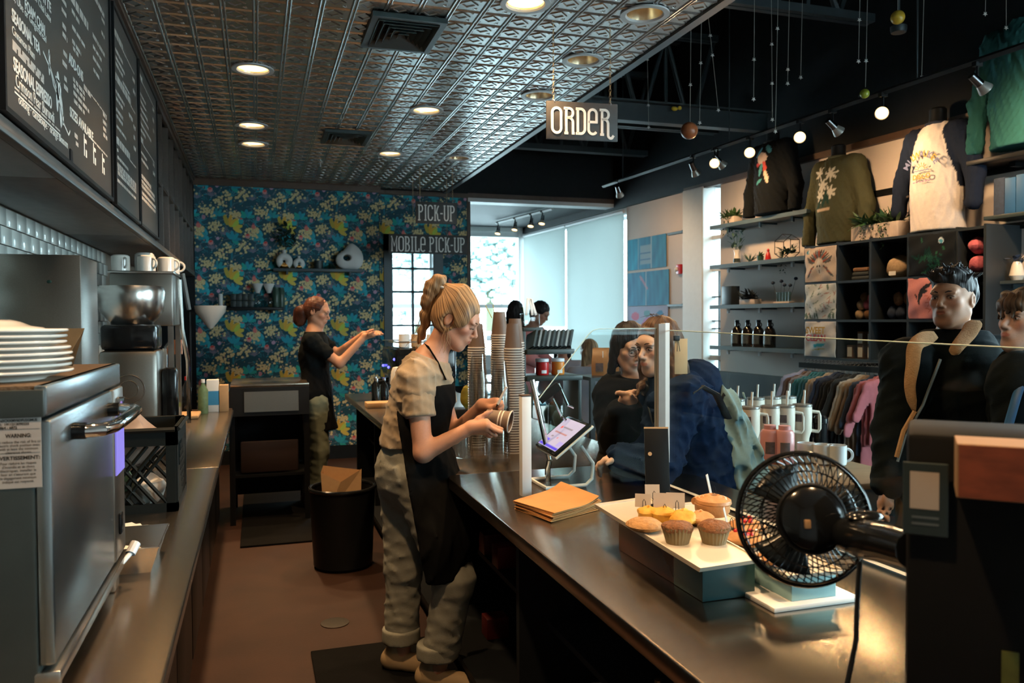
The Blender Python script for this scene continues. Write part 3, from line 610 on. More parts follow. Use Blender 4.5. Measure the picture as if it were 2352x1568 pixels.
def bars(bd,a,b,h,seed,name='fine_print'):
    """line of print too small to read: a row of word-long dashes"""
    p=PX(*z1c(*a),XB); q=PX(*z1c(*b),XB); r=random.Random(seed); y=p.y; m=MB()
    while y<q.y-.004:
        L=min(r.uniform(.03,.085),q.y-y); f=(y-p.y)/max(1e-6,q.y-p.y); z=p.z
        m.box2((.0004,y-bd.location.y,z-bd.location.z),(.0012,y+L-bd.location.y,z+h-bd.location.z)); y+=L+.014
    if m.v: return part(name,m,'print_dim',bd,False)
mat('print_dim',(.50,.46,.42),.6)
mt(b1,'FOAM CHAI',(135,45),(248,172),.030,bold=.0012); mt(b1,'LATTE',(215,-30),(283,66),.030,bold=.0012); mt(b1,'Maple, Ube or Gingerbread',(20,-70),(255,236),.022); mt(b1,'or Chai Latte',(190,-5),(282,115),.022)
mt(b1,'SEASONAL TEA',(63,112),(222,292),.033,bold=.0014); mt(b1,'Cinnamon Plum',(64,188),(190,312),.024)
for k in range(2): bars(b1,(68,248+28*k),(245,420+22*k),.013,k)
mt(b1,'SEASONAL ESPRESSO',(72,390),(288,590),.036,bold=.0014); mt(b1,'Crimson Pear Burundi',(84,480),(300,670),.034); bars(b1,(80,497),(335,722),.006,3); mt(b1,'oolong · cantaloupe · orange blossom',(100,580),(378,808),.026)
p=PX(*z1c(80,495),XB);q=PX(*z1c(335,700),XB); part('underline',MB().box2((.0004,p.y-b1.location.y,p.z-.012-b1.location.z),(.0012,q.y-b1.location.y,p.z-.007-b1.location.z)),'white_letter',b1,False)
# leaf drawing between the columns
m=MB(); m.T=Matrix(((0,0,1,.0004),(1,0,0,0),(0,1,0,0),(0,0,0,1)))
def bp(x,y): p=PX(*z1c(x,y),XB); return (p.y-b1.location.y,p.z-b1.location.z)
for path in([(240,290),(285,400),(300,480),(330,560),(350,680),(385,760)],[(275,295),(270,340),(290,410),(320,520)],[(310,430),(335,470),(325,560)],[(340,520),(355,640),(350,660)],[(385,760),(393,735)]): m.ribbon([bp(*q) for q in path],.007,0,.0008)
for x,y,a,b in((325,490,.022,.05),(340,600,.016,.07),(320,540,.014,.05),(275,350,.012,.04),(352,655,.012,.03)):
    c=bp(x,y); m.prism([(c[0]+a*math.cos(t),c[1]+b*math.sin(t)) for t in np.linspace(0,6.28,13)[:-1]],0,.0008)
part('leaf_drawing',m,'white_letter',b1,False)
mt(b1,'ADD-ONS',(385,350),(466,470),.036,bold=.0012); mt(b1,'SIZES AVAILABLE',(390,650),(522,800),.034,bold=.0012)
for k,(a,b,h) in enumerate([((398,5),(495,165),.03),((402,68),(445,140),.014),((405,160),(480,310),.014),((405,240),(455,320),.014),((410,280),(440,340),.014),((520,205),(588,320),.016),((522,270),(570,350),.014),((522,330),(570,410),.014),((525,400),(560,460),.014),((530,-5),(585,95),.02),((570,110),(588,180),.014),((570,190),(588,250),.014),((345,0),(372,60),.014),((345,60),(372,115),.014),((350,150),(370,190),.016),((350,200),(378,250),.016),((355,305),(375,345),.016),((350,360),(380,400),.016),((360,450),(378,485),.016),((358,495),(384,540),.016),((470,480),(598,635),.006),((410,455),(475,530),.015),((412,490),(475,570),.014),((412,530),(500,640),.014),((415,575),(475,650),.014),((470,500),(510,560),.014),((578,650),(598,680),.016),((578,690),(600,720),.016),((580,730),(600,760),.016),((580,765),(602,795),.016),((525,800),(603,880),.008),((418,770),(440,800),.016),((425,815),(440,840),.014)]): bars(b1,a,b,h,k+10)
for x,y in((478,850),(530,895),(580,950)): 
    c=bp(x,y); part('cup_icon',MB().box2((.0004,c[0]-.022,c[1]-.02),(.0012,c[0]-.006,c[1]+.06)).box2((.0004,c[0]-.006,c[1]+.03),(.0012,c[0]+.03,c[1]+.045)).box2((.0004,c[0]+.008,c[1]-.02),(.0012,c[0]+.03,c[1]+.008)),'white_letter',b1,False)
part('latch',MB().box2((0,bp(398,890)[0]-.02,bp(398,890)[1]-.025),(.004,bp(398,890)[0]+.02,bp(398,890)[1]+.03),.002),'black_satin',b1)
k=50
for bd,rows in((b2,[((642,190),(690,280),.03),((690,290),(755,430),.008),((648,285),(690,360),.016),((650,330),(700,410),.016),((650,365),(690,430),.016),((648,445),(735,600),.034),((735,600),(762,640),.008),((650,520),(700,620),.016),((652,560),(690,640),.016),((652,620),(692,710),.016),((655,660),(690,735),.016),((655,715),(712,830),.014),((655,805),(730,900),.034),((730,905),(765,950),.008),((658,850),(665,880),.014),((660,890),(722,985),.014),((660,935),(765,1060),.02),((662,955),(765,1075),.018),((662,980),(765,1095),.018),((660,1020),(765,1130),.014),((745,450),(758,480),.02),((748,520),(762,560),.02),((750,720),(762,760),.02),((752,780),(762,820),.02),((752,840),(764,890),.02),((725,655),(745,700),.02),((690,470),(730,560),.014)]),
 (b3,[((780,430),(800,480),.03),((800,470),(868,620),.008),((782,520),(820,620),.016),((783,560),(822,650),.016),((783,600),(830,690),.016),((783,640),(835,730),.016),((785,690),(850,800),.016),((790,735),(820,790),.016),((782,780),(805,830),.03),((805,820),(870,920),.008),((785,850),(825,930),.016),((787,890),(835,960),.016),((790,990),(850,1075),.022),((792,1020),(870,1115),.018),((795,1050),(870,1140),.018),((793,1085),(875,1175),.018),((795,1115),(875,1215),.018),((858,620),(868,650),.02),((858,680),(868,710),.02),((860,740),(868,780),.02),((860,930),(870,960),.02),((860,980),(872,1010),.02)])):
    for a,b,h in rows: bars(bd,a,b,h,k); k+=1
# ---- back counter
XL=-.165
bc=thing('back_counter','long stainless steel back counter along the tiled wall','counter',(-.57,3.5,0))
def bp_(name,lo,hi,m,b=0): return part(name,MB().box2([a-c for a,c in zip(lo,(-.57,3.5,0))],[a-c for a,c in zip(hi,(-.57,3.5,0))],b),m,bc)
bp_('worktop',(-.984,-.4,.845),(XL,3.74,.88),'counter_steel',.006); bp_('worktop',(-.984,3.742,.845),(XL,6.17,.88),'counter_steel',.006); struct('trim_11',MB().box2((-.984,-.4,.881),(-.965,6.17,.98)),'counter_steel')
bp_('end_board',(-.984,6.17,.83),(XL-.01,6.2,.886),'brown_trim')
for i,y in enumerate((-.4,.9,2.2,3.5,4.8)):
    bp_('cabinet_body',(-.95,y+.004,.09),(XL-.12,y+1.296,.845),'black_satin',.004); bp_('cabinet_door',(XL-.12,y+.02,.12),(XL-.10,y+.64,.82),'black_satin',.004); bp_('cabinet_door',(XL-.12,y+.66,.12),(XL-.10,y+1.28,.82),'black_satin',.004)
bp_('toe_kick',(-.95,-.4,0),(XL-.18,6.15,.09),'black_paint')
# ---- oven
OX,OY0,OY1,OZ0,OZ1=-.32,1.44,2.16,.935,1.42
ov=thing('counter_oven','stainless steel speed oven with a tubular door handle on the left counter','oven',((-.95+OX)/2,(OY0+OY1)/2,.88)); oo=ov.location.copy()
def op(name,mb,m,smooth=True,label=None):
    o=part(name,mb,m,ov,smooth,label=label); o.location=-oo; return o
mat('oven_side',(.055,.065,.060),.38,.6,var=.15); mat('oven_top',(.10,.06,.03),.6,var=.6,scale=220,bump=.6,bscale=240)
mat('oven_front',(.36,.42,.45),.26,1,var=.12,scale=6,stretch=(40,40,1),bump=.04,bscale=40,dist=.001)
op('body',MB().box2((-.95,OY0,OZ0),(OX-.02,OY1,OZ1-.012),.006),'oven_side')
op('top_mat',MB().box2((-.95,OY0+.004,OZ1-.012),(OX-.004,OY1-.004,OZ1),.002),'oven_top')
op('top_edge',MB().box2((OX-.02,OY0,OZ1-.05),(OX,OY1,OZ1),.004),'oven_front'); op('side_flange',MB().box2((-.95,OY0-.006,OZ1-.05),(OX-.004,OY0+.004,OZ1-.006),.002),'oven_side')
dr=op('door',MB().box2((OX-.02,OY0+.003,OZ0+.03),(OX+.004,2.015,OZ1-.055),.006),'oven_front')
h=part('handle',MB().tube([(OX,1.60,1.325),(OX+.02,1.60,1.325),(OX+.05,1.61,1.325),(OX+.062,1.65,1.325),(OX+.066,1.72,1.326),(OX+.068,1.85,1.327),(OX+.066,1.92,1.327),(OX+.056,1.955,1.327),(OX+.03,1.965,1.327),(OX,1.965,1.327)],.0125,14),'chrome',dr,label='thick polished tubular handle')
for y in(1.60,1.965): part('handle_mount',MB().cyl((OX+.002,y,1.326),(OX+.026,y,1.326),.0155,14),'black_gloss',dr)
pn=op('control_column',MB().box2((OX-.02,2.02,OZ0+.03),(OX+.006,OY1-.002,OZ1-.055),.004),'steel_dark')
mat('oven_screen',(.2,.15,.5),.2,emit=(.28,.25,.85),es=.55); part('display',MB().box2((OX+.006,2.03,1.165),(OX+.009,2.145,1.30)),'oven_screen',pn); part('usb_cover',MB().box2((OX+.006,2.06,1.02),(OX+.012,2.09,1.07),.003),'black_gloss',pn)
part('switch',MB().cyl((OX+.006,2.08,1.335),(OX+.02,2.08,1.335),.010,10),'chrome',pn)
op('bottom_rail',MB().box2((OX-.03,OY0,OZ0),(OX+.012,OY1,OZ0+.022),.004),'steel'); 
for y in(OY0+.06,OY1-.06): op('foot',MB().box2((OX-.06,y-.03,.881),(OX-.005,y+.03,OZ0),.004),'steel'); op('foot',MB().box2((-.93,y-.03,.881),(-.86,y+.03,OZ0),.004),'steel')
op('spout_knob',MB().cyl((OX+.02,2.13,.955),(OX+.03,2.15,.975),.012,10).cyl((OX+.0,2.06,.94),(OX+.02,2.13,.955),.006,8),'white_metal')
# rating label with its print, on the near side
YL=OY0-.0005
lbx=op('label_plate',MB().box2((-.46,YL-.0012,1.258),(-.329,YL,1.391)),'label_paper',False,label='pale printed warning label') if mat('label_paper',(.42,.39,.36),.7) else None
def lt(body,x,z,size,al='LEFT',bold=0,w=None):
    o=text(body,size,lbx,(x,YL-.0014,z),(math.pi/2,0,0),'ink',ext=.0001,align=al,bold=bold)
    if w: o.scale.x=w/max(1e-4,twidth(o))
    return o
mat('ink',(.02,.018,.016),.7)
px=lambda u,v:(PY(u,v,OY0).x,PY(u,v,OY0).z)
for body,u1,v,s,b,w in(('WARRANTY/SERVICE LABEL',89,944,.0088,.0003,.085),('MERRYCHEF LTD.',65,957,.0080,.0003,.055),('NUMBER:  e3CXXMV6DFU2GMUS',86,966,.0058,.0002,.075),('NUMBER:  1911213090255',68,975,.0056,.0002,.06),('T7/4864 - 6872',40,984,.0056,.0002,.034)):
    x,z=px(u1,v); lt(body,x,z,s,'RIGHT',b,w)
x,z=px(43,1004); lt('WARNING:',x,z,.0085,'CENTER',.0003,.036)
for i,l in enumerate(('To reduce the risk of fire or','electric shock position oven','with at least the minimum','clearance shown.')): x,z=px(44,1017+i*8); lt(l,x,z,.0062,'CENTER',0,(.062,.058,.054,.036)[i])
x,z=px(42,1055); lt('AVERTISSEMENT:',x,z,.0082,'CENTER',.0003,.062)
for i,l in enumerate(('Pour réduire les risques',"d'incendie et de chocs",'électriques, installer le',"four en s'assurant que",'le dégagement minimum','indiqué est respecté.')): x,z=px(43,1066+i*8.4); lt(l,x,z,.0062,'CENTER',0,(.050,.045,.050,.048,.050,.044)[i])
for v in(948,987,1042): 
    x,z=px(0,v); part('rule_line',MB().box2((-.46,YL-.0016,z-.0003),(-.331,YL-.0011,z+.0003)),'ink',lbx,False)
# ---- plates on the oven
r=.128; prof=[(.0001,.004),(.075,.004),(.078,.0),(.084,.0),(.088,.004),(.118,.0115),(r,.0135),(r+.0015,.0155),(r,.018),(.116,.0155),(.086,.008),(.078,.0065),(.0001,.0065)]
pm=MB().lathe(prof,48,False).mesh('dinner_plate')
names=['lowest plate of the white stack on the oven','second plate from the bottom of the white stack on the oven','third plate from the bottom of the white stack on the oven','fourth plate from the bottom of the white stack on the oven','fourth plate from the top of the white stack on the oven','third plate from the top of the white stack on the oven','second plate from the top of the white stack on the oven','topmost plate of the white stack on the oven']
zz=OZ1+.0005
for i,nm in enumerate(names):
    o=mobj('dinner_plate',pm,'white_ceramic',None,(-.448+random.uniform(-.003,.003)-(.006 if i>4 else 0),1.615+random.uniform(-.003,.003),zz)); zz+=.0102
    tag(o,nm,'plate','white plates on the oven')
for k,(rr,nm) in enumerate(((.098,'white soup plate with a broad rim lying upside down on the plate stack'),)):
    tag(part('soup_plate',MB().at((-.47,1.62,zz+.006)).lathe([(.11,.0),(.105,.004),(.085,.007),(.07,.014),(.055,.018),(.0001,.018)],40,False),'white_ceramic'),nm,'plate')
sc_=thing('bench_scraper','brown metal sheet leaning on the oven behind the plates','sheet',(-.43,1.99,OZ1)); mat('brass_sheet',(.42,.26,.13),.4,.5,var=.15,scale=40)
part('blade',MB().add([(-.05,.0,.0),(.018,-.005,.0),(.065,.0,.088),(-.015,.005,.088),(-.05,.003,.0),(.018,-.002,.0),(.065,.003,.088),(-.015,.008,.088)],[(0,1,2,3),(7,6,5,4),(0,4,5,1),(1,5,6,2),(2,6,7,3),(3,7,4,0)]),'brass_sheet',sc_,False)
part('prop',MB().add([(-.015,.005,.088),(.065,.0,.088),(.03,.05,0.001),(-.03,.05,.001)],[(0,1,2,3)]),'brass_sheet',sc_,False)
# ---- things on the back counter
mat('black_matte0',(.006,.009,.009),.6,spec=.2)
def lattice_crate(label,loc,w,d,h):
    t=thing('milk_crate',label,'crate',loc); e=.012
    for side in range(4):
        m=MB(); L=w if side%2==0 else d; D=(d if side%2==0 else w)/2; m.T=Matrix.Rotation(side*math.pi/2,4,'Z')@Matrix.Translation((0,-D,0))
        for z0,z1 in((0,.03),(h-.06,h)): m.box2((-L/2,-e/2,z0),(L/2,e/2,z1))
        for x in(-L/2+.015,L/2-.015): m.box2((x-.015,-e/2,0),(x+.015,e/2,h))
        for i in range(-6,12):
            for sg in(-1,1):
                a=Vector((i*.036-.10,0,.03)); b=Vector((i*.036-.10+sg*(h-.09)*.8,0,h-.06))
                if -L/2<min(a.x,b.x) and max(a.x,b.x)<L/2: m.tube([a,b],.0065,4)
        m.tube([(-L/2,-.010,h-.006),(L/2,-.010,h-.006)],.008,4); part('side',m,'black_matte0',t,False)
    part('base',MB().box((0,0,.008),(w-.02,d-.02,.012)),'black_satin',t); return t
lattice_crate('black lattice milk crate on the back counter beyond the oven',(-.445,3.085,.88),.36,.35,.285)
def blob(m,c,r,seed=0,amp=.25,n=14,k=9):
    rg=random.Random(seed); ph=[rg.uniform(0,6) for _ in range(6)]; vs=[];fs=[]
    for j in range(k+1):
        a=math.pi*j/k
        for i in range(n):
            b=2*math.pi*i/n; f=1+amp*(math.sin(3*b+ph[0]+2*a)*.4+math.sin(5*a+ph[1])*.3+math.sin(4*b-3*a+ph[2])*.3); vs.append((c[0]+r[0]*f*math.sin(a)*math.cos(b),c[1]+r[1]*f*math.sin(a)*math.sin(b),c[2]-r[2]*f*math.cos(a)))
    for j in range(k):
        for i in range(n): fs.append((j*n+i,j*n+(i+1)%n,(j+1)*n+(i+1)%n,(j+1)*n+i))
    return m.add(vs,fs)
mat('plastic_bag',(.34,.26,.22),.3,var=.3,scale=20,bump=.3,bscale=40); mat('wrapper_green',(.12,.20,.10),.5,var=.6,scale=30); mat('wrapper_white',(.6,.56,.5),.5,var=.2)
one('plastic_bag',blob(MB(),(-.44,3.08,1.105),(.12,.12,.085),2),'plastic_bag','crumpled pinkish plastic bag in the top of the black crate','bag')
for k,(x,y,z,r,m,lb) in enumerate(((-.36,2.97,.96,.055,'wrapper_white','white packet low in the black crate, near its front corner'),(-.46,2.96,1.0,.05,'wrapper_green','greenish packet inside the black crate, behind the lattice'),(-.55,2.98,.97,.055,'wrapper_white','pale packet at the left inside the black crate'))): one('packet',blob(MB(),(x,y,z-.01),(r,r*.8,r*.95),k+5),m,lb,'packet')
def pan(label,loc,w,d,h,m='steel'):
    t=thing('loaf_pan',label,'pan',loc); a,b=w/2,d/2; f=.022; tk=.002
    o=[(-a,-b,0),(a,-b,0),(a,b,0),(-a,b,0),(-a-f,-b-f,h),(a+f,-b-f,h),(a+f,b+f,h),(-a-f,b+f,h)]; i_=[(x*.97,y*.97,z+tk if z==0 else z) for x,y,z in o]
    part('shell',MB().add(o+i_,[(3,2,1,0),(0,1,5,4),(1,2,6,5),(2,3,7,6),(3,0,4,7),(8,9,10,11),(12,13,9,8),(13,14,10,9),(14,15,11,10),(15,12,8,11)]),m,t,False)
    part('rim',MB().tube([o[4],o[5],o[6],o[7],o[4]],.0028,6,False),m,t); return t
pan('plain metal loaf pan beside the oven on the back counter',(-.325,2.315,.88),.12,.20,.068)
for k in range(3): one('napkin',MB().at((-.325,2.30+.01*k,.885+.004*k),rz=.3*k).add([(-.05,-.06,0),(.04,-.05,.0),(.045,.05,.012),(-.04,.06,.03),(-.05,-.06,.002),(.04,-.05,.002),(.045,.05,.014),(-.04,.06,.032)],[(3,2,1,0),(4,5,6,7),(0,1,5,4),(1,2,6,5),(2,3,7,6),(3,0,4,7)]),'white_matte','%s cream paper liner inside the loaf pan'%('lowest','middle','topmost')[k],'paper',smooth=False)
for k in range(3): one('paper_slip',MB().at((-.42+.02*k,2.73-.03*k,.8805+.003*k),rz=.5-.2*k).box((0,0,.001),(.11,.06,.0018)),'white_matte','%s flat white slip on the counter between oven and crate'%('lowest','middle','topmost')[k],'paper')
# tall steel cabinet, grinder, urns
t=thing('steel_brewer','tall plain brushed steel box standing by the tiled wall','brewer',(-.80,3.66,.88)); 
part('housing',MB().box2((-.15,-.17,.0),(.15,.17,.905),.004),'steel_dark',t); part('base_shadow_sheet',MB().box2((.15,-.15,.0),(.152,.15,.40)),'black_satin',t); part('badge',MB().at((.04,-.171,.80)).sph((0,0,0),(.009,.002,.007),8,5),'leaf_dark',t)  # thin black sheet low on the housing stands in for a shadow gap
def urn(label,loc,r,h,lid=True):
    t=thing('coffee_urn',label,'urn',loc); part('shell',MB().lathe([(r*.98,0),(r,.01),(r,h-.02),(r*.95,h)],28),'steel_dark',t); part('lid',MB().lathe([(r*.97,h),(r*.9,h+.03),(.03,h+.045),(.03,h+.075),(.018,h+.085)],24),'black_gloss',t); part('handle',MB().tube([(r*.6,-r*.7,h-.02),(r*.85,-r*.95,h+.02),(r*.2,-r*1.0,h+.05)],.012,8),'black_gloss',t); part('band',MB().lathe([(r*1.012,h*.45),(r*1.012,h*.5)],28,False),'chrome',t); return t
urn('squat steel thermal urn with black lid behind the oven',(-.75,3.24,.88),.095,.36)
g=thing('coffee_grinder','steel coffee grinder with a rounded hopper and black collar beyond the crate','grinder',(-.62,4.60,.88))
part('body',MB().box2((-.14,-.16,0),(.14,.16,.50),.03),'steel_dark',g); part('collar',MB().box2((-.13,-.15,.50),(.13,.15,.63),.02),'black_gloss',g); part('hopper',MB().lathe([(.10,.63),(.155,.70),(.165,.80),(.155,.83),(.05,.835)],28),'steel',g); part('spout',MB().box2((.14,-.05,.12),(.22,.05,.40),.02),'black_gloss',g); part('badge_ring',MB().at((.0,-.161,.30),rx=math.pi/2).torus((0,0,0),.075,.004,28,6).torus((0,0,0),.045,.003,24,6),'steel',g)
part('scoop',MB().tube([(.06,-.18,.06),(-.02,-.22,.11),(-.09,-.24,.15)],.008,8,rs=[.012,.007,.006]),'black_gloss',g)
rk=thing('cup_warmer','steel cup-warming cabinet carrying upturned white cups','warmer',(-.64,5.35,.88)); part('housing',MB().box2((-.17,-.20,.62),(.17,.28,.93),.008),'steel_dark',rk); part('top_tray',MB().box2((-.18,-.21,.93),(.18,.29,.945),.004),'steel',rk); 
for y in(-.19,.27): part('leg',MB().box2((.14,y-.015,0),(.17,y+.015,.62)),'steel',rk); part('leg',MB().box2((-.17,y-.015,0),(-.14,y+.015,.62)),'steel',rk)
part('pipe',MB().tube([(.20,-.1,.90),(.21,-.1,.60),(.24,-.08,.40),(.24,-.08,.02)],.012,8),'chrome',rk); part('blue_pipe',MB().tube([(.20,.12,.95),(.235,.12,.72)],.014,8),'slate_frame',rk)
def mug(mb,r,h): return mb.lathe([(r*.80,0),(r*.98,h*.08),(r,h*.3),(r,h),(r*.93,h),(r*.93,h*.35),(.0001,h*.14)],24,False)
def cup_(label,loc,r=.042,h=.085,rz=0,m='white_ceramic',flip=True,grp=None):
    t=thing('coffee_cup',label,'cup',loc,rz,grp); mb=MB()
    if flip: mb.T=Matrix.Translation((0,0,h))@Matrix.Rotation(math.pi,4,'X')
    part('cup_body',mug(mb,r,h),m,t); part('handle',MB().at((r,0,h*.5),rx=math.pi/2).torus((0,0,0),h*.3,h*.07,14,6,-math.pi/2,math.pi/2),m,t); return t
zc=.88+.946
for k,(x,y,lb) in enumerate(((-.76,5.22,'upturned white cup at the left front of the row on the steel warmer'),(-.62,5.22,'upturned white cup second along the row on the steel warmer'),(-.52,5.34,'upturned white cup third along the row on the steel warmer'),(-.51,5.50,'upturned white cup at the right end of the row on the steel warmer'))): cup_(lb,(x,y,zc),.052,.095,-1+.3*k,grp='cups on the steel warmer')
cup_('white cup stacked at the back on the steel warmer, under the cabinet',(-.66,5.48,zc),.058,.13,1.2)
mat('copper',(.55,.20,.09),.25,.9)
# bottles, squeeze bottle, boxes at the counter's far end
def bottle(name,label,cat,loc,r,h,body,cap,capcol=None,neck=.35,grp=None):
    t=thing(name,label,cat,loc,group=grp); part('bottle_body',MB().lathe([(r*.96,0),(r,.006),(r,h*.68),(r*neck,h*.84),(r*neck,h*.92)],18),body,t); part('cap',MB().lathe([(r*neck*1.15,h*.9),(r*neck*1.1,h),(r*neck*.5,h*1.0)],14),cap,t); return t
t=thing('squeeze_bottle','white squeeze bottle with a lime collar at the far end of the back counter','bottle',(-.52,5.55,.88)); part('bottle_body',MB().lathe([(.034,0),(.036,.005),(.036,.085)],18),'white_matte',t); part('collar',MB().lathe([(.038,.085),(.038,.105),(.02,.115)],18),'green_lime',t); part('nozzle',MB().lathe([(.016,.113),(.004,.165)],12),'white_matte',t)
one('serving_tray',MB().at((-.50,5.78,.8805)).box((0,0,.012),(.26,.30,.024),.008),'kraft','flat tan board behind the squeeze bottle','tray')
bottle('syrup_bottle','green and orange syrup bottle by the wallpaper end of the counter','bottle',(-.36,5.98,.88),.034,.24,'wrapper_green','white_matte'); bottle('syrup_bottle','dark syrup bottle next to the copper tap on the back counter','bottle',(-.47,6.02,.88),.033,.26,'black_gloss','red_gloss')
t=thing('tap_tower','chrome tap tower with a copper cup head at the end of the back counter','tap',(-.60,6.0,.88)); part('column',MB().cyl((0,0,0),(0,0,.46),.022),'chrome',t); part('tap_head',MB().cyl((.07,-.02,.42),(.07,-.02,.52),.042,18),'copper',t); part('arm',MB().tube([(0,0,.46),(.03,0,.50),(.07,0,.50)],.014),'chrome',t); part('spout',MB().cyl((.07,-.02,.42),(.07,-.02,.33),.02),'black_gloss',t)
t=thing('carton','white and blue carton standing at the far end of the counter','carton',(-.30,6.08,.88)); part('carton_body',MB().box2((-.04,-.04,0),(.04,.04,.23),.002),'white_matte',t); part('blue_band',MB().box2((-.0405,-.0408,.05),(.0408,.0408,.15)),'blue_print',t)
one('cardboard_box',MB().at((-.225,6.09,.88)).box2((-.03,-.05,0),(.03,.05,.19),.002),'kraft','narrow brown cardboard box at the very end of the back counter','box')
one('wall_funnel',MB().at((-.42,8.3,1.62)).lathe([(.02,-.16),(.14,0),(.15,.06),(.13,.06)],24),'white_ceramic','white funnel-shaped dripper hanging beside the wallpaper','dripper')
one('dripper_bracket',MB().box2((-.62,8.29,1.60),(-.40,8.31,1.62)).cyl((-.61,8.3,.88),(-.61,8.3,1.62),.014),'black_satin','slim black stand holding the white dripper by the wallpaper','stand')
one('outlet',MB().box2((-.974,4.02,1.12),(-.966,4.14,1.20),.004),'black_satin','nearer black outlet at the foot of the tiled wall','outlet'); one('outlet',MB().box2((-.974,4.22,1.12),(-.966,4.34,1.20),.004),'black_satin','farther black outlet at the foot of the tiled wall','outlet')
def sticker(X,Z):
    img=np.zeros(X.shape+(3,)); img[:]=(.50,.46,.46); n=np.sin(X*160+3*np.sin(Z*90))*np.sin(Z*190); img[n>.25]=(.36,.30,.38); return img
o=grid_print('taped_note',.16,.09,.006,sticker,'printed_paper'); o.location=(-.972,3.78,1.60); o.rotation_euler=(0,0,math.pi/2); tag(o,'small faded drawing taped to the white tiles','note')
# ---- cart at the end of the aisle, mats, bin
ct=thing('prep_cart','low black prep cart with a steel top in front of the wallpaper','cart',(.08,6.60,0))
part('top',MB().box2((-.27,-.33,1.03),(.30,.35,1.055),.006),'counter_steel',ct); part('hood',MB().add([(-.27,-.35,1.03),(.30,-.35,1.03),(.30,-.38,.82),(-.33,-.38,.82),(-.27,.3,1.03),(.30,.3,1.03),(.30,.3,.82),(-.33,.3,.82)],[(0,1,2,3),(5,4,7,6),(1,5,6,2),(4,0,3,7),(3,2,6,7),(0,4,5,1)]),'black_satin',ct,False)
part('steel_panel',MB().add([(-.17,-.365,1.0),(.22,-.365,1.0),(.22,-.387,.85),(-.17,-.387,.85)],[(0,1,2,3)]),'steel_dark',ct,False)
for x in(-.26,.28):
    for y in(-.32,.3): part('leg',MB().box2((x-.02,y-.02,0),(x+.02,y+.02,.82)),'black_satin',ct)
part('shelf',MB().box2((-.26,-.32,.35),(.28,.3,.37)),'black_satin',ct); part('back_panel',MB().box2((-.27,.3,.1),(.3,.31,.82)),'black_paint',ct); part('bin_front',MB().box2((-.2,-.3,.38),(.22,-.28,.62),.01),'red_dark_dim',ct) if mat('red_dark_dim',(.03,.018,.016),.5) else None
one('floor_mat',MB().box2((-.12,5.62,0.001),(.62,7.9,.014),.004),'rubber','large black ribbed rubber mat on the floor between the two baristas','mat')
one('floor_mat',MB().box2((.22,2.2,.001),(.95,3.72,.014),.004),'rubber','black rubber mat under the front barista','mat')
one('floor_drain',MB().at((.36,4.06,.001)).lathe([(.07,0),(.07,.004),(.055,.005),(.0001,.004)],20),'steel_dark','round metal floor drain in the brown aisle floor','drain')
bn=thing('waste_bin','round black waste bin with a paper bag sticking out','bin',(.50,5.02,0)); part('bin_body',MB().lathe([(.155,0),(.18,.02),(.20,.48),(.205,.50),(.19,.50),(.18,.06),(.0001,.05)],28,False),'black_satin',bn); part('bin_rim',MB().torus((0,0,.49),.198,.012,28,8),'black_gloss',bn); part('dolly',MB().lathe([(.165,-.0),(.165,.015)],24),'black_satin',bn)
m=MB(); m.add([(-.12,-.07,.30),(.10,-.08,.30),(.12,.07,.30),(-.10,.08,.30),(-.135,-.06,.60),(-.02,-.09,.54),(.11,-.07,.61),(.12,.06,.58),(-.11,.07,.62)],[(0,1,6,5),(0,5,4),(1,2,7,6),(2,3,8,7),(3,0,4,8)]); part('paper_bag',m,'kraft',bn,False)
# ================================================================ order counter and what stands on it
XR0,XR1=.74,1.72; CZ=.88
oc=thing('order_counter','long stainless steel order counter with dark open shelves underneath','counter',(1.23,3.6,0)); oo2=Vector((1.23,3.6,0))
def ocp(name,lo,hi,m,b=0,label=None):
    o=part(name,MB().box2([a-c for a,c in zip(lo,oo2)],[a-c for a,c in zip(hi,oo2)],b),m,oc,label=label); return o
ocp('worktop',(XR0,.15,.835),(XR1,3.218,CZ),'counter_steel',.006); ocp('worktop',(XR0,3.222,.835),(XR1,7.15,CZ),'counter_steel',.006)
ocp('front_panel',(XR1-.06,.15,0),(XR1-.03,7.15,.835),'wainscot'); ocp('base_shelf',(XR0+.05,.15,.10),(XR1-.06,7.15,.13),'black_paint'); ocp('middle_shelf',(XR0+.20,.15,.47),(XR1-.06,7.15,.49),'black_paint')
for y in(.15,1.3,2.55,3.75,4.9,6.0,7.12): ocp('divider',(XR0+.10,y,.0),(XR1-.06,y+.03,.835),'black_paint')
ocp('toe_kick',(XR0+.09,.15,0),(XR0+.11,7.15,.10),'black_paint')
# stores under the counter
def under(u,v,X): q=PX(u,v,X); return q
for k,(u,v,lb) in enumerate(((1120,1140,'small red box under the counter, nearest the front barista'),(1152,1268,'small red box under the counter above the largest red patch'),(1127,1378,'bright red box low under the order counter'))):
    q=PX(u,v,.97); z=.49 if q.z>.49 else .13
    one('red_box',MB().at((.99,q.y,z)).box((0,0,.045),(.10,.09,.09),.003),'red_dark',lb,'box')
q=PX(1240,1400,.93); t=thing('paper_roll','grey upright paper roll under the order counter','roll',(1.05,2.35,.13)); part('roll_body',MB().lathe([(.055,0),(.055,.19),(.02,.19),(.02,0)],24,False),'card_grey',t); part('core',MB().lathe([(.02,0),(.02,.19)],16,False),'kraft',t)
one('steel_canister',MB().at((1.02,2.95,.49)).lathe([(.04,0),(.042,.01),(.042,.13),(.03,.145),(.03,.16)],20),'steel','slim steel canister on the shelf under the counter, beside a red box','canister')
t=thing('wire_rack','bronze wire rack at the bottom of the picture under the order counter','rack',(.86,1.36,.13)); mat('bronze',(.35,.24,.14),.3,1)
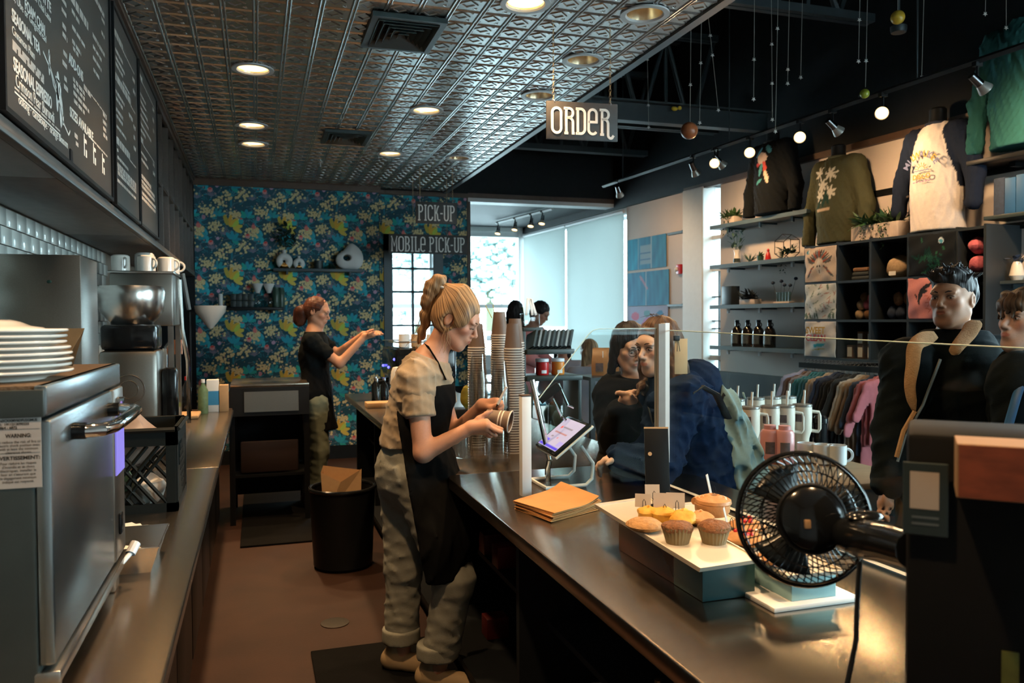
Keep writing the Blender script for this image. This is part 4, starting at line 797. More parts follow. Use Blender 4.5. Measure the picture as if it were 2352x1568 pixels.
for z in(.46,.60): part('frame_rod',MB().tube([(-.05,.15,z),(.10,.15,z),(.10,-.25,z),(-.05,-.25,z),(-.05,.15,z)],.007,8),'bronze',t)
for x,y in((-.05,.15),(.10,.15),(.10,-.25),(-.05,-.25)): part('leg',MB().cyl((x,y,0),(x,y,.62),.008,8),'bronze',t)
for i in range(5): part('cross_rod',MB().cyl((-.05,.1-.08*i,.46),(.10,.1-.08*i,.46),.004,6),'bronze',t)
one('brown_carton',MB().at((.90,1.72,.13)).box((0,0,.21),(.13,.16,.42),.004),'kraft','brown carton standing beside the bronze wire rack','carton')
# ---- paper cups, nested upside down
def cupmesh(r0,r1,h):
    m=MB(); m.mi=0; m.lathe([(.0001,h-.004),(r0*.96,h-.004),(r0,h),(r1,.006)],20,False); m.mi=1; m.lathe([(r1,.007),(r1+.0032,.006),(r1+.0032,.0005),(r1-.001,.0),(r1-.002,.006)],20,False)
    me=m.mesh('paper_cup',True); return m,me
_m,cm=cupmesh(.030,.043,.125); 
def stack(u,base,n,pitch,label,grp,sl=0):
    x,y=base
    for i in range(n):
        o=mobj('paper_cup',cm,['cup_brown','cup_white'],None,(x+random.uniform(-.0008,.0008),y+random.uniform(-.0008,.0008),CZ+.0005+i*pitch)); tag(o,label,'paper cup',grp)
cm.materials.append(MATS['cup_brown']); cm.materials.append(MATS['cup_white']); cm.polygons.foreach_set('material_index',_m.m)
stack(0,(1.182,3.66),42,.0122,'paper cup nested upside down in the nearest tall stack with pale rims','cups in the front stack')
stack(0,(1.21,3.98),47,.0122,'brown paper cup nested in the tallest stack, behind the front stack','cups in the tallest stack')
stack(0,(1.065,3.90),42,.0122,'brown paper cup nested in the left rear stack beside the clear cups','cups in the left stack')
stack(0,(1.245,3.82),44,.0122,'brown paper cup nested in the stack half hidden behind the front one','cups in the middle stack')
one('coffee_stirrers',MB().tube([(1.17,3.98,1.535),(1.135,3.975,1.60)],.002,5).tube([(1.185,3.98,1.535),(1.175,3.975,1.605)],.002,5),'yellow','pair of thin stirrers sticking up from the tallest cup stack','stirrers')
cl_me=MB().lathe([(.0001,.145),(.028,.145),(.030,.14),(.045,.008),(.048,.006),(.048,.0),(.0455,.001)],24,False).mesh('clear_cup')
for (x,y),n,lb,g in(((.995,3.62),22,'clear plastic cup nested in the left clear stack by the barista','clear cups, left stack'),((1.065,3.50),20,'clear plastic cup nested in the clear stack nearest the paper cups','clear cups, right stack')):
    for i in range(n): tag(mobj('clear_cup',cl_me,'clear_plastic',None,(x,y,CZ+.0005+i*.0165)),lb,'plastic cup',g)
one('glass_carafe',MB().at((.90,3.55,CZ)).lathe([(.045,0),(.05,.01),(.04,.12),(.035,.14),(.038,.15),(.036,.15),(.033,.14),(.038,.12),(.046,.012),(.0001,.006)],24,False),'clear_plastic','low clear tumbler at the counter edge behind the barista','tumbler')
# ---- black display rack with jars and menus
rk=thing('counter_rack','black two-shelf counter rack right of the paper cups','rack',(1.60,4.33,CZ)); 
part('side_panel',MB().box2((-.19,-.12,0),(-.165,.12,.58),.003),'slate_black',rk); part('side_panel',MB().box2((.15,-.12,0),(.17,.12,.30),.003),'slate_black',rk)
for z,x1 in((.30,.17),(.45,.12)): part('shelf',MB().box2((-.165,-.14,z),(x1,.12,z+.028),.003),'slate_black',rk)
part('price_plate',MB().box2((-.215,-.122,.50),(-.192,-.118,.56)),'kraft',rk)
def jar(label,u,m,z):
    q=PY(u,850,4.30); t=thing('candle_jar',label,'jar',(q.x,4.27,z)); part('glass_body',MB().lathe([(.0001,.002),(.036,.002),(.038,.008),(.038,.072),(.034,.076)],22,False),m,t); part('lid',MB().lathe([(.036,.076),(.039,.078),(.039,.092),(.036,.095),(.0001,.095)],22,False),'white_metal',t); part('paper_label',MB().lathe([(.0385,.012),(.0385,.03)],6,False,-2.0,-1.2),'white_matte',t)
jar('red candle jar with a pale lid on the black counter rack',1241,'red_gloss',CZ+.328); jar('orange candle jar with a white lid on the black counter rack',1277,'orange_wax',CZ+.328)
for i in range(9): one('menu_leaflet',MB().at((1.475+.028*i,4.27+.002*i,CZ+.479),rx=-.25,ry=.30).box((0,0,.05),(.012,.14,.10)),('slate_black','steel_dark')[i%2],'dark leaflet in the slanted row on top of the black counter rack','leaflet','leaflets on the counter rack')
t=thing('utensil_caddy','clear caddy of white cutlery on top of the black counter rack','caddy',(1.50,4.33,CZ+.60)); part('caddy_body',MB().box2((-.045,-.045,0),(.045,.045,.08),.004),'clear_plastic',t)
for k,(x,a) in enumerate(((-.02,.1),(.015,-.15),(.035,-.3))): part('cutlery',MB().at((x,0,.08),ry=a).box((0,0,.04),(.016,.004,.10),.004),'white_matte',t)
one('caddy_stand',MB().box2((1.44,4.27,CZ+.579),(1.56,4.39,CZ+.60),.002),'slate_black','small black plinth under the cutlery caddy','plinth')
one('glass_jar',MB().at((1.62,4.22,CZ)).lathe([(.0001,.003),(.045,.003),(.048,.01),(.048,.16),(.042,.17)],22,False),'bottle_glass','tall clear jar on the counter under the black rack','jar')
# ---- point of sale tablet
t=thing('sale_tablet','tilted point-of-sale tablet with a lit screen on a white stand','tablet',PD(1292,1000,3.12)); R=Matrix.Rotation(math.radians(-4),4,'Z')@Matrix.Rotation(math.radians(-38),4,'Y')
def tp(name,mb,m,lb=None):
    o=part(name,mb,m,t,label=lb); o.matrix_local=R; return o
tp('bezel',MB().box((0,0,0),(.185,.27,.014),.007),'black_gloss'); tp('rear_shell',MB().box((.0,0,-.010),(.19,.275,.010),.004),'white_metal')
def scr(X,Z):
    img=np.zeros(X.shape+(3,)); img[:]=(.34,.33,.52)
    u,v=X/.235,Z/.155
    for a,b,c,d,col in((.0,1,.0,.09,(.06,.04,.6)),(.1,.9,.84,.88,(.6,.6,.7)),(.18,.26,.66,.76,(.6,.08,.06)),(.30,.75,.69,.74,(.15,.14,.2)),(.15,.75,.50,.55,(.3,.12,.12)),(.2,.3,.34,.40,(.15,.14,.2)),(.5,.56,.34,.4,(.5,.1,.1)),(.0,.3,.12,.26,(.10,.08,.75)),(.75,1,.12,.3,(.28,.26,.62))): img[(u>a)&(u<b)&(v>c)&(v<d)]=col
    return img
m,N_,L_,P_=new_mat('tablet_screen'); MATS['tablet_screen']=m; a_=N_.new('ShaderNodeAttribute'); a_.attribute_name='print'; L_.new(a_.outputs['Color'],P_.inputs['Base Color']); L_.new(a_.outputs['Color'],P_.inputs['Emission Color']); P_.inputs['Emission Strength'].default_value=.9; P_.inputs['Roughness'].default_value=.15
o=grid_print('screen',.235,.155,.006,scr,'tablet_screen',t); o.matrix_local=R@Matrix(((0,0,1,-.078),(-1,0,0,.118),(0,0,0,.0075),(0,0,0,1)))@Matrix.Identity(4); o.matrix_local=R@Matrix(((0,0,1,-.078),(-1,0,0,.118),(0,1,0,.0078),(0,0,0,1)))
tl=t.location; hb=CZ-tl.z; part('stand',MB().tube([(.04,-.09,-.03),(.09,-.09,hb+.09),(.085,-.09,hb+.03),(.06,-.09,hb+.008),(-.10,-.09,hb+.006),(-.10,.09,hb+.006),(.06,.09,hb+.008),(.085,.09,hb+.03),(.09,.09,hb+.09),(.04,.09,-.03)],.0075,8),'white_metal',t)
# chrome arm with a black plate, by the glass
pa=PZ(1222,1095,CZ); t=thing('reader_arm','chrome tube arm holding a small black plate by the glass guard','arm',(1.10,3.02,CZ)); b=t.location
A=[PD(1222,872,3.15)-b,PD(1262,1055,3.15)-b]; part('tube',MB().cyl(A[0],A[1],.011,12),'chrome',t); part('tube',MB().tube([A[1],A[1]+Vector((.0,.02,-.04)),(A[1].x,A[1].y+.02,.0)],.012,10),'chrome',t)
m=MB(); c=PD(1262,902,3.2)-b; m.T=Matrix.Translation(c)@Matrix.Rotation(-.3,4,'Z')@Matrix.Rotation(-.65,4,'Y'); m.box((0,0,0),(.10,.012,.035),.003); part('plate',m,'black_satin',t)
for p,q in(((1283,880),(1305,930)),((1270,915),(1290,955)),((1305,930),(1318,936)),((1290,955),(1300,965))): part('link',MB().cyl(PD(*p,3.22)-b,PD(*q,3.22)-b,.006,8),'chrome',t)
# ---- glass guard
GY=2.72; GX=1.455
gg=thing('glass_guard','clear glass sneeze guard with two square posts on the order counter','glass guard',(GX,GY,CZ))
def gp(name,mb,m,lb=None): o=part(name,mb,m,gg,label=lb); o.location=(-GX,-GY,-CZ); return o
q=PZ(1207,1138,CZ); gp('post',MB().box2((q.x-.018,q.y-.018,CZ),(q.x+.018,q.y+.018,CZ+.365),.002),'white_metal'); gp('post_cap',MB().box2((q.x-.019,q.y-.019,CZ+.365),(q.x+.019,q.y+.019,CZ+.370),.001),'brown_trim')
qb=PY(1521,1130,GY); PBX=qb.x; gp('post',MB().box2((PBX-.024,GY-.018,CZ),(PBX+.004,GY+.018,CZ+.625)),'post_grey') if mat('post_grey',(.26,.25,.24),.5) else None; gp('post_face',MB().box2((PBX+.004,GY-.018,CZ),(PBX+.022,GY+.018,CZ+.628)),'white_metal')
zt=PY(1440,754,GY).z
def L2(u,v): p=PY(u,v,GY); return (p.x,p.z)
poly=[L2(1238,1108),L2(1238,915),L2(1352,768),L2(1362,759),L2(1374,755.5),(PBX-.024,zt),(PBX-.024,CZ+.03)]; poly[0]=(poly[1][0],CZ+.03)
m=MB(); m.T=Matrix.Translation((0,GY,0))@Matrix.Rotation(math.pi/2,4,'X'); m.prism(poly,-.003,.003); gp('glass_panel',m,'guard_glass')
gp('glass_edge',MB().tube([(x,GY,z) for x,z in poly[1:6]],.0020,6),'glass_edge')
e=Vector((1.62,1.0)); s0=Vector((PBX+.022,GY)); zt1=1.485
xe=lambda y: PBX+.022+(1.53-PBX)*(GY-y)/(GY-.2)
pts=[(PBX+.022,GY),(xe(.2),.2)]
def quad(z0,z1a,z1b,w):
    (x0,y0),(x1,y1)=pts; return MB().add([(x0-w,y0,z0),(x1-w,y1,z0),(x1-w,y1,z1b),(x0-w,y0,z1a),(x0+w,y0,z0),(x1+w,y1,z0),(x1+w,y1,z1b),(x0+w,y0,z1a)],[(0,1,2,3),(7,6,5,4),(0,4,5,1),(1,5,6,2),(2,6,7,3),(3,7,4,0)])
zA=PY(1545,758,GY).z; zB=1.44
gp('glass_panel',quad(CZ+.012,zA,zB,.003),'guard_glass'); gp('glass_edge',MB().tube([(pts[0][0],pts[0][1],zA),(pts[1][0],pts[1][1],zB)],.0020,6),'glass_edge')
gp('glass_channel',MB().tube([(pts[0][0],pts[0][1],CZ+.006),(pts[1][0],pts[1][1],CZ+.006)],.006,4),'white_metal')
t=thing('clipped_card','tan blank card hanging from the glass guard by a black binder clip','card',(PBX+.07,GY-.02,1.40)); part('card',MB().box((0,0,-.02),(.055,.002,.135),.0005),'kraft',t); part('binder_clip',MB().box((-.02,0,.05),(.025,.012,.02),.003).tube([(-.02,-.008,.04),(-.024,-.012,.0),(-.012,-.012,.0),(-.016,-.008,.04)],.0012,5),'black_satin',t)
q=PZ(1512,1155,CZ); t=thing('counter_sign','black counter display seen from behind, with a tan top edge and a round button','display',(q.x,q.y,CZ)); m=MB(); m.T=Matrix.Rotation(-.35,4,'Z')@Matrix.Rotation(-.22,4,'X'); m.box((0,0,.13),(.085,.012,.26),.003); part('panel',m,'black_satin',t); m=MB(); m.T=Matrix.Rotation(-.35,4,'Z')@Matrix.Rotation(-.22,4,'X'); m.box((0,0,.262),(.085,.014,.006)); part('top_edge',m,'kraft',t); m=MB(); m.T=Matrix.Rotation(-.35,4,'Z')@Matrix.Rotation(-.22,4,'X'); m.at if 0 else None; m.cyl((-.025,-.006,.17),(-.025,-.010,.17),.007,12); part('button',m,'kraft',t); part('foot',MB().box((.0,.04,.006),(.08,.12,.012),.003),'black_satin',t)
# ---- brown paper bags
def bag(i,n):
    c=[(.827,2.55),(.885,2.345),(1.10,2.46),(1.06,2.72)]; m=MB(); z=CZ+.001+.0036*i; j=lambda:random.uniform(-.008,.008); vs=[]
    K=7
    a,b,c_,d=[Vector((x+j(),y+j())) for x,y in c]
    for r in range(K+1):
        for s in range(K+1):
            u,v=r/K,s/K; p=(a*(1-u)+d*u)*(1-v)+(b*(1-u)+c_*u)*v; lift=.022*(i/n)*(2*u-1)**2*max(0,u-.3)+.004*math.sin(u*5+i)*u*(i/n); vs.append((p.x,p.y,z+lift))
    off=len(vs); vs+=[(x,y,zz+.0022) for x,y,zz in vs]; fs=[]; I=lambda r,s:r*(K+1)+s
    for r in range(K):
        for s in range(K): fs+=[(off+I(r,s),off+I(r,s+1),off+I(r+1,s+1),off+I(r+1,s)),(I(r,s),I(r+1,s),I(r+1,s+1),I(r,s+1))]
    for r in range(K): fs+=[(I(r,0),off+I(r,0),off+I(r+1,0),I(r+1,0)),(I(r,K),I(r+1,K),off+I(r+1,K),off+I(r,K)),(I(0,r),I(0,r+1),off+I(0,r+1),off+I(0,r)),(I(K,r),off+I(K,r),off+I(K,r+1),I(K,r+1))]
    return m.add(vs,fs)
for i in range(9): one('paper_bag',bag(i,9),'kraft_orange','flat brown paper bag in the pile beside the white post' if i<8 else 'top brown paper bag of the pile beside the white post','bag','paper bags on the counter')
# ---- pastry trays
def tray(name,label,pts,z,th=.012,m='tray_cream'):
    me=MB(); c=sum((Vector(p) for p in pts),Vector((0,0)))/4; up=[tuple(c+(Vector(p)-c)*1.0) for p in pts]; lo=[tuple(c+(Vector(p)-c)*.97) for p in pts]; inn=[tuple(c+(Vector(p)-c)*.95) for p in pts]
    vs=[(x,y,z) for x,y in lo]+[(x,y,z+th) for x,y in up]+[(x,y,z+th) for x,y in inn]+[(x,y,z+th*.75) for x,y in inn]
    me.add(vs,[(3,2,1,0)]+[(i,(i+1)%4,4+(i+1)%4,4+i) for i in range(4)]+[(4+i,4+(i+1)%4,8+(i+1)%4,8+i) for i in range(4)]+[(8+i,8+(i+1)%4,12+(i+1)%4,12+i) for i in range(4)]+[(12,13,14,15)])
    return one(name,me,m,label,'tray',smooth=False)
mat('tray_cream',(.62,.55,.44),.25,var=.04,coat=.2); mat('riser_red',(.06,.018,.014),.25,var=.3); mat('riser_teal',(.03,.09,.10),.3)
TZ=.985; T1=[(.933,2.125),(.905,1.497),(1.070,1.512),(1.125,2.165)]
tray('pastry_tray','long cream ceramic tray of pastries raised on a dark block',T1,TZ-.012)
t=thing('tray_riser','dark red and teal block holding up the long pastry tray','riser',(1.0,1.75,CZ)); part('riser_body',MB().box2((-.045,-.18,0),(.09,.26,.092),.003),'riser_red',t); part('riser_face',MB().box2((-.047,-.182,.001),(.092,-.05,.091),.003),'riser_teal',t)
T2=[(1.155,2.15),(1.10,1.46),(1.245,1.45),(1.30,2.15)]; tray('pastry_tray','cream tray of fruit danishes behind the wire fan, lower than the long tray',T2,.948,.012)
t=thing('tray_riser','pale teal block under the lower pastry tray by the fan','riser',(1.18,1.75,CZ)); part('riser_body',MB().box2((-.055,-.27,.012),(.065,.25,.067),.003),'riser_pale',t) if mat('riser_pale',(.30,.50,.52),.35) else None
part('base_plate',MB().box2((-.115,-.29,.0),(.115,.30,.012),.003),'white_matte',t)
# muffins with pleated papers
def muffin(label,u,v,r=.036):
    q=PZ(u,v,TZ); t=thing('muffin',label,'muffin',(q.x,q.y,TZ-.003),group='muffins'); n=48; vs=[];fs=[]
    for j,(rr,z) in enumerate(((r*.72,0),(r*.86,r*.55),(r*1.0,r*1.05))):
        for i in range(n): f=1+.035*(1 if i%2 else -1)*(j+.5)/2; a=2*math.pi*i/n; vs.append((rr*f*math.cos(a),rr*f*math.sin(a),z+(.0015*(i%2) if j==2 else 0)))
    for j in range(2):
        for i in range(n): fs.append((j*n+i,j*n+(i+1)%n,(j+1)*n+(i+1)%n,(j+1)*n+i))
    fs.append(tuple(range(n-1,-1,-1))); part('paper_case',MB().add(vs,fs),'muffin_paper',t,False); m=MB(); blob(m,(0,0,r*1.0),(r*1.03,r*1.03,r*.42),int(u),.10,20,10); part('crumb_top',m,'muffin_top',t)
mat('muffin_paper',(.20,.15,.075),.7,var=.3); mat('muffin_top',(.20,.085,.035),.85,var=.8,scale=140,bump=1,bscale=160,dist=.006)
muffin('brown muffin in a pleated paper, left of the two',1556,1243,.0375); muffin('brown muffin in a pleated paper, right of the two',1640,1243,.0385)
mat('cookie',(.40,.22,.09),.85,var=.5,scale=80,bump=1,bscale=90,dist=.006); mat('egg_yellow',(.60,.32,.04),.6,var=.3,scale=60,bump=.6,bscale=60); mat('bun',(.50,.24,.09),.45,var=.5,scale=30,bump=.5,bscale=60); mat('sugar',(.72,.66,.58),.7)
q=PZ(1480,1216,TZ); one('cookie',blob(MB(),(q.x,q.y,TZ+.013),(.046,.05,.017),4,.06,22,10),'cookie','round sugar-dusted cookie at the left end of the pastry tray','cookie')
for k,(u,v,r,lb) in enumerate(((1490,1178,.030,'yellow egg bite behind the round cookie'),(1525,1182,.032,'yellow egg bite beneath the leaning price card'),(1570,1192,.034,'yellow crumbled pastry between muffins and cards'),(1610,1190,.030,'yellow pastry dusted with sugar beside the cinnamon roll'))):
    q=PZ(u,v+14,TZ); one('egg_pastry',blob(MB(),(q.x,q.y,TZ+r*.55),(r*1.1,r*1.1,r*.62),k+20,.22,20,12),'egg_yellow' if k!=3 else 'bun',lb,'pastry')
q=PZ(1637,1192,TZ); t=thing('cinnamon_roll','golden cinnamon roll with sugar at the back of the tray','pastry',(q.x+.03,q.y+.05,TZ-.002)); R_=.046
m=MB(); pts_=[];rs=[]
for i in range(90): a=i*.24; r=.008+R_*.86*i/90; pts_.append((r*math.cos(a),r*math.sin(a),.034+.014*(1-i/90))); rs.append(.011)
m.tube(pts_,.01,8,True,rs); part('coil',m,'bun',t); part('side',MB().lathe([(R_*.85,0),(R_*1.02,.012),(R_*1.05,.032),(R_*.8,.044)],24),'bun',t); part('icing',blob(MB(),(R_*.55,.0,.040),(.020,.03,.010),3,.3),'sugar',t)
for k,(u,v,lb) in enumerate(((1715,1250,'glazed danish with red berries seen through the fan guard, nearest'),(1745,1215,'glazed danish behind the fan blades'),(1735,1300,'flat golden pastry at the front of the lower tray'))):
    q=PZ(u,v,.957); q.x=max(1.14,min(1.24,q.x)); t=thing('danish',lb,'pastry',(q.x,q.y,.957)); part('dough',blob(MB(),(0,0,.014),(.045,.055,.016),k+30,.15,20,10),'bun',t)
    if k<2:
        for i in range(7): part('berry',MB().at((random.uniform(-.02,.02),random.uniform(-.025,.025),.029)).sph((0,0,0),.0065,10,6),'red_gloss',t)
# price cards on clips
for k,(u,v,z0,w,h,rz,lb) in enumerate(((1484,1163,TZ,.043,.036,-.55,'grey price card at the left of the tray, above the cookie'),(1507,1142,TZ,.042,.040,-.35,'grey price card standing tallest at the back of the tray'),(1532,1175,TZ,.052,.05,-.5,'grey price card leaning in front of the yellow pastry'),(1560,1166,TZ,.05,.042,-.5,'grey price card half hidden behind the front card'),(1646,1132,TZ+.03,.02,.055,.75,'narrow grey price card stuck in the cinnamon roll'),(1686,1208,.957,.03,.05,.9,'grey price card beside the rim of the wire fan'))):
    q=PZ(u,v+24,z0); t=thing('price_card',lb,'card',(q.x,q.y+.02,z0)); m=MB(); m.T=Matrix.Rotation(rz,4,'Z')@Matrix.Rotation(-.22,4,'X'); m.box((0,0,.022+h/2),(w,.0012,h)); part('card',m,'card_grey',t); part('clip_wire',MB().tube([(-.006,-.012,.0),(-.004,-.008,.04),(.0,-.008,.046),(.004,-.008,.04),(.006,-.012,.0)],.0009,5),'black_satin',t); part('clip_base',MB().box((0,-.008,.004),(.018,.016,.008),.002),'black_satin',t)
# ---- clip fan
fc=PD(1846,1190,1.25); back=(C0-fc).normalized(); back=(Matrix.Rotation(math.radians(16),3,'Z')@back).normalized()
fn=thing('clip_fan','black wire clip fan seen from behind at the right end of the counter','fan',fc); fr=back.to_track_quat('Z','Y').to_matrix().to_4x4()
def fp(name,mb,m,lb=None): o=part(name,mb,m,fn,label=lb); o.matrix_local=fr; return o
RF=.1015
fp('outer_ring',MB().torus((0,0,0),RF,.0042,64,8).torus((0,0,.012),RF-.004,.0016,64,6),'black_gloss')
m=MB()
for i in range(56):
    a=2*math.pi*i/56; c,s=math.cos(a),math.sin(a); m.tube([(.046*c,.046*s,.034),(.075*c,.075*s,.032),(.094*c,.094*s,.018),(RF*c,RF*s,.002)],.0011,4,False)
m.torus((0,0,.032),.072,.0012,48,4); fp('rear_grill',m,'black_gloss')
m=MB()
for i in range(48):
    a=2*math.pi*i/48; pts_=[]
    for k in range(7):
        f=k/6; r=.022+(RF-.022)*f; aa=a+1.1*f; pts_.append((r*math.cos(aa),r*math.sin(aa),-.040+.038*f**3))
    m.tube(pts_,.0010,4,False)
m.torus((0,0,-.034),.06,.0011,40,4); fp('front_grill',m,'black_gloss'); fp('front_badge',MB().lathe([(.0001,-.044),(.022,-.042),(.024,-.038)],24),'black_gloss')
m=MB()
for k in range(3):
    vs=[];fs=[]
    for i in range(6):
        for j in range(7):
            r=.02+.066*i/5; a=k*2.094+(-.55+1.15*j/6)*(.75+.25*i/5); vs.append((r*math.cos(a),r*math.sin(a),-.010+.020*(j/6-.5)))
    for i in range(5):
        for j in range(6): fs.append((i*7+j,i*7+j+1,(i+1)*7+j+1,(i+1)*7+j))
    m=MB().add(vs,fs); o=fp('blade',m,'fan_blade') if 'fan_blade' in MATS or mat('fan_blade',(.012,.016,.018),.25) else None; o.modifiers.new('t','SOLIDIFY').thickness=.0015
fp('motor_housing',MB().lathe([(.030,.0),(.050,.026),(.050,.040),(.046,.052),(.034,.060),(.0001,.061)],36),'black_gloss'); fp('motor_band',MB().torus((0,0,.042),.0505,.003,36,8),'black_satin'); fp('switch',MB().box((-.012,-.008,.061),(.010,.014,.006),.002),'brass_sheet')
fl=fr.inverted().to_3x3()
arm0=PD(1935,1225,1.20)-fc; arm1=PD(2100,1265,1.02)-fc
part('neck',MB().tube([PD(1900,1215,1.20)-fc,arm0,PD(1985,1238,1.14)-fc,PD(2050,1250,1.07)-fc,arm1],.02,14,True,[.016,.026,.030,.028,.026],flat=.95),'black_gloss',fn); part('neck_knob',MB().sph(PD(1985,1185,1.16)-fc,(.03,.02,.008),14,8),'black_gloss',fn)
part('cord',MB().tube([PD(1975,1290,1.12)-fc,PD(1972,1330,1.12)-fc,PD(1968,1400,1.11)-fc,PD(1966,1470,1.10)-fc,PD(1952,1540,1.09)-fc,PD(1940,1600,1.08)-fc,(PZ(1930,1640,CZ+.004)-fc)],.0036,8),'black_satin',fn)
# ---- black machine at the right edge with a kraft box on top
bx=thing('receipt_printer','black equipment cabinet filling the lower right corner','cabinet',(.95,.62,CZ)); 
Rz=Matrix.Rotation(-PSI,4,'Z')
RBX=-PSI-math.radians(27)
def xp(name,mb,m,lb=None): o=part(name,mb,m,bx,label=lb); o.matrix_local=Matrix.Rotation(RBX,4,'Z'); return o
ZT=.497
p=PD(2083,1000,1.0)-bx.location; p.z=0; q=Matrix.Rotation(-RBX,3,'Z')@p
x0,y0=q.x,q.y
xp('housing',MB().box2((x0,y0,.0),(x0+.36,y0+.16,ZT),.008),'black_matte') if mat('black_matte',(.006,.0065,.007),.7,spec=.15) else None; xp('side_strip',MB().box2((x0+.137,y0-.003,.0),(x0+.148,y0,.37)),'steel'); xp('sticker',MB().box2((x0+.104,y0-.002,.10),(x0+.122,y0,.24)),'sticker_olive') if mat('sticker_olive',(.10,.11,.02),.6,var=.6,scale=40) else None
kb=thing('kraft_box','brown cardboard box with an orange printed side, on the black cabinet','box',(0,0,0)); kb.matrix_world=Matrix.Translation(bx.location+Vector((0,0,ZT-.062)))@Matrix.Rotation(RBX,4,'Z')
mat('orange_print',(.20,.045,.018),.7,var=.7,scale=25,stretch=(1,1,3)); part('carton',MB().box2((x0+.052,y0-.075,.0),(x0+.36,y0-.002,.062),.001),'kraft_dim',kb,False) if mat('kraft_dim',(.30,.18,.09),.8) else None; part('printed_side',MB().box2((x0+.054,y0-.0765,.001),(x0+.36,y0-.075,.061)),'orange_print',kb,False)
ck=thing('code_card','black card in a clear holder fixed to the cabinet edge, with a blank pale square','card',(0,0,0)); ck.matrix_world=Matrix.Translation(bx.location)@Matrix.Rotation(RBX,4,'Z'); zc=ZT-.04
part('card',MB().box2((x0-.004,y0-.012,zc-.085),(x0+.046,y0-.008,zc+.005),.001),'slate_black',ck,False); part('pale_square',MB().box2((x0+.004,y0-.0126,zc-.052),(x0+.036,y0-.012,zc-.006)),'card_grey',ck,False)
for k in range(2): part('caption_line',MB().box2((x0+.006,y0-.0126,zc-.064-.008*k),(x0+.036,y0-.012,zc-.061-.008*k)),'steel_dark',ck,False)
# ================================================================ espresso station at the far end
em=thing('espresso_machine','black and chrome espresso machine the rear barista works at','espresso machine',(1.32,6.75,CZ))
part('body',MB().box2((-.25,-.38,.16),(.25,.38,.42),.03),'black_gloss',em); part('base',MB().box2((-.28,-.38,.02),(.24,.38,.08),.015),'steel_dark',em); part('drip_grate',MB().box2((-.30,-.36,.08),(.0,.36,.09)),'steel',em); part('back_column',MB().box2((.02,-.36,.08),(.24,.36,.17)),'black_gloss',em); part('cup_rail',MB().tube([(-.24,-.37,.47),(.24,-.37,.47),(.24,.37,.47),(-.24,.37,.47),(-.24,-.37,.47)],.008,6),'chrome',em)
for y in(-.2,.05,.25):
    g=part('group_head',MB().cyl((-.16,y,.20),(-.16,y,.13),.035,18),'chrome',em); part('portafilter',MB().cyl((-.16,y,.14),(-.34,y-.05,.12),.014,10,.018),'black_gloss',g)
for y,z in((-.30,.33),(.0,.25),(.3,.25)): part('indicator',MB().sph((-.252,y,z),.011,10,6),'led_blue',em) if 'led_blue' in MATS or mat('led_blue',(.1,.1,1),.3,emit=(.12,.12,1),es=4) else None
part('steam_wand',MB().tube([(-.24,-.33,.25),(-.30,-.34,.2),(-.30,-.34,.05)],.006,8),'chrome',em)
for k,(x,y,m_,lb) in enumerate(((1.15,6.45,'white_matte','white'),(1.26,6.5,'kraft','tan'),(1.38,6.45,'white_matte','farther white'),(1.2,6.75,'kraft','second tan'))): one('stacked_cup',mug(MB().at((x,y,CZ+.421)),.045,.11),m_,'%s cup standing on top of the espresso machine'%lb,'cup')
t=thing('iced_drink','tall orange iced drink with a white top behind the front barista','drink',(.97,5.75,CZ)); part('cup_body',MB().lathe([(.036,0),(.047,.14),(.049,.145),(.049,.15),(.04,.185)],20),'orange_wax',t); part('white_top',MB().at((0,0,.186)).lathe([(.05,0),(.05,.012),(.042,.09),(.03,.12),(.0001,.125)],20),'white_matte',t)
for k,(x,y) in enumerate(((.88,6.15),(.95,6.22),(1.02,6.12),(.90,6.35))): bottle('syrup_pump','%s dark pump bottle on the counter between the two baristas'%('nearest','second','third','farthest')[k],'bottle',(x,y,CZ),.032,.20,'black_gloss' if k%2 else 'bottle_glass','chrome',neck=.4)
one('tamp_tray',MB().at((.88,5.95,CZ)).box((0,0,.02),(.22,.16,.04),.006),'kraft','wooden tamping block at the edge of the espresso counter','tray')
for k in range(3): one('steel_pitcher',MB().at((.92+.09*k,5.55-.03*k,CZ)).lathe([(.042,0),(.045,.01),(.04,.09),(.045,.11),(.042,.11),(.038,.09),(.042,.012),(.0001,.008)],20,False),'steel','%s steel milk pitcher near the espresso machine'%('nearest','middle','farthest')[k],'pitcher')
one('chip_bag',blob(MB(),(1.30,5.0,CZ+.147),(.045,.03,.075),9,.15),'yellow_bag','small yellow snack bag seen under the front barista\'s chin','bag') if mat('yellow_bag',(.22,.18,.02),.5,var=.6,scale=30) else None
one('bag_box',MB().box2((1.18,4.94,CZ),(1.42,5.10,CZ+.072),.004),'black_satin','black box under the yellow snack bag','box')
one('dark_canister',MB().at((1.12,5.05,CZ)).lathe([(.05,0),(.055,.01),(.055,.30),(.04,.33)],20),'black_gloss','dark canister on the counter behind the front barista\'s apron','canister')
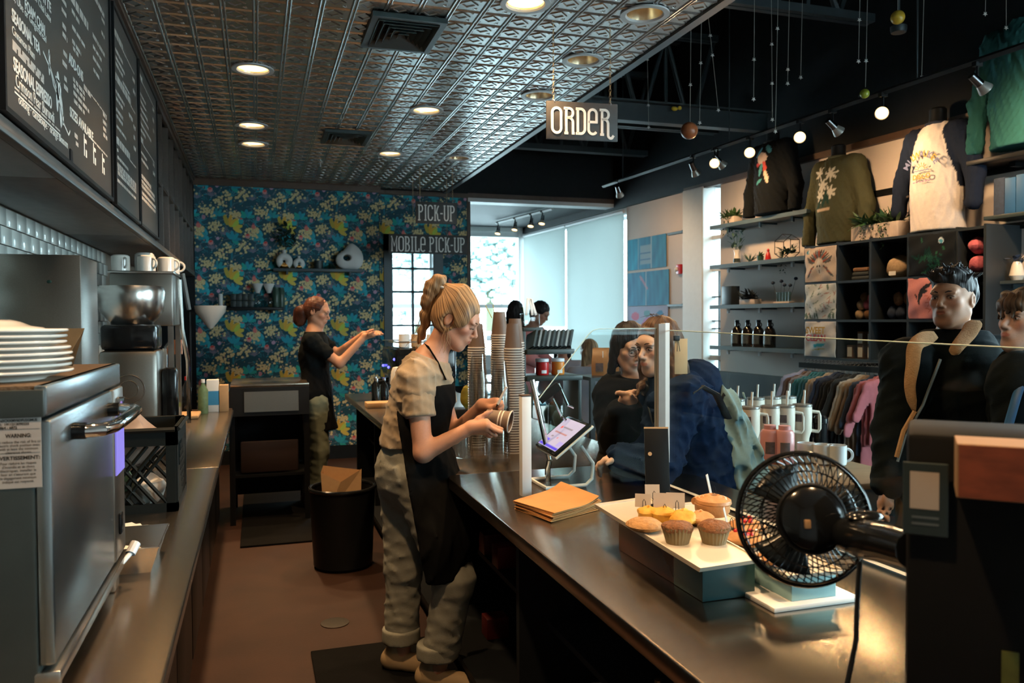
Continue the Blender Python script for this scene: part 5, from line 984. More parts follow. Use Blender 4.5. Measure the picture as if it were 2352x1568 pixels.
# ================================================================ smooth solid modelling (signed distance -> surface net)
def surface_net(f,o,h):
    s=f<0; n=s[:-1,:-1,:-1].astype(np.int8).copy()
    for a in(0,1):
        for b in(0,1):
            for c in(0,1):
                if a+b+c: n+=s[a:f.shape[0]-1+a,b:f.shape[1]-1+b,c:f.shape[2]-1+c]
    act=(n>0)&(n<8); idx=np.argwhere(act); 
    if not len(idx): return np.zeros((0,3)),np.zeros((0,4),int)
    ids=np.full(act.shape,-1,np.int32); ids[act]=np.arange(len(idx))
    acc=np.zeros((len(idx),3)); cnt=np.zeros(len(idx)); cor=[(a,b,c) for a in(0,1) for b in(0,1) for c in(0,1)]
    val={c:f[idx[:,0]+c[0],idx[:,1]+c[1],idx[:,2]+c[2]] for c in cor}
    for c in cor:
        for ax in range(3):
            if c[ax]==0:
                d=list(c); d[ax]=1; d=tuple(d); v0,v1=val[c],val[d]; x=(v0<0)!=(v1<0); t=np.where(x,v0/np.where(v0==v1,1,v0-v1),0)
                p=np.tile(np.array(c,float),(len(idx),1)); p[:,ax]+=t; acc[x]+=p[x]; cnt[x]+=1
    V=o+(idx+acc/np.maximum(cnt,1)[:,None])*h; Q=[]
    for ax in range(3):
        b,c=[k for k in range(3) if k!=ax]; sl0=[slice(None)]*3; sl1=[slice(None)]*3; sl0[ax]=slice(0,-1); sl1[ax]=slice(1,None)
        x=s[tuple(sl0)]!=s[tuple(sl1)]; e=np.argwhere(x); ok=(e[:,b]>0)&(e[:,c]>0)&(e[:,b]<f.shape[b]-1)&(e[:,c]<f.shape[c]-1); e=e[ok]
        if not len(e): continue
        def g(db,dc): q=e.copy(); q[:,b]-=db; q[:,c]-=dc; return ids[q[:,0],q[:,1],q[:,2]]
        q=np.stack([g(1,1),g(0,1),g(0,0),g(1,0)],-1); fl=s[e[:,0],e[:,1],e[:,2]]
        if ax==1: fl=~fl
        q[~fl]=q[~fl][:,::-1]; Q.append(q)
    Q=np.concatenate(Q); Q=Q[(Q>=0).all(1)]; return V,Q
A_=lambda p: np.array(p,float)
def cone(a,b,ra,rb,k=.02,fl=None,op='u'): return dict(t='c',a=A_(a),b=A_(b),ra=ra,rb=rb,k=k,fl=fl,op=op)
def ells(c,r,k=.02,R=None,op='u'): return dict(t='e',a=A_(c),r=A_(r),k=k,R=None if R is None else np.array(R),op=op)
def rbx(c,r,rd=.01,k=.02,R=None,op='u'): return dict(t='b',a=A_(c),r=A_(r),rd=rd,k=k,R=None if R is None else np.array(R),op=op)
def chain(pts,rs,k=.02,fl=None): return [cone(pts[i],pts[i+1],rs[i],rs[i+1],k,fl) for i in range(len(pts)-1)]
def prim_d(p,P):
    if p['t']=='c':
        ba=p['b']-p['a']; L=max(1e-9,ba@ba); pa=P-p['a']; t=np.clip((pa@ba)/L,0,1)[...,None]; q=pa-ba*t; r=p['ra']+(p['rb']-p['ra'])*t[...,0]
        if p['fl'] is not None:
            n,fa=p['fl']; n=A_(n); n=n/np.linalg.norm(n); c=q@n; q=q+n*(c*(1/fa-1))[...,None]; return (np.linalg.norm(q,axis=-1)-r)*min(1,fa*1.15)
        return np.linalg.norm(q,axis=-1)-r
    q=P-p['a']
    if p['R'] is not None: q=q@p['R']
    if p['t']=='e':
        k0=np.linalg.norm(q/p['r'],axis=-1); k1=np.linalg.norm(q/p['r']**2,axis=-1); return k0*(k0-1)/np.maximum(k1,1e-9)
    w=np.abs(q)-(p['r']-p['rd']); return np.linalg.norm(np.maximum(w,0),axis=-1)+np.minimum(w.max(-1),0)-p['rd']
def prim_box(p):
    if p['t']=='c':
        r=max(p['ra'],p['rb']); return np.minimum(p['a'],p['b'])-r,np.maximum(p['a'],p['b'])+r
    r=np.full(3,np.linalg.norm(p['r'])) if p['R'] is not None else p['r']; return p['a']-r,p['a']+r
def solid(prims,h,box=None,cuts=(),disp=None,pad=None):
    us=[q for q in prims if q['op']=='u']; lo=np.min([prim_box(q)[0] for q in us],0)-2*h-.006; hi=np.max([prim_box(q)[1] for q in us],0)+2*h+.006
    if box is not None: lo=np.maximum(lo,A_(box[0])); hi=np.minimum(hi,A_(box[1]))
    n=np.maximum(3,np.ceil((hi-lo)/h).astype(int)+1); f=np.full(n,.3,np.float32)
    ax=[lo[i]+h*np.arange(n[i]) for i in range(3)]
    for p in prims:
        a,b=prim_box(p); m=max(p['k'],h)*1.2+2.5*h; i0=np.maximum(0,np.floor((a-m-lo)/h).astype(int)); i1=np.minimum(n,np.ceil((b+m-lo)/h).astype(int)+1)
        if (i1<=i0).any(): continue
        G=np.stack(np.meshgrid(*[ax[i][i0[i]:i1[i]] for i in range(3)],indexing='ij'),-1); d=prim_d(p,G); s=tuple(slice(i0[i],i1[i]) for i in range(3)); g=f[s]; k=p['k']
        if p['op']=='u': hh=np.maximum(k-np.abs(g-d),0)/k; f[s]=np.minimum(g,d)-hh*hh*k*.25
        else: d=-d; hh=np.maximum(k-np.abs(g-d),0)/k; f[s]=np.maximum(g,d)+hh*hh*k*.25
    if disp is not None or cuts:
        near=np.abs(f)<.06; G=np.stack(np.meshgrid(*ax,indexing='ij'),-1)
        if disp is not None: f[near]+=disp(G[near]).astype(np.float32)
        for nrm,pt in cuts: nrm=A_(nrm); nrm=nrm/np.linalg.norm(nrm); f=np.maximum(f,((G-A_(pt))@nrm).astype(np.float32))
    return surface_net(f,lo,h)
def solid_obj(name,parts_,m,parent=None,cols=None,origin=None):
    """parts_: list of (verts,quads); one mesh object"""
    V=[];Q=[];b=0
    for v,q in parts_: V.append(v); Q.append(q+b); b+=len(v)
    V=np.concatenate(V); Q=np.concatenate(Q); W=V-(A_(origin) if origin is not None else 0)
    me=bpy.data.meshes.new(name); me.vertices.add(len(W)); me.vertices.foreach_set('co',W.astype(np.float32).ravel()); me.loops.add(Q.size); me.loops.foreach_set('vertex_index',Q.astype(np.int32).ravel())
    me.polygons.add(len(Q)); me.polygons.foreach_set('loop_start',np.arange(0,Q.size,4,dtype=np.int32)); me.polygons.foreach_set('loop_total',np.full(len(Q),4,np.int32)); me.update(calc_edges=True); me.validate()
    me.polygons.foreach_set('use_smooth',np.ones(len(me.polygons),bool))
    if cols is not None and len(me.vertices)==len(V): set_print(me,cols(V) if callable(cols) else cols)
    return mobj(name,me,m,parent)
def folds(freq=30,amp=.004,dirv=(.3,.2,1),seed=0):
    """cloth creases (low freq) or strand relief (high freq)"""
    r=np.random.default_rng(seed); cl=freq<60; f0=freq*(2.3 if cl else 1); D=[(A_(dirv)+r.normal(0,.40,3)) for _ in range(4)]; D=[d/np.linalg.norm(d) for d in D]; ph=r.uniform(0,6,8)
    def fn(P):
        a=0
        for i,d in enumerate(D):
            w=np.sin(P@d*f0*(.5+.30*i)+ph[i]+2.2*np.sin(P@D[(i+1)%4]*f0*.22+ph[i+4])); a=a+((1-np.abs(w))**2*-1.6+.5 if cl else w)
        return a*amp*(.42 if cl else .35)
    return fn
# ================================================================ retail wall
RZ=math.atan2(-WV.y,-WV.x)
def RL(s,z,off): p=RW(s,z,off); return p
def rthing(name,label,cat,s,z,off,group=None): return thing(name,label,cat,RW(s,z,off),RZ,group)
mat('shelf_paint',(.055,.085,.10),.4,var=.15)
sh=[(2.43,'top','top floating shelf of the retail wall, under the black sweatshirt'),(2.045,'second','second floating shelf, with the glass terrarium'),(1.655,'third','third floating shelf, with bud vases'),(1.262,'lowest','lowest floating shelf, with four dark growlers')]
SX0,SX1=.02,1.33
for z,nm,lb in sh:
    t=rthing('wall_shelf',lb,'shelf',(SX0+SX1)/2,z,0); w=(SX1-SX0)/2
    part('board',MB().box2((-w,-.25,-.03),(w,0,0),.003),'shelf_paint',t); part('front_lip',MB().box2((-w,-.256,-.032),(w,-.25,.004)),'shelf_paint',t)
    for x in(-.45,.0,.42): part('bracket',MB().box2((x-.012,-.20,-.075),(x+.012,-.18,-.03)),'white_metal' if z<2.2 else 'shelf_paint',t); part('bracket_arm',MB().box2((x-.008,-.2,-.045),(x+.008,0,-.03)),'shelf_paint',t)
def srl(lo,hi): return MB().box2(lo,hi)
for z,s0,s1,k in((2.50,-3,-.05,'upper, crossing behind the raglan shirt'),(2.12,-3,-1.36,'middle, right of the cube shelves'),(1.70,-3,-1.36,'lowest, behind the young man')):
    t=rthing('wall_rail','black wall rail, '+k,'rail',(s0+s1)/2,z,0); w=(s1-s0)/2; part('rail',MB().box2((-w,-.018,-.022),(w,0,.022)),'black_satin',t)
    for i in range(4): part('screw',MB().cyl((-w+.3+i*.5,-.018,0),(-w+.3+i*.5,-.021,0),.006,8),'chrome',t)
# cube shelving
CO=.33; cs=[ss(u,690,CO) for u in(1849,1922,1998,2085,2196)]; zr=[1.205,1.505,1.805,2.10]
cu_=rthing('cube_shelving','black cube shelving unit on the retail wall, four columns wide','shelving',cs[0],zr[0],0); X=[-(c-cs[0]) for c in cs]; Zs=[z-zr[0] for z in zr]; X.append(X[-1]+.20)
for i,x in enumerate(X): part('upright',MB().box2((x-.009,-CO,0),(x+.009,0,Zs[-1]+.02)),'shelf_black',cu_,False) if 'shelf_black' in MATS or mat('shelf_black',(.018,.024,.028),.4) else None
for z in Zs: part('cube_shelf',MB().box2((0,-CO,z-.009),(X[-1],0,z+.009)),'shelf_black',cu_,False)
part('back_board',MB().box2((0,-.012,0),(X[-1],-.002,Zs[-1])),'black_paint',cu_,False)
def sheet(name,label,cat,i,j,fn,pad=.006,bulge=.02,seed=0):
    x0,x1=X[i]+pad,X[i+1]-pad; z0,z1=Zs[j]+.012,Zs[j+1]-.006; w,h=x1-x0,z1-z0; r=np.random.default_rng(seed); ph=r.uniform(0,6,4)
    cv=lambda A,B: -bulge*np.sin(np.pi*A/w)*np.sin(np.pi*B/h)-.004*np.sin(A*40+ph[0]+B*18)-.003*np.sin(B*50-A*25+ph[1])
    o=grid_print(name,w,h,.0065,fn(w,h),'printed_cloth',None,cv); o.modifiers.new('t','SOLIDIFY').thickness=.006
    p=Matrix.Translation(cu_.location)@Matrix.Rotation(RZ,4,'Z')@Vector((x0,-CO-.004,z0)); o.location=p; o.rotation_euler=(0,0,RZ); return tag(o,label,cat)
def img_(X_,c): im=np.zeros(X_.shape+(3,)); im[:]=c; return im
def skull(w,h):
    def fn(X_,Z_):
        im=img_(X_,(.62,.50,.40)); r=np.random.default_rng(5)
        for k in range(15):
            a=math.pi*(.05+.9*k/14); cx,cz=w/2+.085*math.cos(a),h*.52+.08*math.sin(a); im[ell(X_,Z_,cx,cz,.036,.0085,a)<1]=[(.10,.07,.06),(.35,.08,.05),(.12,.16,.18)][k%3]
        for sx in(-1,1):
            for k in range(5): im[ell(X_,Z_,w/2+sx*(.07+.012*k),h*(.40-.05*k),.03,.008,sx*.9+1.57)<1]=[(.10,.12,.13),(.30,.10,.07)][k%2]
            im[ell(X_,Z_,w/2+sx*.10,h*.62,.04,.012,sx*.8)<1]=(.12,.12,.12)
        im[ell(X_,Z_,w/2,h*.42,.030,.06)<1]=(.66,.60,.52)
        for sx in(-1,1): im[ell(X_,Z_,w/2+sx*.014,h*.45,.008,.010)<1]=(.06,.05,.05)
        im[ell(X_,Z_,w/2,h*.30,.006,.014)<1]=(.06,.05,.05)
        im[ell(X_,Z_,.035,h-.035,.017,.017)<1]=(.05,.25,.36); im[ell(X_,Z_,.045,h-.03,.008,.014)<1]=(.6,.7,.75); return im
    return fn
def leafy(w,h):
    def fn(X_,Z_):
        im=img_(X_,(.58,.62,.60)); r=np.random.default_rng(8)
        for k in range(46): im[ell(X_,Z_,r.uniform(0,w),r.uniform(0,h),r.uniform(.012,.028),r.uniform(.002,.006),r.uniform(0,3))<1]=[(.13,.19,.15),(.26,.32,.28),(.45,.28,.24)][k%3]
        for k in range(9): im[ell(X_,Z_,r.uniform(0,w),r.choice([.03,.9*h,.1*h,h*.5]),.026,.010,r.uniform(.8,2.2))<1]=(.12,.18,.14)
        return im
    return fn
def sweet(w,h):
    def fn(X_,Z_):
        im=img_(X_,(.64,.64,.62))
        for k in range(6): im[ell(X_,Z_,w*.5+.02*math.sin(k*2.1),h*(.36-.012*k),.055-.003*k,.006,.12)<1]=(.08,.48,.55)
        im[ell(X_,Z_,w*.5,h*.22,.075,.004,.12)<1]=(.6,.42,.10); return im
    return fn
sheet('printed_cushion','cream cloth print of a horned skull with feathers, top left of the cubes','print',0,2,skull,seed=1); sheet('printed_cushion','pale cloth with a fine leaf pattern, middle left of the cubes','print',0,1,leafy,seed=2)
sw=sheet('printed_cushion','white cloth lettered SWEET CLEAN in bright script, bottom left of the cubes','print',0,0,sweet,seed=3)
mat('ink_ochre',(.50,.30,.04),.7); mat('ink_red',(.42,.05,.05),.7)
w0=X[1]-X[0]
text('SWEET',.074,sw,(.048,-.036,.188),(math.pi/2,0,0),'ink_ochre',sx=.9,bold=.0022); text('CLEAN',.072,sw,(.048,-.036,.128),(math.pi/2,0,0),'ink_red',sx=.95,bold=.0022)
def darkfol(w,h):
    def fn(X_,Z_):
        im=img_(X_,(.012,.014,.016)); r=np.random.default_rng(4)
        for k in range(80): a=r.uniform(0,6.28); d=abs(r.normal(0,.06)); im[ell(X_,Z_,w*.5+d*math.cos(a),h*.42+d*1.2*math.sin(a),r.uniform(.012,.026),.007,r.uniform(0,3))<1]=[(.012,.06,.04),(.02,.09,.05),(.008,.035,.03)][k%3]
        im[ell(X_,Z_,w*.72,h*.82,.02,.02)<1]=(.55,.65,.70); im[ell(X_,Z_,w*.72,h*.80,.016,.011)<1]=(.08,.35,.5); return im
    return fn
def panther(w,h):
    def fn(X_,Z_):
        im=img_(X_,(.62,.24,.22))
        for cx,cz,a,b,g in((.30,.60,.045,.018,1.2),(.36,.72,.04,.014,.7),(.45,.80,.022,.016,.3),(.27,.45,.03,.010,1.7),(.40,.66,.03,.010,.2),(.52,.86,.014,.008,1.0),(.2,.55,.02,.006,2)): im[ell(X_,Z_,w*cx,h*cz,a,b,g)<1]=(.03,.03,.035)
        for k in range(8): im[ell(X_,Z_,w*(.45+.05*(k%3)),h*(.55-.05*k),.02,.004,k)<1]=(.45,.12,.08)
        return im
    return fn
sheet('folded_shirt','black shirt with dark green foliage print and a round badge, top right of the cubes','shirt',3,2,darkfol,seed=6); sheet('folded_shirt','pink shirt printed with a black panther behind the young man','shirt',3,1,panther,seed=7)
def inc(i,j,fx,fz=0,off=.16): 
    x=X[i]+(X[i+1]-X[i])*fx; return Matrix.Translation(cu_.location)@Matrix.Rotation(RZ,4,'Z')@Vector((x,-CO+off,Zs[j]+.0095+fz))
mat('blanket',(.22,.12,.07),.95,var=.4,scale=60,bump=.8,bscale=90); mat('blanket_dark',(.05,.06,.065),.95,var=.4,scale=60); mat('wool_cream',(.50,.36,.22),.95,var=.3,scale=60,bump=.8,bscale=120); mat('wool_pink',(.50,.12,.16),.9,var=.4,scale=40,bump=.6,bscale=90); mat('wool_brown',(.14,.07,.03),.95,var=.5,scale=40); mat('sock_navy',(.03,.045,.08),.9,var=.4,scale=40); mat('sock_multi',(.20,.09,.04),.9,var=.9,scale=50)
def soft(name,label,cat,p,r,m,seed,rz=0): return one(name,blob(MB().at(p,rz=RZ+rz),(0,0,r[2]),r,seed,.10,18,10),m,label,cat)
for k in range(3): one('folded_blanket',MB().at(inc(1,2,.55,.001+.032*k,.15),rz=RZ).box((0,0,.016),(.17-.012*k,.2,.030),.012),('blanket_dark','blanket_dark','blanket')[k],'%s fringed throw in the top cube second from the left'%('lowest dark','middle dark','top brown')[k],'throw')
soft('knit_beanie','tan knitted beanie in the top cube, third column','beanie',inc(2,2,.36),(.095,.08,.085),'wool_cream',3); soft('knit_beanie','brown patterned beanie beside the tan one','beanie',inc(2,2,.85,0,.2),(.045,.07,.10),'wool_brown',4)
one('price_tag',MB().at(inc(2,2,.45,.02,.055),rz=RZ).box((0,0,.015),(.06,.002,.03)),'white_matte','white and blue tag on the tan beanie','tag')
for k,(fx,fz,m_,nm) in enumerate(((.35,0,'wool_cream','cream bundle, lower left'),(.62,0,'wool_brown','brown bundle, lower right'),(.40,.075,'wool_cream','pale bundle on the left'),(.60,.075,'wool_pink','pink bundle in the middle'),(.52,.135,'wool_brown','brown bundle near the top'),(.72,.125,'wool_pink','pink ball at the top right'))): soft('yarn_bundle','%s of the yarn heap in the second column'%nm,'yarn',inc(1,1,fx,fz,.12),(.035,.035,.037),m_,k+11)
for k,(fx,fz,m_,nm) in enumerate(((.30,0,'sock_navy','left navy'),(.52,0,'sock_navy','middle navy'),(.45,.10,'sock_multi','striped'),(.72,.10,'sock_multi','upper striped'),(.85,0,'white_matte','white'))): soft('sock_pair','%s pair of socks in the third column'%nm,'socks',inc(2,1,fx,fz,.12),(.04,.03,.05),m_,k+31)
for k,(fx,fz) in enumerate(((.18,0),(.50,0),(.50,.105),(.80,0),(.80,.105))):
    t=thing('tea_box','small brown box with a white label, %s in the bottom cube'%('leftmost','lower middle','upper middle','lower right','upper right')[k],'box',inc(1,0,fx,fz,.10),RZ); part('carton',MB().box((0,0,.052),(.055,.05,.102),.002),'blanket',t); part('white_label',MB().box((0,-.0257,.05),(.045,.001,.075)),'white_matte',t)
for k,(fx,m_) in enumerate(((.35,'wool_brown'),(.70,'leaf_dark'))): soft('dark_pouch','%s dark pouch in the bottom cube, third column'%('left','right')[k],'pouch',inc(2,0,fx,0,.12),(.045,.04,.06),m_,k+41)
for k in range(2): soft('folded_pink_top','%s pink top folded in the narrow end cube'%('lower','upper')[k],'shirt',inc(4,2,.45,.005+.12*k,.10),(.055,.08,.055),'wool_pink',k+51)
# ---- torso forms with shirts
def garment(label,s,z0,off,h,cols,sleeve,form=True,nm='display_shirt',hh=.011,neck_col=None,rz=0,fd=.007):
    """shirt on a black neckless form; local x along the wall to the right, y into the wall, z up from hem"""
    sw=.215; ch=h*.70
    pr=[cone((0,0,.02),(0,0,ch*.55),.20,.185,.05,((0,1,0),.62)),cone((0,0,ch*.5),(0,0,ch*.95),.19,.20,.05,((0,1,0),.62)),cone((-sw*.72,0,h*.86),(sw*.72,0,h*.86),.085,.085,.06,((0,1,0),.8)),cone((0,0,h*.80),(0,.0,h*.95),.12,.070,.05)]
    for sx in(-1,1):
        e=(sx*(sw+.075),.0,h*.80-sleeve*.5); w_=(sx*(sw+.085),-.03,h*.82-sleeve); pr+=[cone((sx*sw*.86,0,h*.855),e,.078,.062,.05),cone(e,w_,.062,.055,.03)]
    V,Q=solid(pr,hh,None,[((0,0,-1),(0,0,.015)),((0,0,1),(0,0,h*.985))],folds(34,fd,(1,.2,.25),int(s*100)%50))
    t=rthing(nm,label,'shirt',s,z0,off); t.rotation_euler=(0,0,RZ+rz)
    solid_obj('garment',[(V,Q)],'printed_cloth',t,cols); 
    if form: part('form_neck',MB().lathe([(.075,h*.93),(.062,h*.96),(.055,h*1.03),(.056,h*1.10),(.046,h*1.115),(.0001,h*1.118)],24),'black_satin',t); part('collar',MB().torus((0,0,h*.975),.072,.011,28,8),neck_col or 'black_fabric',t)
    return t
def cpaint(V,base): c=np.tile(np.array(base,float),(len(V),1)); return c
def raglan(V):
    c=cpaint(V,(.66,.60,.56)); x,y,z=V.T; h=.70; c[(np.abs(x)>.10+.30*np.maximum(0,(.66-z))*.9)&(z>.30)&(np.abs(x)>.19-.28*np.maximum(0,z-.36))]=(.012,.018,.035); c[np.abs(x)>.235]=(.012,.018,.035); return c
def green(V):
    c=cpaint(V,(.060,.062,.034)); x,y,z=V.T; fr=y<.02; fl=[(-.10,.58),(-.05,.48),(.04,.56),(.03,.42),(-.08,.40)]
    for i,(cx,cz) in enumerate(fl):
        for k in range(7): a=k*.9+i; c[fr&(ell(x,z,cx+.03*math.cos(a),cz+.03*math.sin(a),.032,.010,a)<1)]=(.62,.58,.48)
    for cx,cz,a in((-.03,.36,1.2),(.0,.38,1.9),(-.10,.33,1.0)): c[fr&(ell(x,z,cx,cz,.06,.016,a)<1)]=(.02,.05,.035)
    c[fr&(np.abs(z-.29)<.012)&(x<.03)&(x>-.13)]=(.5,.36,.24); return c
def blackp(V):
    c=cpaint(V,(.005,.006,.007)); x,y,z=V.T; fr=(y<.02)&(np.abs(x)<.12)
    for cx,cz,a,b,g,col in((.0,.50,.06,.05,0,(.45,.36,.32)),(-.05,.56,.05,.02,.8,(.05,.20,.28)),(.06,.57,.05,.02,-.9,(.05,.20,.28)),(-.02,.40,.06,.02,1.2,(.06,.22,.24)),(.03,.42,.02,.05,.1,(.40,.06,.05)),(.05,.33,.02,.06,.3,(.50,.40,.30)),(-.04,.30,.04,.015,.5,(.05,.20,.20)),(-.05,.45,.025,.015,0,(.40,.05,.05))): c[fr&(ell(x,z,cx,cz,a,b,g)<1)]=col
    return c
def teal(V): return cpaint(V,(.022,.10,.10))
s_,_=RP(1925,560,.16); garment('olive long-sleeved shirt with white lilies on a black form above the cubes',s_,2.11,.16,.72,green,.56,neck_col='olive_knit') if mat('olive_knit',(.085,.085,.045),.9) else None
s_,_=RP(2152,545,.17); rg=garment('white raglan shirt with navy sleeves, printed MILWAUKEE in an arch',s_,2.11,.17,.78,lambda V:raglan(V),.46,neck_col='navy_knit') if mat('navy_knit',(.012,.018,.035),.9) else None
s_,_=RP(1775,470,.20); garment('black sweatshirt with a colourful skull print on the top shelf',s_,2.435,.20,.66,blackp,.58,form=True)
s_,_=RP(2345,385,.16); garment('teal sweatshirt hung at the upper right edge of the picture',s_,2.58,.16,.82,teal,.62,form=False,fd=.012)
t=rthing('shirt_ledge','dark ledge under the teal sweatshirt','ledge',ss(2325,385,.1),2.555,0); part('board',MB().box2((-.22,-.24,-.03),(.25,0,.0),.003),'black_satin',t); part('bracket',MB().box2((-.02,-.1,-.06),(.02,0,-.03)),'black_satin',t)
# arched lettering and a sunrise on the raglan
W_='MILWAUKEE'; cols_=['ink_blue','ink_blue','ink_ochre','ink_ochre','ink_blue','ink_ochre','ink_blue','ink_ochre','ink_blue']; mat('ink_blue',(.14,.16,.30),.7); mat('ink_lilac',(.30,.15,.32),.7)
for i,chh in enumerate(W_):
    a=math.radians(150-120*i/(len(W_)-1)); o=text(chh,.062,rg,(.115*math.cos(a)-.01,-.146,.41+.115*math.sin(a)),(math.pi/2,0,0),cols_[i],align='CENTER',bold=.0012); o.rotation_euler=(math.pi/2,-(a-math.pi/2),0)
m=MB(); m.T=Matrix.Translation((-.01,-.143,.435))@Matrix.Rotation(math.pi/2,4,'X'); m.ribbon(arc(0,0,.028,.028,10,170,10),.004,0,.002)
for k in range(7): a=math.radians(15+150*k/6); m.ribbon([(.036*math.cos(a),.036*math.sin(a)),(.052*math.cos(a),.052*math.sin(a))],.004,0,.002)
part('sunrise_print',m,'ink_ochre',rg,False); m=MB(); m.T=Matrix.Translation((-.01,-.143,.43))@Matrix.Rotation(math.pi/2,4,'X'); m.ribbon([(-.06+.012*i,.004*(i%2)) for i in range(11)],.005,0,.002); part('wave_print',m,'ink_blue',rg,False)
text('DISCO',.048,rg,(-.01,-.143,.375),(math.pi/2,0,0),'ink_ochre',align='CENTER',bold=.0012); m=MB()
for k in range(6): m.box((-.07+.024*k,-.143,.355),(.016,.002,.006))
part('fine_print',m,'ink_lilac',rg,False)
# ---- shelf plants and pots
def leaf_me(L,w,bend=.3):
    vs=[];fs=[]
    for i in range(5):
        t=i/4; ww=w*math.sin(math.pi*(.12+.86*t)); vs+=[(-ww/2,L*t,-bend*L*t*t),(0,L*t,-bend*L*t*t-.12*w),(ww/2,L*t,-bend*L*t*t)]
    for i in range(4): fs+=[(i*3,i*3+1,i*3+4,i*3+3),(i*3+1,i*3+2,i*3+5,i*3+4)]
    return vs,fs
def foliage(n,spread,L,w,seed,up=.6,trail=0):
    r=random.Random(seed); m=MB()
    for i in range(n):
        lv,lf=leaf_me(L*r.uniform(.6,1.2),w*r.uniform(.7,1.2),r.uniform(-.1,.5)); m.T=Matrix.Translation((r.uniform(-spread[0],spread[0]),r.uniform(-spread[1],spread[1]),r.uniform(0,spread[2])))@Euler((r.uniform(.2,1.9)*up,r.uniform(-.5,.5),r.uniform(0,6.28))).to_matrix().to_4x4(); m.add(lv,lf)
    for k in range(trail):
        x,y=r.uniform(-spread[0],spread[0]),-spread[1]*1.7-.012; Ln=r.uniform(.08,.22)
        for j in range(int(Ln/.012)):
            lv,lf=leaf_me(.022,.013,.2); m.T=Matrix.Translation((x+.006*math.sin(j),y-.004*j*.2,-.012*j))@Euler((r.uniform(-1,.5),0,r.uniform(0,6.28))).to_matrix().to_4x4(); m.add(lv,lf)
    m.T=Matrix.Identity(4); return m
mat('stone_pot',(.55,.46,.40),.8,var=.15,bump=.3,bscale=60)
def planter(label,s,z,off,w,d,h,leafm,n,trail,seed,ribbed=True,L=.09):
    t=rthing('planter',label,'planter',s,z,off); m=MB().box2((-w/2,-d/2,0),(w/2,d/2,h),.006)
    if ribbed:
        for i in range(int(w/.011)): m.box2((-w/2+.011*i+.002,-d/2-.003,.004),(-w/2+.011*i+.008,-d/2,h-.004))
    part('pot',m,'stone_pot',t); f=foliage(n,(w*.42,d*.3,.01),L,.03,seed,trail=trail); o=part('leaves',f,leafm,t); o.location=(0,0,h); o['kind']='stuff'; return t
s_,_=RP(2020,560,.20); planter('white ribbed trough of trailing succulents between the two shirts',s_,2.115,.20,.44,.11,.115,'leaf',110,7,3,True,.12)
s_,_=RP(1682,490,.14); planter('small tan trough of trailing succulents at the left end of the top shelf',s_,2.433,.15,.20,.10,.07,'leaf',60,5,4,False,.09)
def sp(u,off=.14): return ss(u,690,off)
t=rthing('flower_vase','small patterned vase with a leafy sprig at the left of the second shelf','vase',sp(1692),2.047,.14); part('vase_body',MB().lathe([(.028,0),(.034,.02),(.030,.06),(.022,.10),(.034,.135),(.030,.135),(.018,.10),(.0001,.03)],20,False),'white_ceramic',t); m=MB()
for k in range(26): lv,lf=leaf_me(.055,.024,.2); r=random.Random(k); h_=.12+.20*r.random(); m.T=Matrix.Translation((.10*(h_-.12)*math.cos(k)*2,.05*math.sin(k*2.3),h_))@Euler((r.uniform(.3,1.2),0,r.uniform(0,6.28))).to_matrix().to_4x4(); m.add(lv,lf)
m.T=Matrix.Identity(4); 
for a in(-.06,.0,.07): m.tube([(0,0,.08),(a*.5,0,.2),(a,0,.32)],.003,5)
o=part('sprig',m,'leaf_grey',t); part('pattern_band',MB().lathe([(.0346,.018),(.0322,.055)],20,False),'slate_black',t)
t=rthing('air_plant','spiky air plant beside the patterned vase','plant',sp(1722),2.047,.14); m=MB()
for k in range(20): a=k*2.4; e=.35+.6*((k*7)%10)/10; m.tube([(0,0,.012),(.05*math.cos(a)*math.cos(e),.05*math.sin(a)*math.cos(e),.02+.05*math.sin(e)),(.085*math.cos(a)*math.cos(e),.085*math.sin(a)*math.cos(e),.02+.10*math.sin(e))],.004,4,True,[.004,.003,.0005])
part('leaves',m,'leaf_grey',t); part('base',MB().sph((0,0,.012),.014,10,6),'stem',t)
t=rthing('succulent_pot','small dark pot with a succulent next to the red figure','plant',sp(1744),2.047,.13); part('pot',MB().lathe([(.026,0),(.032,.055),(.028,.055),(.0001,.045)],16,False),'bottle_green',t) if mat('bottle_green',(.03,.07,.05),.3) else None; o=part('leaves',foliage(14,(.015,.015,.01),.05,.022,9),'leaf',t); o.location=(0,0,.05)
t=rthing('red_figurine','small bright red figurine on the second shelf','figurine',sp(1760),2.047,.12); part('figure_body',MB().lathe([(.026,0),(.028,.02),(.020,.06),(.011,.085)],16),'red_gloss',t); part('figure_head',MB().sph((0,0,.10),(.014,.012,.016),14,8),'red_gloss',t)
t=rthing('terrarium','faceted wire terrarium with trailing plants and a white cup','terrarium',sp(1805),2.047,.13); R1=.115; hx=[(R1*math.cos(math.pi/3*k+.52),R1*math.sin(math.pi/3*k+.52)*.95+.108) for k in range(6)]; m=MB()
for y in(-.05,.05):
    for k in range(6): a,b=hx[k],hx[(k+1)%6]; m.cyl((a[0],y,a[1]),(b[0],y,b[1]),.0035,5)
for a in hx: m.cyl((a[0],-.05,a[1]),(a[0],.05,a[1]),.0035,5)
part('wire_frame',m,'black_satin',t); part('white_cup',MB().at((-.055,-.02,.02)).lathe([(.02,0),(.036,.05),(.032,.05),(.0001,.02)],18,False),'white_ceramic',t); o=part('leaves',foliage(46,(.07,.03,.05),.06,.022,21,trail=3),'leaf_dark',t); o.location=(.01,0,.04); part('tray',MB().box((0,0,.009),(.12,.10,.006)),'black_satin',t)
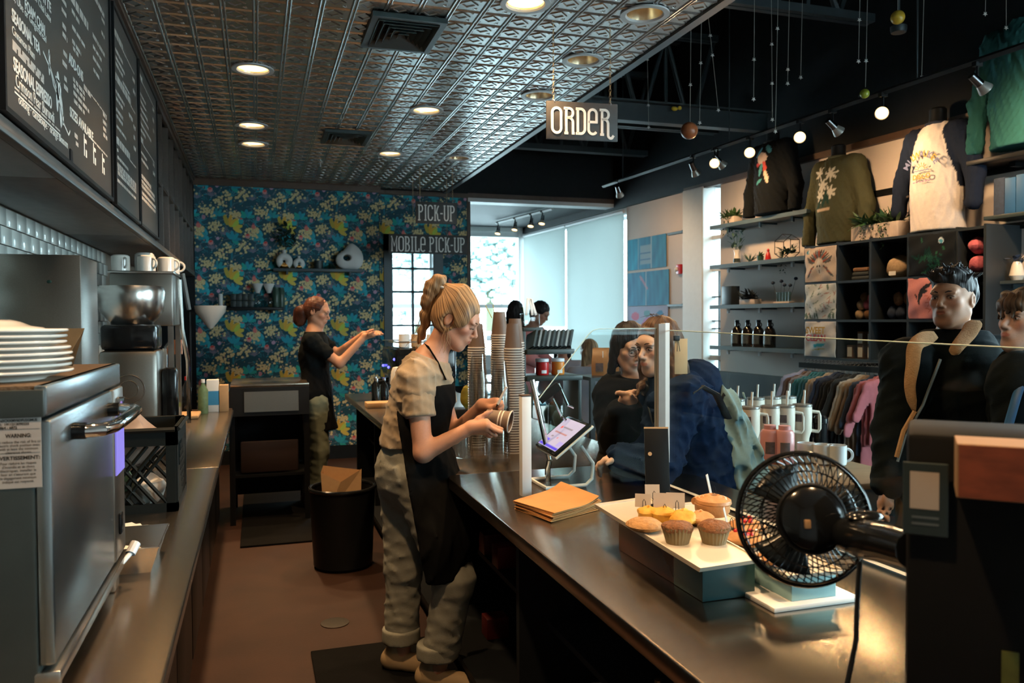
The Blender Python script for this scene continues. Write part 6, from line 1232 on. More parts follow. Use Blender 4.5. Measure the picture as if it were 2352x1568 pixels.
t=rthing('photo_box','dark box standing at the left end of the third shelf','box',sp(1676),1.657,.13); part('box_body',MB().box2((-.075,-.05,0),(.075,.05,.185),.003),'shelf_black',t); part('pale_edge',MB().box2((-.078,-.05,0),(-.075,.05,.185)),'white_metal',t)
planter('low dark trough of grassy plants on the third shelf',sp(1728),1.657,.165,.22,.08,.05,'leaf',44,0,12,False,.11).children[0].data.materials[0]=MATS['shelf_black']
t=rthing('bud_vases','row of clear bud vases with dark flower heads on the third shelf','vases',sp(1798),1.657,.13); part('wood_block',MB().box2((-.10,-.03,0),(.10,.03,.018),.003),'stone_pot',t)
for k in range(5): x=-.075+.037*k; part('tube_vase',MB().at((x,0,.018)).lathe([(.013,0),(.013,.085),(.011,.085),(.011,.004)],12,False),'bottle_glass',t)
for k,(x,xx,h_) in enumerate(((-.075,-.14,.19),(-.04,-.03,.20),(0,.01,.165),(.035,.08,.16),(.07,.15,.215))): part('flower_stem',MB().tube([(x,0,.03),((x+xx)/2,0,.11),(xx,0,h_)],.0018,5),'stem',t); part('flower_head',MB().sph((xx,0,h_),(.018,.018,.015),10,6),'sock_navy',t)
for k,u in enumerate((1693,1717,1742,1768)):
    t=rthing('growler','dark glass growler bottle, %s of the four on the lowest shelf'%('first from the window','second from the window','third from the window','nearest the cubes')[k],'bottle',sp(u,.15),1.264,.15,'growlers'); part('bottle_body',MB().lathe([(.050,0),(.054,.008),(.054,.13),(.045,.165),(.020,.195),(.018,.225),(.021,.235)],24),'growler_glass',t) if 'growler_glass' in MATS or mat('growler_glass',(.012,.010,.010),.08,coat=.5) else None
    part('finger_ring',MB().at((.028,0,.205),rx=math.pi/2).torus((0,0,0),.017,.005,14,6),'growler_glass',t); part('cap',MB().lathe([(.022,.232),(.022,.25),(.0001,.251)],16),'black_satin',t); part('printed_label',MB().lathe([(.0545,.03),(.0545,.11)],10,False,-2.6,-.6),'label_dim',t) if 'label_dim' in MATS or mat('label_dim',(.07,.085,.095),.5,var=.8,scale=60) else None
t=rthing('book_ledge','short ledge with a row of blue books at the right edge','ledge',ss(2335,530,.1),2.18,0); part('board',MB().box2((-.14,-.22,-.025),(.30,0,0),.002),'slate_black',t)
bb=ss(2335,530,.12)
for k in range(4): tag(part('book',MB().box2((-.10+.075*k,-.15,0),(-.03+.075*k,0,.235-.01*(k%2)),.002),'sock_navy' if k==0 else 'blue_book',None,loc=RW(bb,2.182,.05),rot=(0,0,RZ)),'%s on the short ledge'%('dark book at the left end','first blue book','second blue book','last blue book')[k],'book','books on the ledge') if 'blue_book' in MATS or mat('blue_book',(.02,.09,.22),.5) else None
# pale flask behind the men
t=rthing('ornament_jar','dark and white ornament on the ledge behind the fringed-haired man','ornament',ss(2335,690,.12),1.76,.12); part('vase_body',MB().lathe([(.03,0),(.045,.03),(.03,.10),(.02,.12)],18),'white_ceramic',t); o=part('sprig',foliage(10,(.03,.03,.04),.05,.03,31),'sock_navy',t); o.location=(0,0,.10)
t=rthing('small_ledge','thin ledge behind the fringed-haired man','ledge',ss(2320,700,.1),1.758,0); part('board',MB().box2((-.2,-.2,-.02),(.3,0,0)),'slate_frame',t); part('bracket',MB().box2((-.02,-.1,-.05),(.02,0,-.02)),'slate_frame',t)
# ---- posters, fire alarm, rails on the wall beyond the column
def water(seed,kind):
    def fn(X_,Z_):
        r=np.random.default_rng(seed); im=img_(X_,(.03,.16,.30)); n=np.sin(X_*40+3*np.sin(Z_*9+seed))+np.sin(X_*71+Z_*6)+np.sin(X_*23-Z_*15); t_=np.clip((n+3)/6,0,1)[...,None]; im=im*(1-t_)+np.array((.05,.30,.48))*t_
        w,h=X_.max(),Z_.max()
        if kind==0:
            im[(X_<w*.28)]*=(.5,1.4,1.3); im[(np.abs(X_-w*.48)<w*.14)&(Z_<h*.75)&(Z_>h*.15)]=(.25,.40,.50); 
            for z in(.3,.5): im[(np.abs(X_-w*.48)<w*.14)&(np.abs(Z_-h*z)<.012)]=(.02,.14,.30)
            im[np.abs(X_-w*.29)<.008]=(.35,.50,.58); im[np.abs(X_-w*.63)<.008]=(.35,.5,.58)
        elif kind==1:
            for k in range(5): im[ell(X_,Z_,w*(.35+.03*k),h*(.80-.06*k),.05,.018,-.8)<1]=(.42,.28,.40)
            im[np.abs(X_-w*.46)<.006]=(.5,.6,.66)
        else: im[:]=(.36,.38,.52); im[ell(X_,Z_,w*.2,h*.6,.09,.05)<1]=(.55,.14,.22); im[ell(X_,Z_,w*.5,h*.7,.07,.04)<1]=(.15,.35,.4); im[ell(X_,Z_,w*.8,h*.6,.09,.06,.4)<1]=(.04,.2,.36); im[ell(X_,Z_,w*.45,h*.3,.12,.05,.6)<1]=(.5,.22,.42)
        return im
    return fn
for k,(u0,u1,v0,v1,lb) in enumerate(((1444,1532,552,622,'upper blue photograph poster of falling water beside the blinds'),(1444,1538,628,703,'middle blue water poster with a pink shape'),(1444,1536,704,760,'lowest poster, lilac and blue, behind the customers'))):
    s1,z1=RP(u0,(v0+v1)/2,.0); s0,_=RP(u1,(v0+v1)/2,.0); zt=RP(u0,v0)[1]; zb_=RP(u0,v1)[1]
    o=grid_print('poster',s1-s0,zt-zb_,.012,water(k+2,k),'printed_paper',None); o.location=RW(s1,zb_,.012); o.rotation_euler=(0,0,RZ); o.modifiers.new('t','SOLIDIFY').thickness=.004; tag(o,lb,'poster','blue posters')
for k,(u,v) in enumerate(((1552,535),(1552,701))): s_,z_=RP(u,v); t=rthing('hanging_rail','%s grey wall rail near the corner column'%('upper','lower')[k],'rail',s_,z_,0); part('rail',MB().box2((-.14,-.02,-.012),(.16,0,.012)),'slate_frame',t); part('rail_end',MB().box2((.15,-.024,-.016),(.17,0,.016)),'black_satin',t)
s_,z_=RP(1565,618); t=rthing('fire_alarm','red fire alarm strobe on the wall by the corner column','alarm',s_,z_,0); part('housing',MB().box((0,-.02,0),(.085,.04,.105),.004),'red_gloss',t); part('strobe',MB().sph((-.035,-.04,0),(.028,.02,.025),12,8),'white_matte',t)
# ---- clothes rail with garments
s0,z0=RP(1850,845,.55); s1,z1=RP(2035,868,.55); zr_=1.16
t=rthing('clothes_rail','black clothes rail below the cube shelving','clothes rail',(s0+s1)/2,zr_,.55); w=(s0-s1)/2+.06; part('bar',MB().box2((-w,-.012,-.02),(w,.012,.02)),'black_satin',t)
for x in(-w*.45,w*.75): part('bracket',MB().box2((x-.012,0,-.01),(x+.012,.55,.01)),'black_satin',t)
gc=[(.38,.36,.48),(.20,.13,.12),(.30,.24,.24),(.05,.28,.36),(.04,.24,.32),(.05,.22,.28),(.03,.16,.22),(.60,.48,.36),(.55,.52,.56),(.025,.035,.07),(.02,.025,.045),(.012,.014,.02),(.012,.014,.018),(.014,.012,.012),(.02,.02,.02),(.55,.52,.48),(.42,.30,.20),(.30,.20,.14),(.03,.05,.09),(.55,.16,.18),(.50,.14,.16),(.48,.13,.15)]
gn=['lilac','brown','dusky rose','bright teal','teal','deep teal','dark teal','cream','pale grey','navy','dark navy','black','charcoal black','soft black','brownish black','white','tan','brown tan','blue','pink','rose pink','deep pink']
pr=[cone((0,0,-.06),(0,0,-.55),.035,.05,.02,((1,0,0),.5)),cone((0,-.05,-.10),(0,-.16,-.13),.035,.03,.03,((1,0,0),.5)),cone((0,.05,-.10),(0,.16,-.13),.035,.03,.03,((1,0,0),.5)),cone((0,-.10,-.13),(0,-.10,-.60),.05,.06,.04,((1,0,0),.38)),cone((0,.10,-.13),(0,.10,-.60),.05,.06,.04,((1,0,0),.38)),cone((0,-.17,-.13),(-.0,-.28,-.36),.045,.040,.03,((1,0,0),.45)),cone((0,.17,-.13),(0,.27,-.34),.045,.040,.03,((1,0,0),.45))]
V,Q=solid(pr,.0125,None,[((0,0,-1),(0,0,-.58))],folds(40,.004,(0,1,.3),3))
gme=None
for k in range(22):
    f=k/21; x=-w+.05+(2*w-.10)*f; t=rthing('hung_shirt','%s shirt on the rail below the cubes'%gn[k],'shirt',(s0+s1)/2-x,zr_,.55,'shirts on the rail'); t.rotation_euler=(0,0,RZ+random.uniform(-.10,.0))
    mat('cloth_%d'%k,gc[k],.9,var=.2,scale=20,sheen=.2)
    if gme is None: o=solid_obj('garment',[(V,Q)],None,t); gme=o.data; gme.materials.append(None)
    else: o=mobj('garment',gme,None,t)
    o.material_slots[0].link='OBJECT'; o.material_slots[0].material=MATS['cloth_%d'%k]; o.scale=(random.uniform(.8,1.1),1,random.uniform(.85,1.3) if k not in(3,4) else 1.25)
    part('hanger',MB().tube([(0,0,.035),(.0,.012,.045),(0,.02,.03),(0,0,.02),(0,0,-.05)],.0025,5).tube([(0,-.13,-.10),(0,0,-.05),(0,.13,-.10)],.003,5),'chrome',t)
# ---- display table with tumblers and mugs
PT=[PD(u,v,3.9) for u,v in((1700,1075),(1930,1085))]; tz=.80
tc=PZ(1800,1075,tz); tb=thing('display_table','wooden display table of drink tumblers beyond the glass guard','table',(tc.x,tc.y,0)); part('table_top',MB().box2((-.56,-.42,tz-.03),(.44,.85,tz),.004),'display_wood',tb) if mat('display_wood',(.16,.10,.05),.6,var=.4,scale=8,stretch=(1,12,1)) else None
for x in(-.48,.36):
    for y in(-.38,.80): part('leg',MB().box2((x-.025,y-.025,0),(x+.025,y+.025,tz-.03)),'display_wood',tb)
part('lower_shelf',MB().box2((-.5,-.38,.3),(.38,.8,.32)),'display_wood',tb)
mat('tumbler_white',(.68,.60,.50),.3,var=.04); mat('tumbler_pink',(.60,.27,.26),.3,var=.06); mat('print_dark',(.10,.07,.07),.6,var=.6,scale=60)
def tumbler(u,v,lb,col='tumbler_white',h=.235,straw=True,handle=True,sc=1):
    q=PZ(u,v,tz); q.x=max(q.x,tc.x-.50); q.y=min(q.y,tc.y+.78); t=thing('tumbler',lb,'tumbler',(q.x,q.y,tz),-.35,'handled tumblers'); t.scale=(sc,sc,sc)
    part('tumbler_body',MB().lathe([(.030,0),(.033,.004),(.035,.07),(.040,.09),(.047,.11),(.049,h-.02),(.048,h)],24),col,t); part('lid',MB().lathe([(.047,h),(.050,h+.003),(.049,h+.012),(.02,h+.016)],24),'clear_lid',t)
    if straw: part('straw',MB().cyl((.008,0,h),(.012,0,h+.085),.006,10),'white_ceramic',t)
    if handle: part('handle',MB().tube([(.045,0,h-.025),(.085,0,h-.03),(.090,0,h-.05),(.090,0,h-.115),(.082,0,h-.13),(.046,0,h-.125)],.009,8),col,t)
    part('print_motif',MB().lathe([(.0495,h-.075),(.0498,h-.035)],6,False,-2.6,-1.7),'print_dark',t)
mat('clear_lid',(.45,.42,.38),.1,trans=.5)
for k,(u,v,lb) in enumerate(((1722,1045,'white handled tumbler beside the backpack, first of the front row'),(1768,1042,'white handled tumbler, second of the front row'),(1803,1040,'white handled tumbler, third of the front row'),(1842,1037,'white handled tumbler at the right end of the front row'))): tumbler(u,v,lb,sc=1.05)
for k,(u,v,lb) in enumerate(((1690,1018,'white tumbler mostly hidden behind the backpack'),(1732,1012,'white tumbler in the back row, left'),(1762,1008,'white tumbler in the back row, middle'),(1797,1006,'white tumbler in the back row, right'))): tumbler(u,v,lb,handle=False,sc=1.05)
for k,(u,v,lb) in enumerate(((1768,1062,'pink bottle with a dark emblem, left of the pair'),(1802,1064,'pink bottle with a dark emblem, right of the pair'))):
    q=PZ(u,v,tz); t=thing('pink_bottle',lb,'bottle',(q.x,q.y,tz),-.35); part('bottle_body',MB().lathe([(.044,0),(.047,.006),(.047,.15),(.040,.165),(.030,.17)],24),'tumbler_pink',t); part('emblem',MB().lathe([(.0475,.05),(.0475,.11)],6,False,-2.3,-1.3),'print_dark',t); part('cap',MB().lathe([(.030,.17),(.030,.19),(.0001,.191)],16),'tumbler_pink',t)
for k,(u,v,lb) in enumerate(((1852,1062,'white mug with a dark drawing, left of the three by the fan'),(1890,1066,'white mug, middle of the three by the fan'),(1922,1068,'white mug, right of the three by the fan'))):
    q=PZ(u,v,tz); cup_(lb,(q.x,q.y,tz),.046,.10,-.35,'white_mug',False) if 'white_mug' in MATS or mat('white_mug',(.66,.68,.70),.2) else None
for k,(u,v) in enumerate(((1850,1018),(1884,1020))): q=PZ(u,v,tz); one('travel_mug',MB().at((q.x,q.y,tz)).lathe([(.035,0),(.038,.12),(.042,.125),(.042,.15),(.03,.165)],20),'black_gloss','%s dark lidded travel mug behind the white mugs'%('left','right')[k],'mug')
# ---- coffee bag rack
q=PD(1400,862,4.75); rkz=q.z; t=thing('coffee_rack','black rack of packaged coffee behind the customers','rack',(q.x,q.y,0)); w=.17
for z in(.30,.70,rkz): part('rack_shelf',MB().box2((-w,-.14,z-.02),(w+.12,.14,z)),'shelf_black',t)
for x in(-w,w+.12):
    for y in(-.13,.13): part('rack_post',MB().box2((x-.014,y-.014,0),(x+.014,y+.014,rkz)),'shelf_black',t)
mat('coffee_bag',(.34,.15,.05),.45,var=.3,scale=20,bump=.3,bscale=30)
def cbag(p,lb,rz,m='coffee_bag'):
    t=thing('coffee_bag',lb,'bag',p,rz,'coffee bags'); vs=[];fs=[]
    pf=[(.045,.032,0),(.048,.036,.04),(.046,.032,.10),(.043,.018,.135),(.045,.003,.155),(.040,.002,.165)]
    for a,b,z in pf: vs+=[(-a,-b,z),(0,-b*1.15,z),(a,-b,z),(a,b,z),(0,b*1.15,z),(-a,b,z)]
    for j in range(5):
        for i in range(6): fs.append((j*6+i,j*6+(i+1)%6,(j+1)*6+(i+1)%6,(j+1)*6+i))
    fs+=[(5,4,3,2,1,0),tuple(30+i for i in range(6))]; part('bag_body',MB().add(vs,fs),m,t,ang=60); part('bag_label',MB().box((0,-.0415,.05),(.045,.002,.05)),'print_dark',t); part('tie',MB().box((.02,-.03,.12),(.004,.004,.05)),'white_metal',t)
for k,u in enumerate((1378,1404,1428)): p=PD(u,862,4.75); cbag((p.x,p.y,rkz+.001),'tan coffee bag, %s on the black rack'%('left','middle','right of the three')[k],-.5)
for k in range(3): cbag((q.x-.1+.11*k,q.y,.701),'coffee bag on the rack\'s lower shelf, %s'%('left','middle','right')[k],-.3,'wool_brown')
# ---- shelves on the wallpaper wall
def wshelf(label,x0,x1,z,m='slate_frame'):
    t=thing('wallpaper_shelf',label,'shelf',((x0+x1)/2,YA,z)); w=(x1-x0)/2; part('board',MB().box2((-w,-.20,-.028),(w,-.004,0),.003),m,t)
    for x in(-w*.7,w*.7): part('bracket',MB().box2((x-.01,-.15,-.06),(x+.01,-.004,-.028)),m,t)
p0=PY(628,617,YA-.2); p1=PY(836,617,YA-.2); wshelf('pale shelf with white vases on the floral wallpaper',p0.x,p1.x,p0.z+.008); zs_=p0.z+.009
def wx(u): return PY(u,617,YA-.11).x
def ringvase(label,u,R,r,h,m='white_matte',gold=False):
    t=thing('ring_vase',label,'vase',(wx(u),YA-.11,zs_)); mb=MB(); T=Matrix.Translation((0,0,R+r*.75))@Matrix.Rotation(math.pi/2,4,'X'); mb.T=T; mb.torus((0,0,0),R,r,28,12); part('ring_body',mb,m,t); part('neck',MB().lathe([(r*.55,2*R+r*1.4),(r*.5,2*R+r*2.3),(r*.6,2*R+r*2.6)],14),m,t)
    if gold:
        mb=MB(); mb.T=T; mb.torus((0,0,0),R,r*1.03,8,12,math.pi*1.3,math.pi*1.7); part('gold_dip',mb,'brass',t)
    return t
ringvase('white arched vase with a gold dipped foot on the upper wallpaper shelf',653,.05,.038,.2,gold=True); ringvase('smaller white ring vase with a gold foot beside the arched one',687,.035,.026,.15,gold=True)
t=thing('ring_vase','large white pebble-shaped vase with a hole, right end of the wallpaper shelf','vase',(wx(803),YA-.11,zs_)); pr=[ells((-.04,0,.10),(.11,.055,.10),.05),ells((.06,0,.12),(.09,.055,.12),.05),ells((.02,0,.20),(.06,.05,.085),.06),ells((-.03,0,.125),(.042,.2,.034),.015,op='s')]; V,Q=solid(pr,.008,None,[((0,0,-1),(0,0,.002))]); solid_obj('vase_body',[(V,Q)],'white_matte',t)
t=thing('vase_branches','dark leafy branches rising from the two small white vases','plant',(wx(660),YA-.11,zs_+.23)); m=foliage(60,(.09,.04,.24),.08,.035,14); part('leaves',m,'leaf_dark',t); part('branch',MB().tube([(-.015,0,-.03),(-.03,0,.1),(-.08,0,.2)],.004,5).tube([(-.015,0,-.03),(.05,0,.12),(.12,0,.02)],.004,5),'stem',t)
one('black_pot',MB().at((wx(732),YA-.11,zs_)).lathe([(.045,0),(.05,.09),(.046,.09),(.0001,.07)],20,False),'slate_black','black pot in the middle of the wallpaper shelf','pot'); t=thing('small_fern','small dark fern between the black pot and the large vase','plant',(wx(760),YA-.11,zs_)); part('leaves',foliage(26,(.04,.03,.02),.07,.02,15),'leaf_dark',t); part('pot',MB().lathe([(.02,0),(.025,.03)],12),'slate_black',t)
p0=PY(470,707,YA-.2); p1=PY(652,707,YA-.2); wshelf('dark shelf of jars low on the wallpaper, left of the rear barista',p0.x,p1.x,p0.z+.008,'black_satin'); zs2=p0.z+.009
def wx2(u): return PY(u,700,YA-.11).x
one('white_canister',MB().at((wx2(507),YA-.11,zs2)).lathe([(.022,0),(.022,.13),(.018,.14)],16),'white_matte','slim white canister at the left of the dark wallpaper shelf','canister')
for i in range(2):
    for j in range(4): one('black_tin',MB().at((wx2(536)+.058*j,YA-.11,zs2+.071*i)).box((0,0,.035),(.054,.07,.068),.003),'slate_black','small black tin, %s row, %s from the left, on the dark wallpaper shelf'%(('lower','upper')[i],('first','second','third','fourth')[j]),'tin','black tins')
for k,u in enumerate((592,618)): t=thing('pour_over_flask','glass pour-over flask, %s on the dark wallpaper shelf'%('left','right')[k],'flask',(wx2(u),YA-.11,zs2)); part('flask_body',MB().lathe([(.045,0),(.05,.01),(.05,.09),(.025,.13),(.02,.15)],20,False),'bottle_glass',t); part('flask_cone',MB().lathe([(.02,.15),(.06,.25)],20,False),'white_matte',t)
for k,u in enumerate((634,646)): one('green_jar',MB().at((wx2(u),YA-.12+.02*k,zs2)).lathe([(.035,0),(.038,.01),(.038,.17),(.03,.19),(.03,.21)],18),'bottle_green','%s dark green jar beside the rear barista'%('left','right')[k],'jar')
# ---- seating room furniture and the street outside
mat('seat_teal',(.02,.12,.16),.6,var=.2); mat('table_dark',(.03,.04,.045),.4)
def cafe_table(label,x,y):
    t=thing('cafe_table',label,'table',(x,y,0)); part('table_top',MB().lathe([(.36,.73),(.37,.74),(.37,.76),(.0001,.765)],28),'table_dark',t); part('pedestal',MB().cyl((0,0,.02),(0,0,.73),.035),'black_satin',t); part('foot_plate',MB().lathe([(.22,0),(.22,.01),(.04,.03)],24),'black_satin',t)
def cafe_chair(label,x,y,rz):
    t=thing('cafe_chair',label,'chair',(x,y,0),rz,'seating room chairs'); part('seat',MB().box((0,0,.45),(.40,.40,.03),.01),'seat_teal',t); part('backrest',MB().box((0,.19,.68),(.38,.025,.34),.01),'seat_teal',t)
    for a in(-.17,.17):
        for b in(-.17,.17): part('leg',MB().cyl((a,b,0),(a*.95,b*.95,.44),.014,8),'white_metal',t)
cafe_table('round dark cafe table in the seating room near the blinds',3.05,9.75); cafe_table('round dark cafe table by the far window',2.8,11.2)
for k,(x,y,r) in enumerate(((3.55,9.7,-1.4),(2.55,9.95,1.6),(3.3,11.3,-1.5),(2.35,11.1,1.5))): cafe_chair('teal cafe chair, %s'%('right of the nearer cafe table','left of the nearer cafe table','right of the table by the far window','left of the table by the far window')[k],x,y,r)
def tree(label,x,y,h,r,seed):
    t=thing('tree',label,'tree',(x,y,-.25)); m=MB(); rg=random.Random(seed)
    for k in range(1100):
        a,b=rg.uniform(0,6.28),math.acos(rg.uniform(-1,1)); d=r*rg.uniform(.5,1.02)*(1+.12*math.sin(3*a)); c=(d*math.sin(b)*math.cos(a),d*math.sin(b)*math.sin(a),h*.62+d*math.cos(b)*.85); blob(m,c,(r*.075,r*.075,r*.06),k,.3,5,3)
    o=part('crown',m,'tree_leaf',t); o['kind']='stuff'; part('trunk',MB().cyl((0,0,0),(0,0,h*.45),.25,10,.15),'stem',t)
mat('tree_leaf',(.34,.46,.44),.8,var=.5,scale=.6)
p=PD(1125,640,34); tree('pale hazy tree outside the far window',p.x,p.y,7.0,2.1,1); p=PD(960,640,40); tree('hazy tree outside the glazed door',p.x,p.y,6,2.4,2)
def car(label,p,rz,m):
    t=thing('parked_car',label,'car',p,rz); pr=[rbx((0,0,.62),(2.1,.85,.30),.18,.1),rbx((-.1,0,1.05),(1.15,.72,.32),.2,.15)]; V,Q=solid(pr,.07); solid_obj('car_body',[(V,Q)],m,t); part('windows',MB().box((-.1,0,1.12),(1.9,1.47,.30),.1),'lens_dark',t)
    for x in(-1.3,1.3):
        for y in(-.8,.8): part('wheel',MB().cyl((x,y-.1,.33),(x,y+.1,.33),.33,18),'rubber',t)
mat('car_white',(.6,.62,.64),.3,coat=.5); p=PD(1010,745,26); car('white car parked outside the glazed door',(p.x,p.y,-.25),.3,'car_white'); p=PD(1150,748,30); car('pale car parked outside the far window',(p.x,p.y,-.25),.2,'car_white')
# ================================================================ people
vmat('skin',.5,sss=.12,spec=.35); mat('eye_white',(.7,.68,.64),.15); mat('iris_dark',(.03,.02,.015),.1); mat('lash',(.02,.014,.010),.7)
def hairmat(name,c,c2):
    """strand streaks follow the per-vertex coordinate 'strand'"""
    m,N,L,P=new_mat(name); MATS[name]=m; P.inputs['Roughness'].default_value=.5; P.inputs['Specular IOR Level'].default_value=.25; tc=N.new('ShaderNodeAttribute'); tc.attribute_name='strand'
    n=N.new('ShaderNodeTexNoise'); n.inputs['Scale'].default_value=1; n.inputs['Detail'].default_value=4; L.new(tc.outputs['Vector'],n.inputs['Vector']); mx=N.new('ShaderNodeValToRGB'); mx.color_ramp.elements[0].position=.36; mx.color_ramp.elements[1].position=.66; mx.color_ramp.elements[0].color=(*c,1); mx.color_ramp.elements[1].color=(*c2,1)
    L.new(n.outputs['Fac'],mx.inputs[0]); L.new(mx.outputs[0],P.inputs['Base Color']); b=N.new('ShaderNodeBump'); b.inputs['Strength'].default_value=.7; b.inputs['Distance'].default_value=.005; L.new(n.outputs['Fac'],b.inputs['Height']); L.new(b.outputs[0],P.inputs['Normal'])
def set_strand(o,V,axis_o,axis_d,dens=14,along=7):
    """streaks run along meridians of an axis (towards a hair tie, or down from the crown)"""
    d=n3(axis_d); q=V-A_(axis_o); z=q@d; x_=n3(np.cross(d,A_((.31,.52,.79)))); y_=np.cross(d,x_); a=np.arctan2(q@y_,q@x_); r=np.linalg.norm(q-np.outer(z,d),axis=1)
    S=np.stack([np.cos(a)*dens,np.sin(a)*dens,(z+r)*along],1).astype(np.float32); at=o.data.attributes.new('strand','FLOAT_VECTOR','POINT')
    if len(o.data.vertices)==len(V): at.data.foreach_set('vector',S.ravel())
hairmat('hair_blonde',(.085,.042,.020),(.50,.30,.145)); hairmat('hair_auburn',(.022,.007,.004),(.11,.032,.015)); hairmat('hair_brown',(.035,.018,.010),(.13,.07,.04)); hairmat('hair_black',(.006,.006,.007),(.025,.022,.022)); hairmat('hair_fringe',(.03,.018,.010),(.14,.085,.05))
mat('tee_tan',(.33,.25,.165),.95,var=.10,scale=40,bump=.15,bscale=300,sheen=.2); mat('denim_pale',(.27,.27,.225),.9,var=.22,scale=22,bump=.2,bscale=260); mat('denim_olive',(.15,.17,.12),.9,var=.25,scale=22,bump=.2,bscale=260); mat('apron_black',(.005,.0055,.006),.95,var=.2,scale=40,spec=.1); mat('tee_black',(.006,.008,.009),.95,var=.2,spec=.1); mat('shoe_tan',(.38,.27,.15),.7,var=.15); mat('shoe_dark',(.03,.02,.018),.6)
mat('hoodie_navy',(.007,.018,.048),.95,var=.2,scale=30,bump=.2,bscale=260,spec=.1); mat('jacket_black',(.006,.007,.008),.85,var=.2,scale=20,spec=.1); mat('jacket_charcoal',(.0055,.008,.009),.9,var=.25,scale=20,bump=.2,bscale=200,spec=.1); mat('shearling_tan',(.36,.20,.09),.95,var=.3,scale=60,bump=.8,bscale=160); mat('shirt_red',(.40,.02,.02),.9); mat('backpack_teal',(.22,.35,.37),.8,var=.25,scale=14,bump=.3,bscale=60)
mat('jacket_lilac',(.28,.28,.34),.9); mat('top_pink',(.52,.22,.22),.9)
def n3(v): v=A_(v); return v/np.linalg.norm(v)
CR,CU,CF=A_(cr),A_(cu),A_(cf); UP=A_((0,0,1))
def D3(u,v,d): return A_(PD(u,v,d))
def frame(fwd,up=(0,0,1)):
    y=n3(fwd); x=n3(np.cross(y,A_(up))); z=np.cross(x,y); return np.stack([x,y,z],1)   # columns: her right, forward, up
def HP(c,R,s):
    """local head coords -> world prims"""
    W=lambda p: c+R@(A_(p)*s)
    def E(p,r,k=.012,op='u',rot=None): return ells(W(p),A_(r)*s,k*s,R if rot is None else R@rot,op)
    def K(a,b,ra,rb,k=.01,op='u'): return cone(W(a),W(b),ra*s,rb*s,k*s,None,op)
    return W,E,K
def head_prims(c,R,s=1,male=False,mouth=0):
    W,E,K=HP(c,R,s); j=.004 if male else 0
    L=[E((0,-.008,.035),(.074,.092,.083),.02),E((0,.030,-.030),(.056+j,.060,.082),.03),K((0,.060,-.088),(0,.066,-.100),.022+j,.018+j,.03)]
    for sx in(-1,1): L+=[K((sx*(.046+j),.0,-.052),(sx*.022,.060,-.092),.020+j,.018,.025),E((sx*.040,.060,-.016),(.020,.020,.018),.022)]
    L+=[E((0,.074,.030),(.052,.020,.020),.02)]
    for sx in(-1,1): L+=[E((sx*.031,.094,.004),(.016,.013,.011),.010,'s'),E((sx*.031,.0765,.005),(.0155,.0135,.0130),.003),E((sx*.030,.0865,.0215),(.022,.007,.005),.010)]
    L+=[K((0,.084,.012),(0,.108,-.024),.0065,.0100+j*.3,.010),E((0,.106,-.030),(.0105,.008,.007),.006)]
    for sx in(-1,1): L+=[E((sx*.0115,.096,-.033),(.0070,.010,.0065),.005)]
    L+=[E((0,.082,-.056),(.026,.018,.020),.014),E((0,.0945,-.0538),(.018,.0060,.0038),.005),E((0,.0938,-.0632),(.0155,.0062,.0045),.005),E((0,.103,-.0588),(.018,.008,.0010+mouth),.003,'s')]
    for sx in(-1,1): L+=[E((sx*.074,-.012,-.004),(.009,.018,.030),.006),E((sx*.081,-.008,-.002),(.006,.010,.019),.004,'s')]
    return L
def neck_prims(c,R,s,base,r=.047): W,E,K=HP(c,R,s); return [cone(W((0,-.022,-.045)),A_(base),r*s,(r+.006)*s,.03)]
def finger(a,tip,bow,r,k=.004):
    a,tip,bow=A_(a),A_(tip),A_(bow); m1=a+(tip-a)*.42+bow; m2=a+(tip-a)*.75+bow*.75; return chain([a,m1,m2,tip],[r,r*.96,r*.88,r*.74],k)
def hand(wr,kn,tips,thumb_base,thumb,bow,tb=(0,0,0),r=.0095,pr=.013):
    """wr: wrist; kn: 4 knuckles; tips: 4 fingertips"""
    L=[]
    for k_ in kn: L.append(cone(wr,k_,pr*1.35,pr,.018))
    for k_,t_ in zip(kn,tips): L+=finger(k_,t_,bow,r)
    L+=chain([A_(wr)*.7+A_(thumb_base)*.3,thumb_base,A_(thumb_base)*.5+A_(thumb)*.5+A_(tb),thumb],[pr*1.2,r*1.25,r*1.08,r*.85],.010); return L
def torso(J,g=0,fl=.70):
    fd=J['front']; pel,wa,ch,nk=[A_(J[k]) for k in('pelvis','waist','chest','neck')]; w=J.get('w',1.0); up=ch*.45+nk*.55
    return [cone(pel,wa,(.150*w+g),(.122*w+g),.05,(fd,fl)),cone(wa,ch,(.122*w+g),(.145*w+g),.05,(fd,fl)),cone(ch,up,(.145*w+g),(.105*w+g),.05,(fd,fl)),cone(J['shL'],J['shR'],.054*w+g,.054*w+g,.05),cone(up,nk,.085*w+g,.058+g,.04)]
def arm(J,sd,g=0,to=1.0,fore=True,w=1.0,gf=None):
    sh,el,wr=A_(J['sh'+sd]),A_(J['el'+sd]),A_(J['wr'+sd]); L=[cone(sh,sh+(el-sh)*min(1,to),.050*w+g,(.050+(.038-.050)*min(1,to))*w+g,.035)]
    if fore: L.append(cone(el,wr,.038*w+(gf if gf is not None else g),.026*w+(gf if gf is not None else g),.02))
    return L
def leg(J,sd,g=0,w=1): hp,kn,an=[A_(J[k+sd]) for k in('hip','kn','an')]; return [cone(hp,kn,.088*w+g,.058*w+g,.04),cone(kn,an,.056*w+g,.038*w+g,.04)]
def inbox(V,b,sh=0): return ((V>A_(b[0])+sh)&(V<A_(b[1])-sh)).all(1)
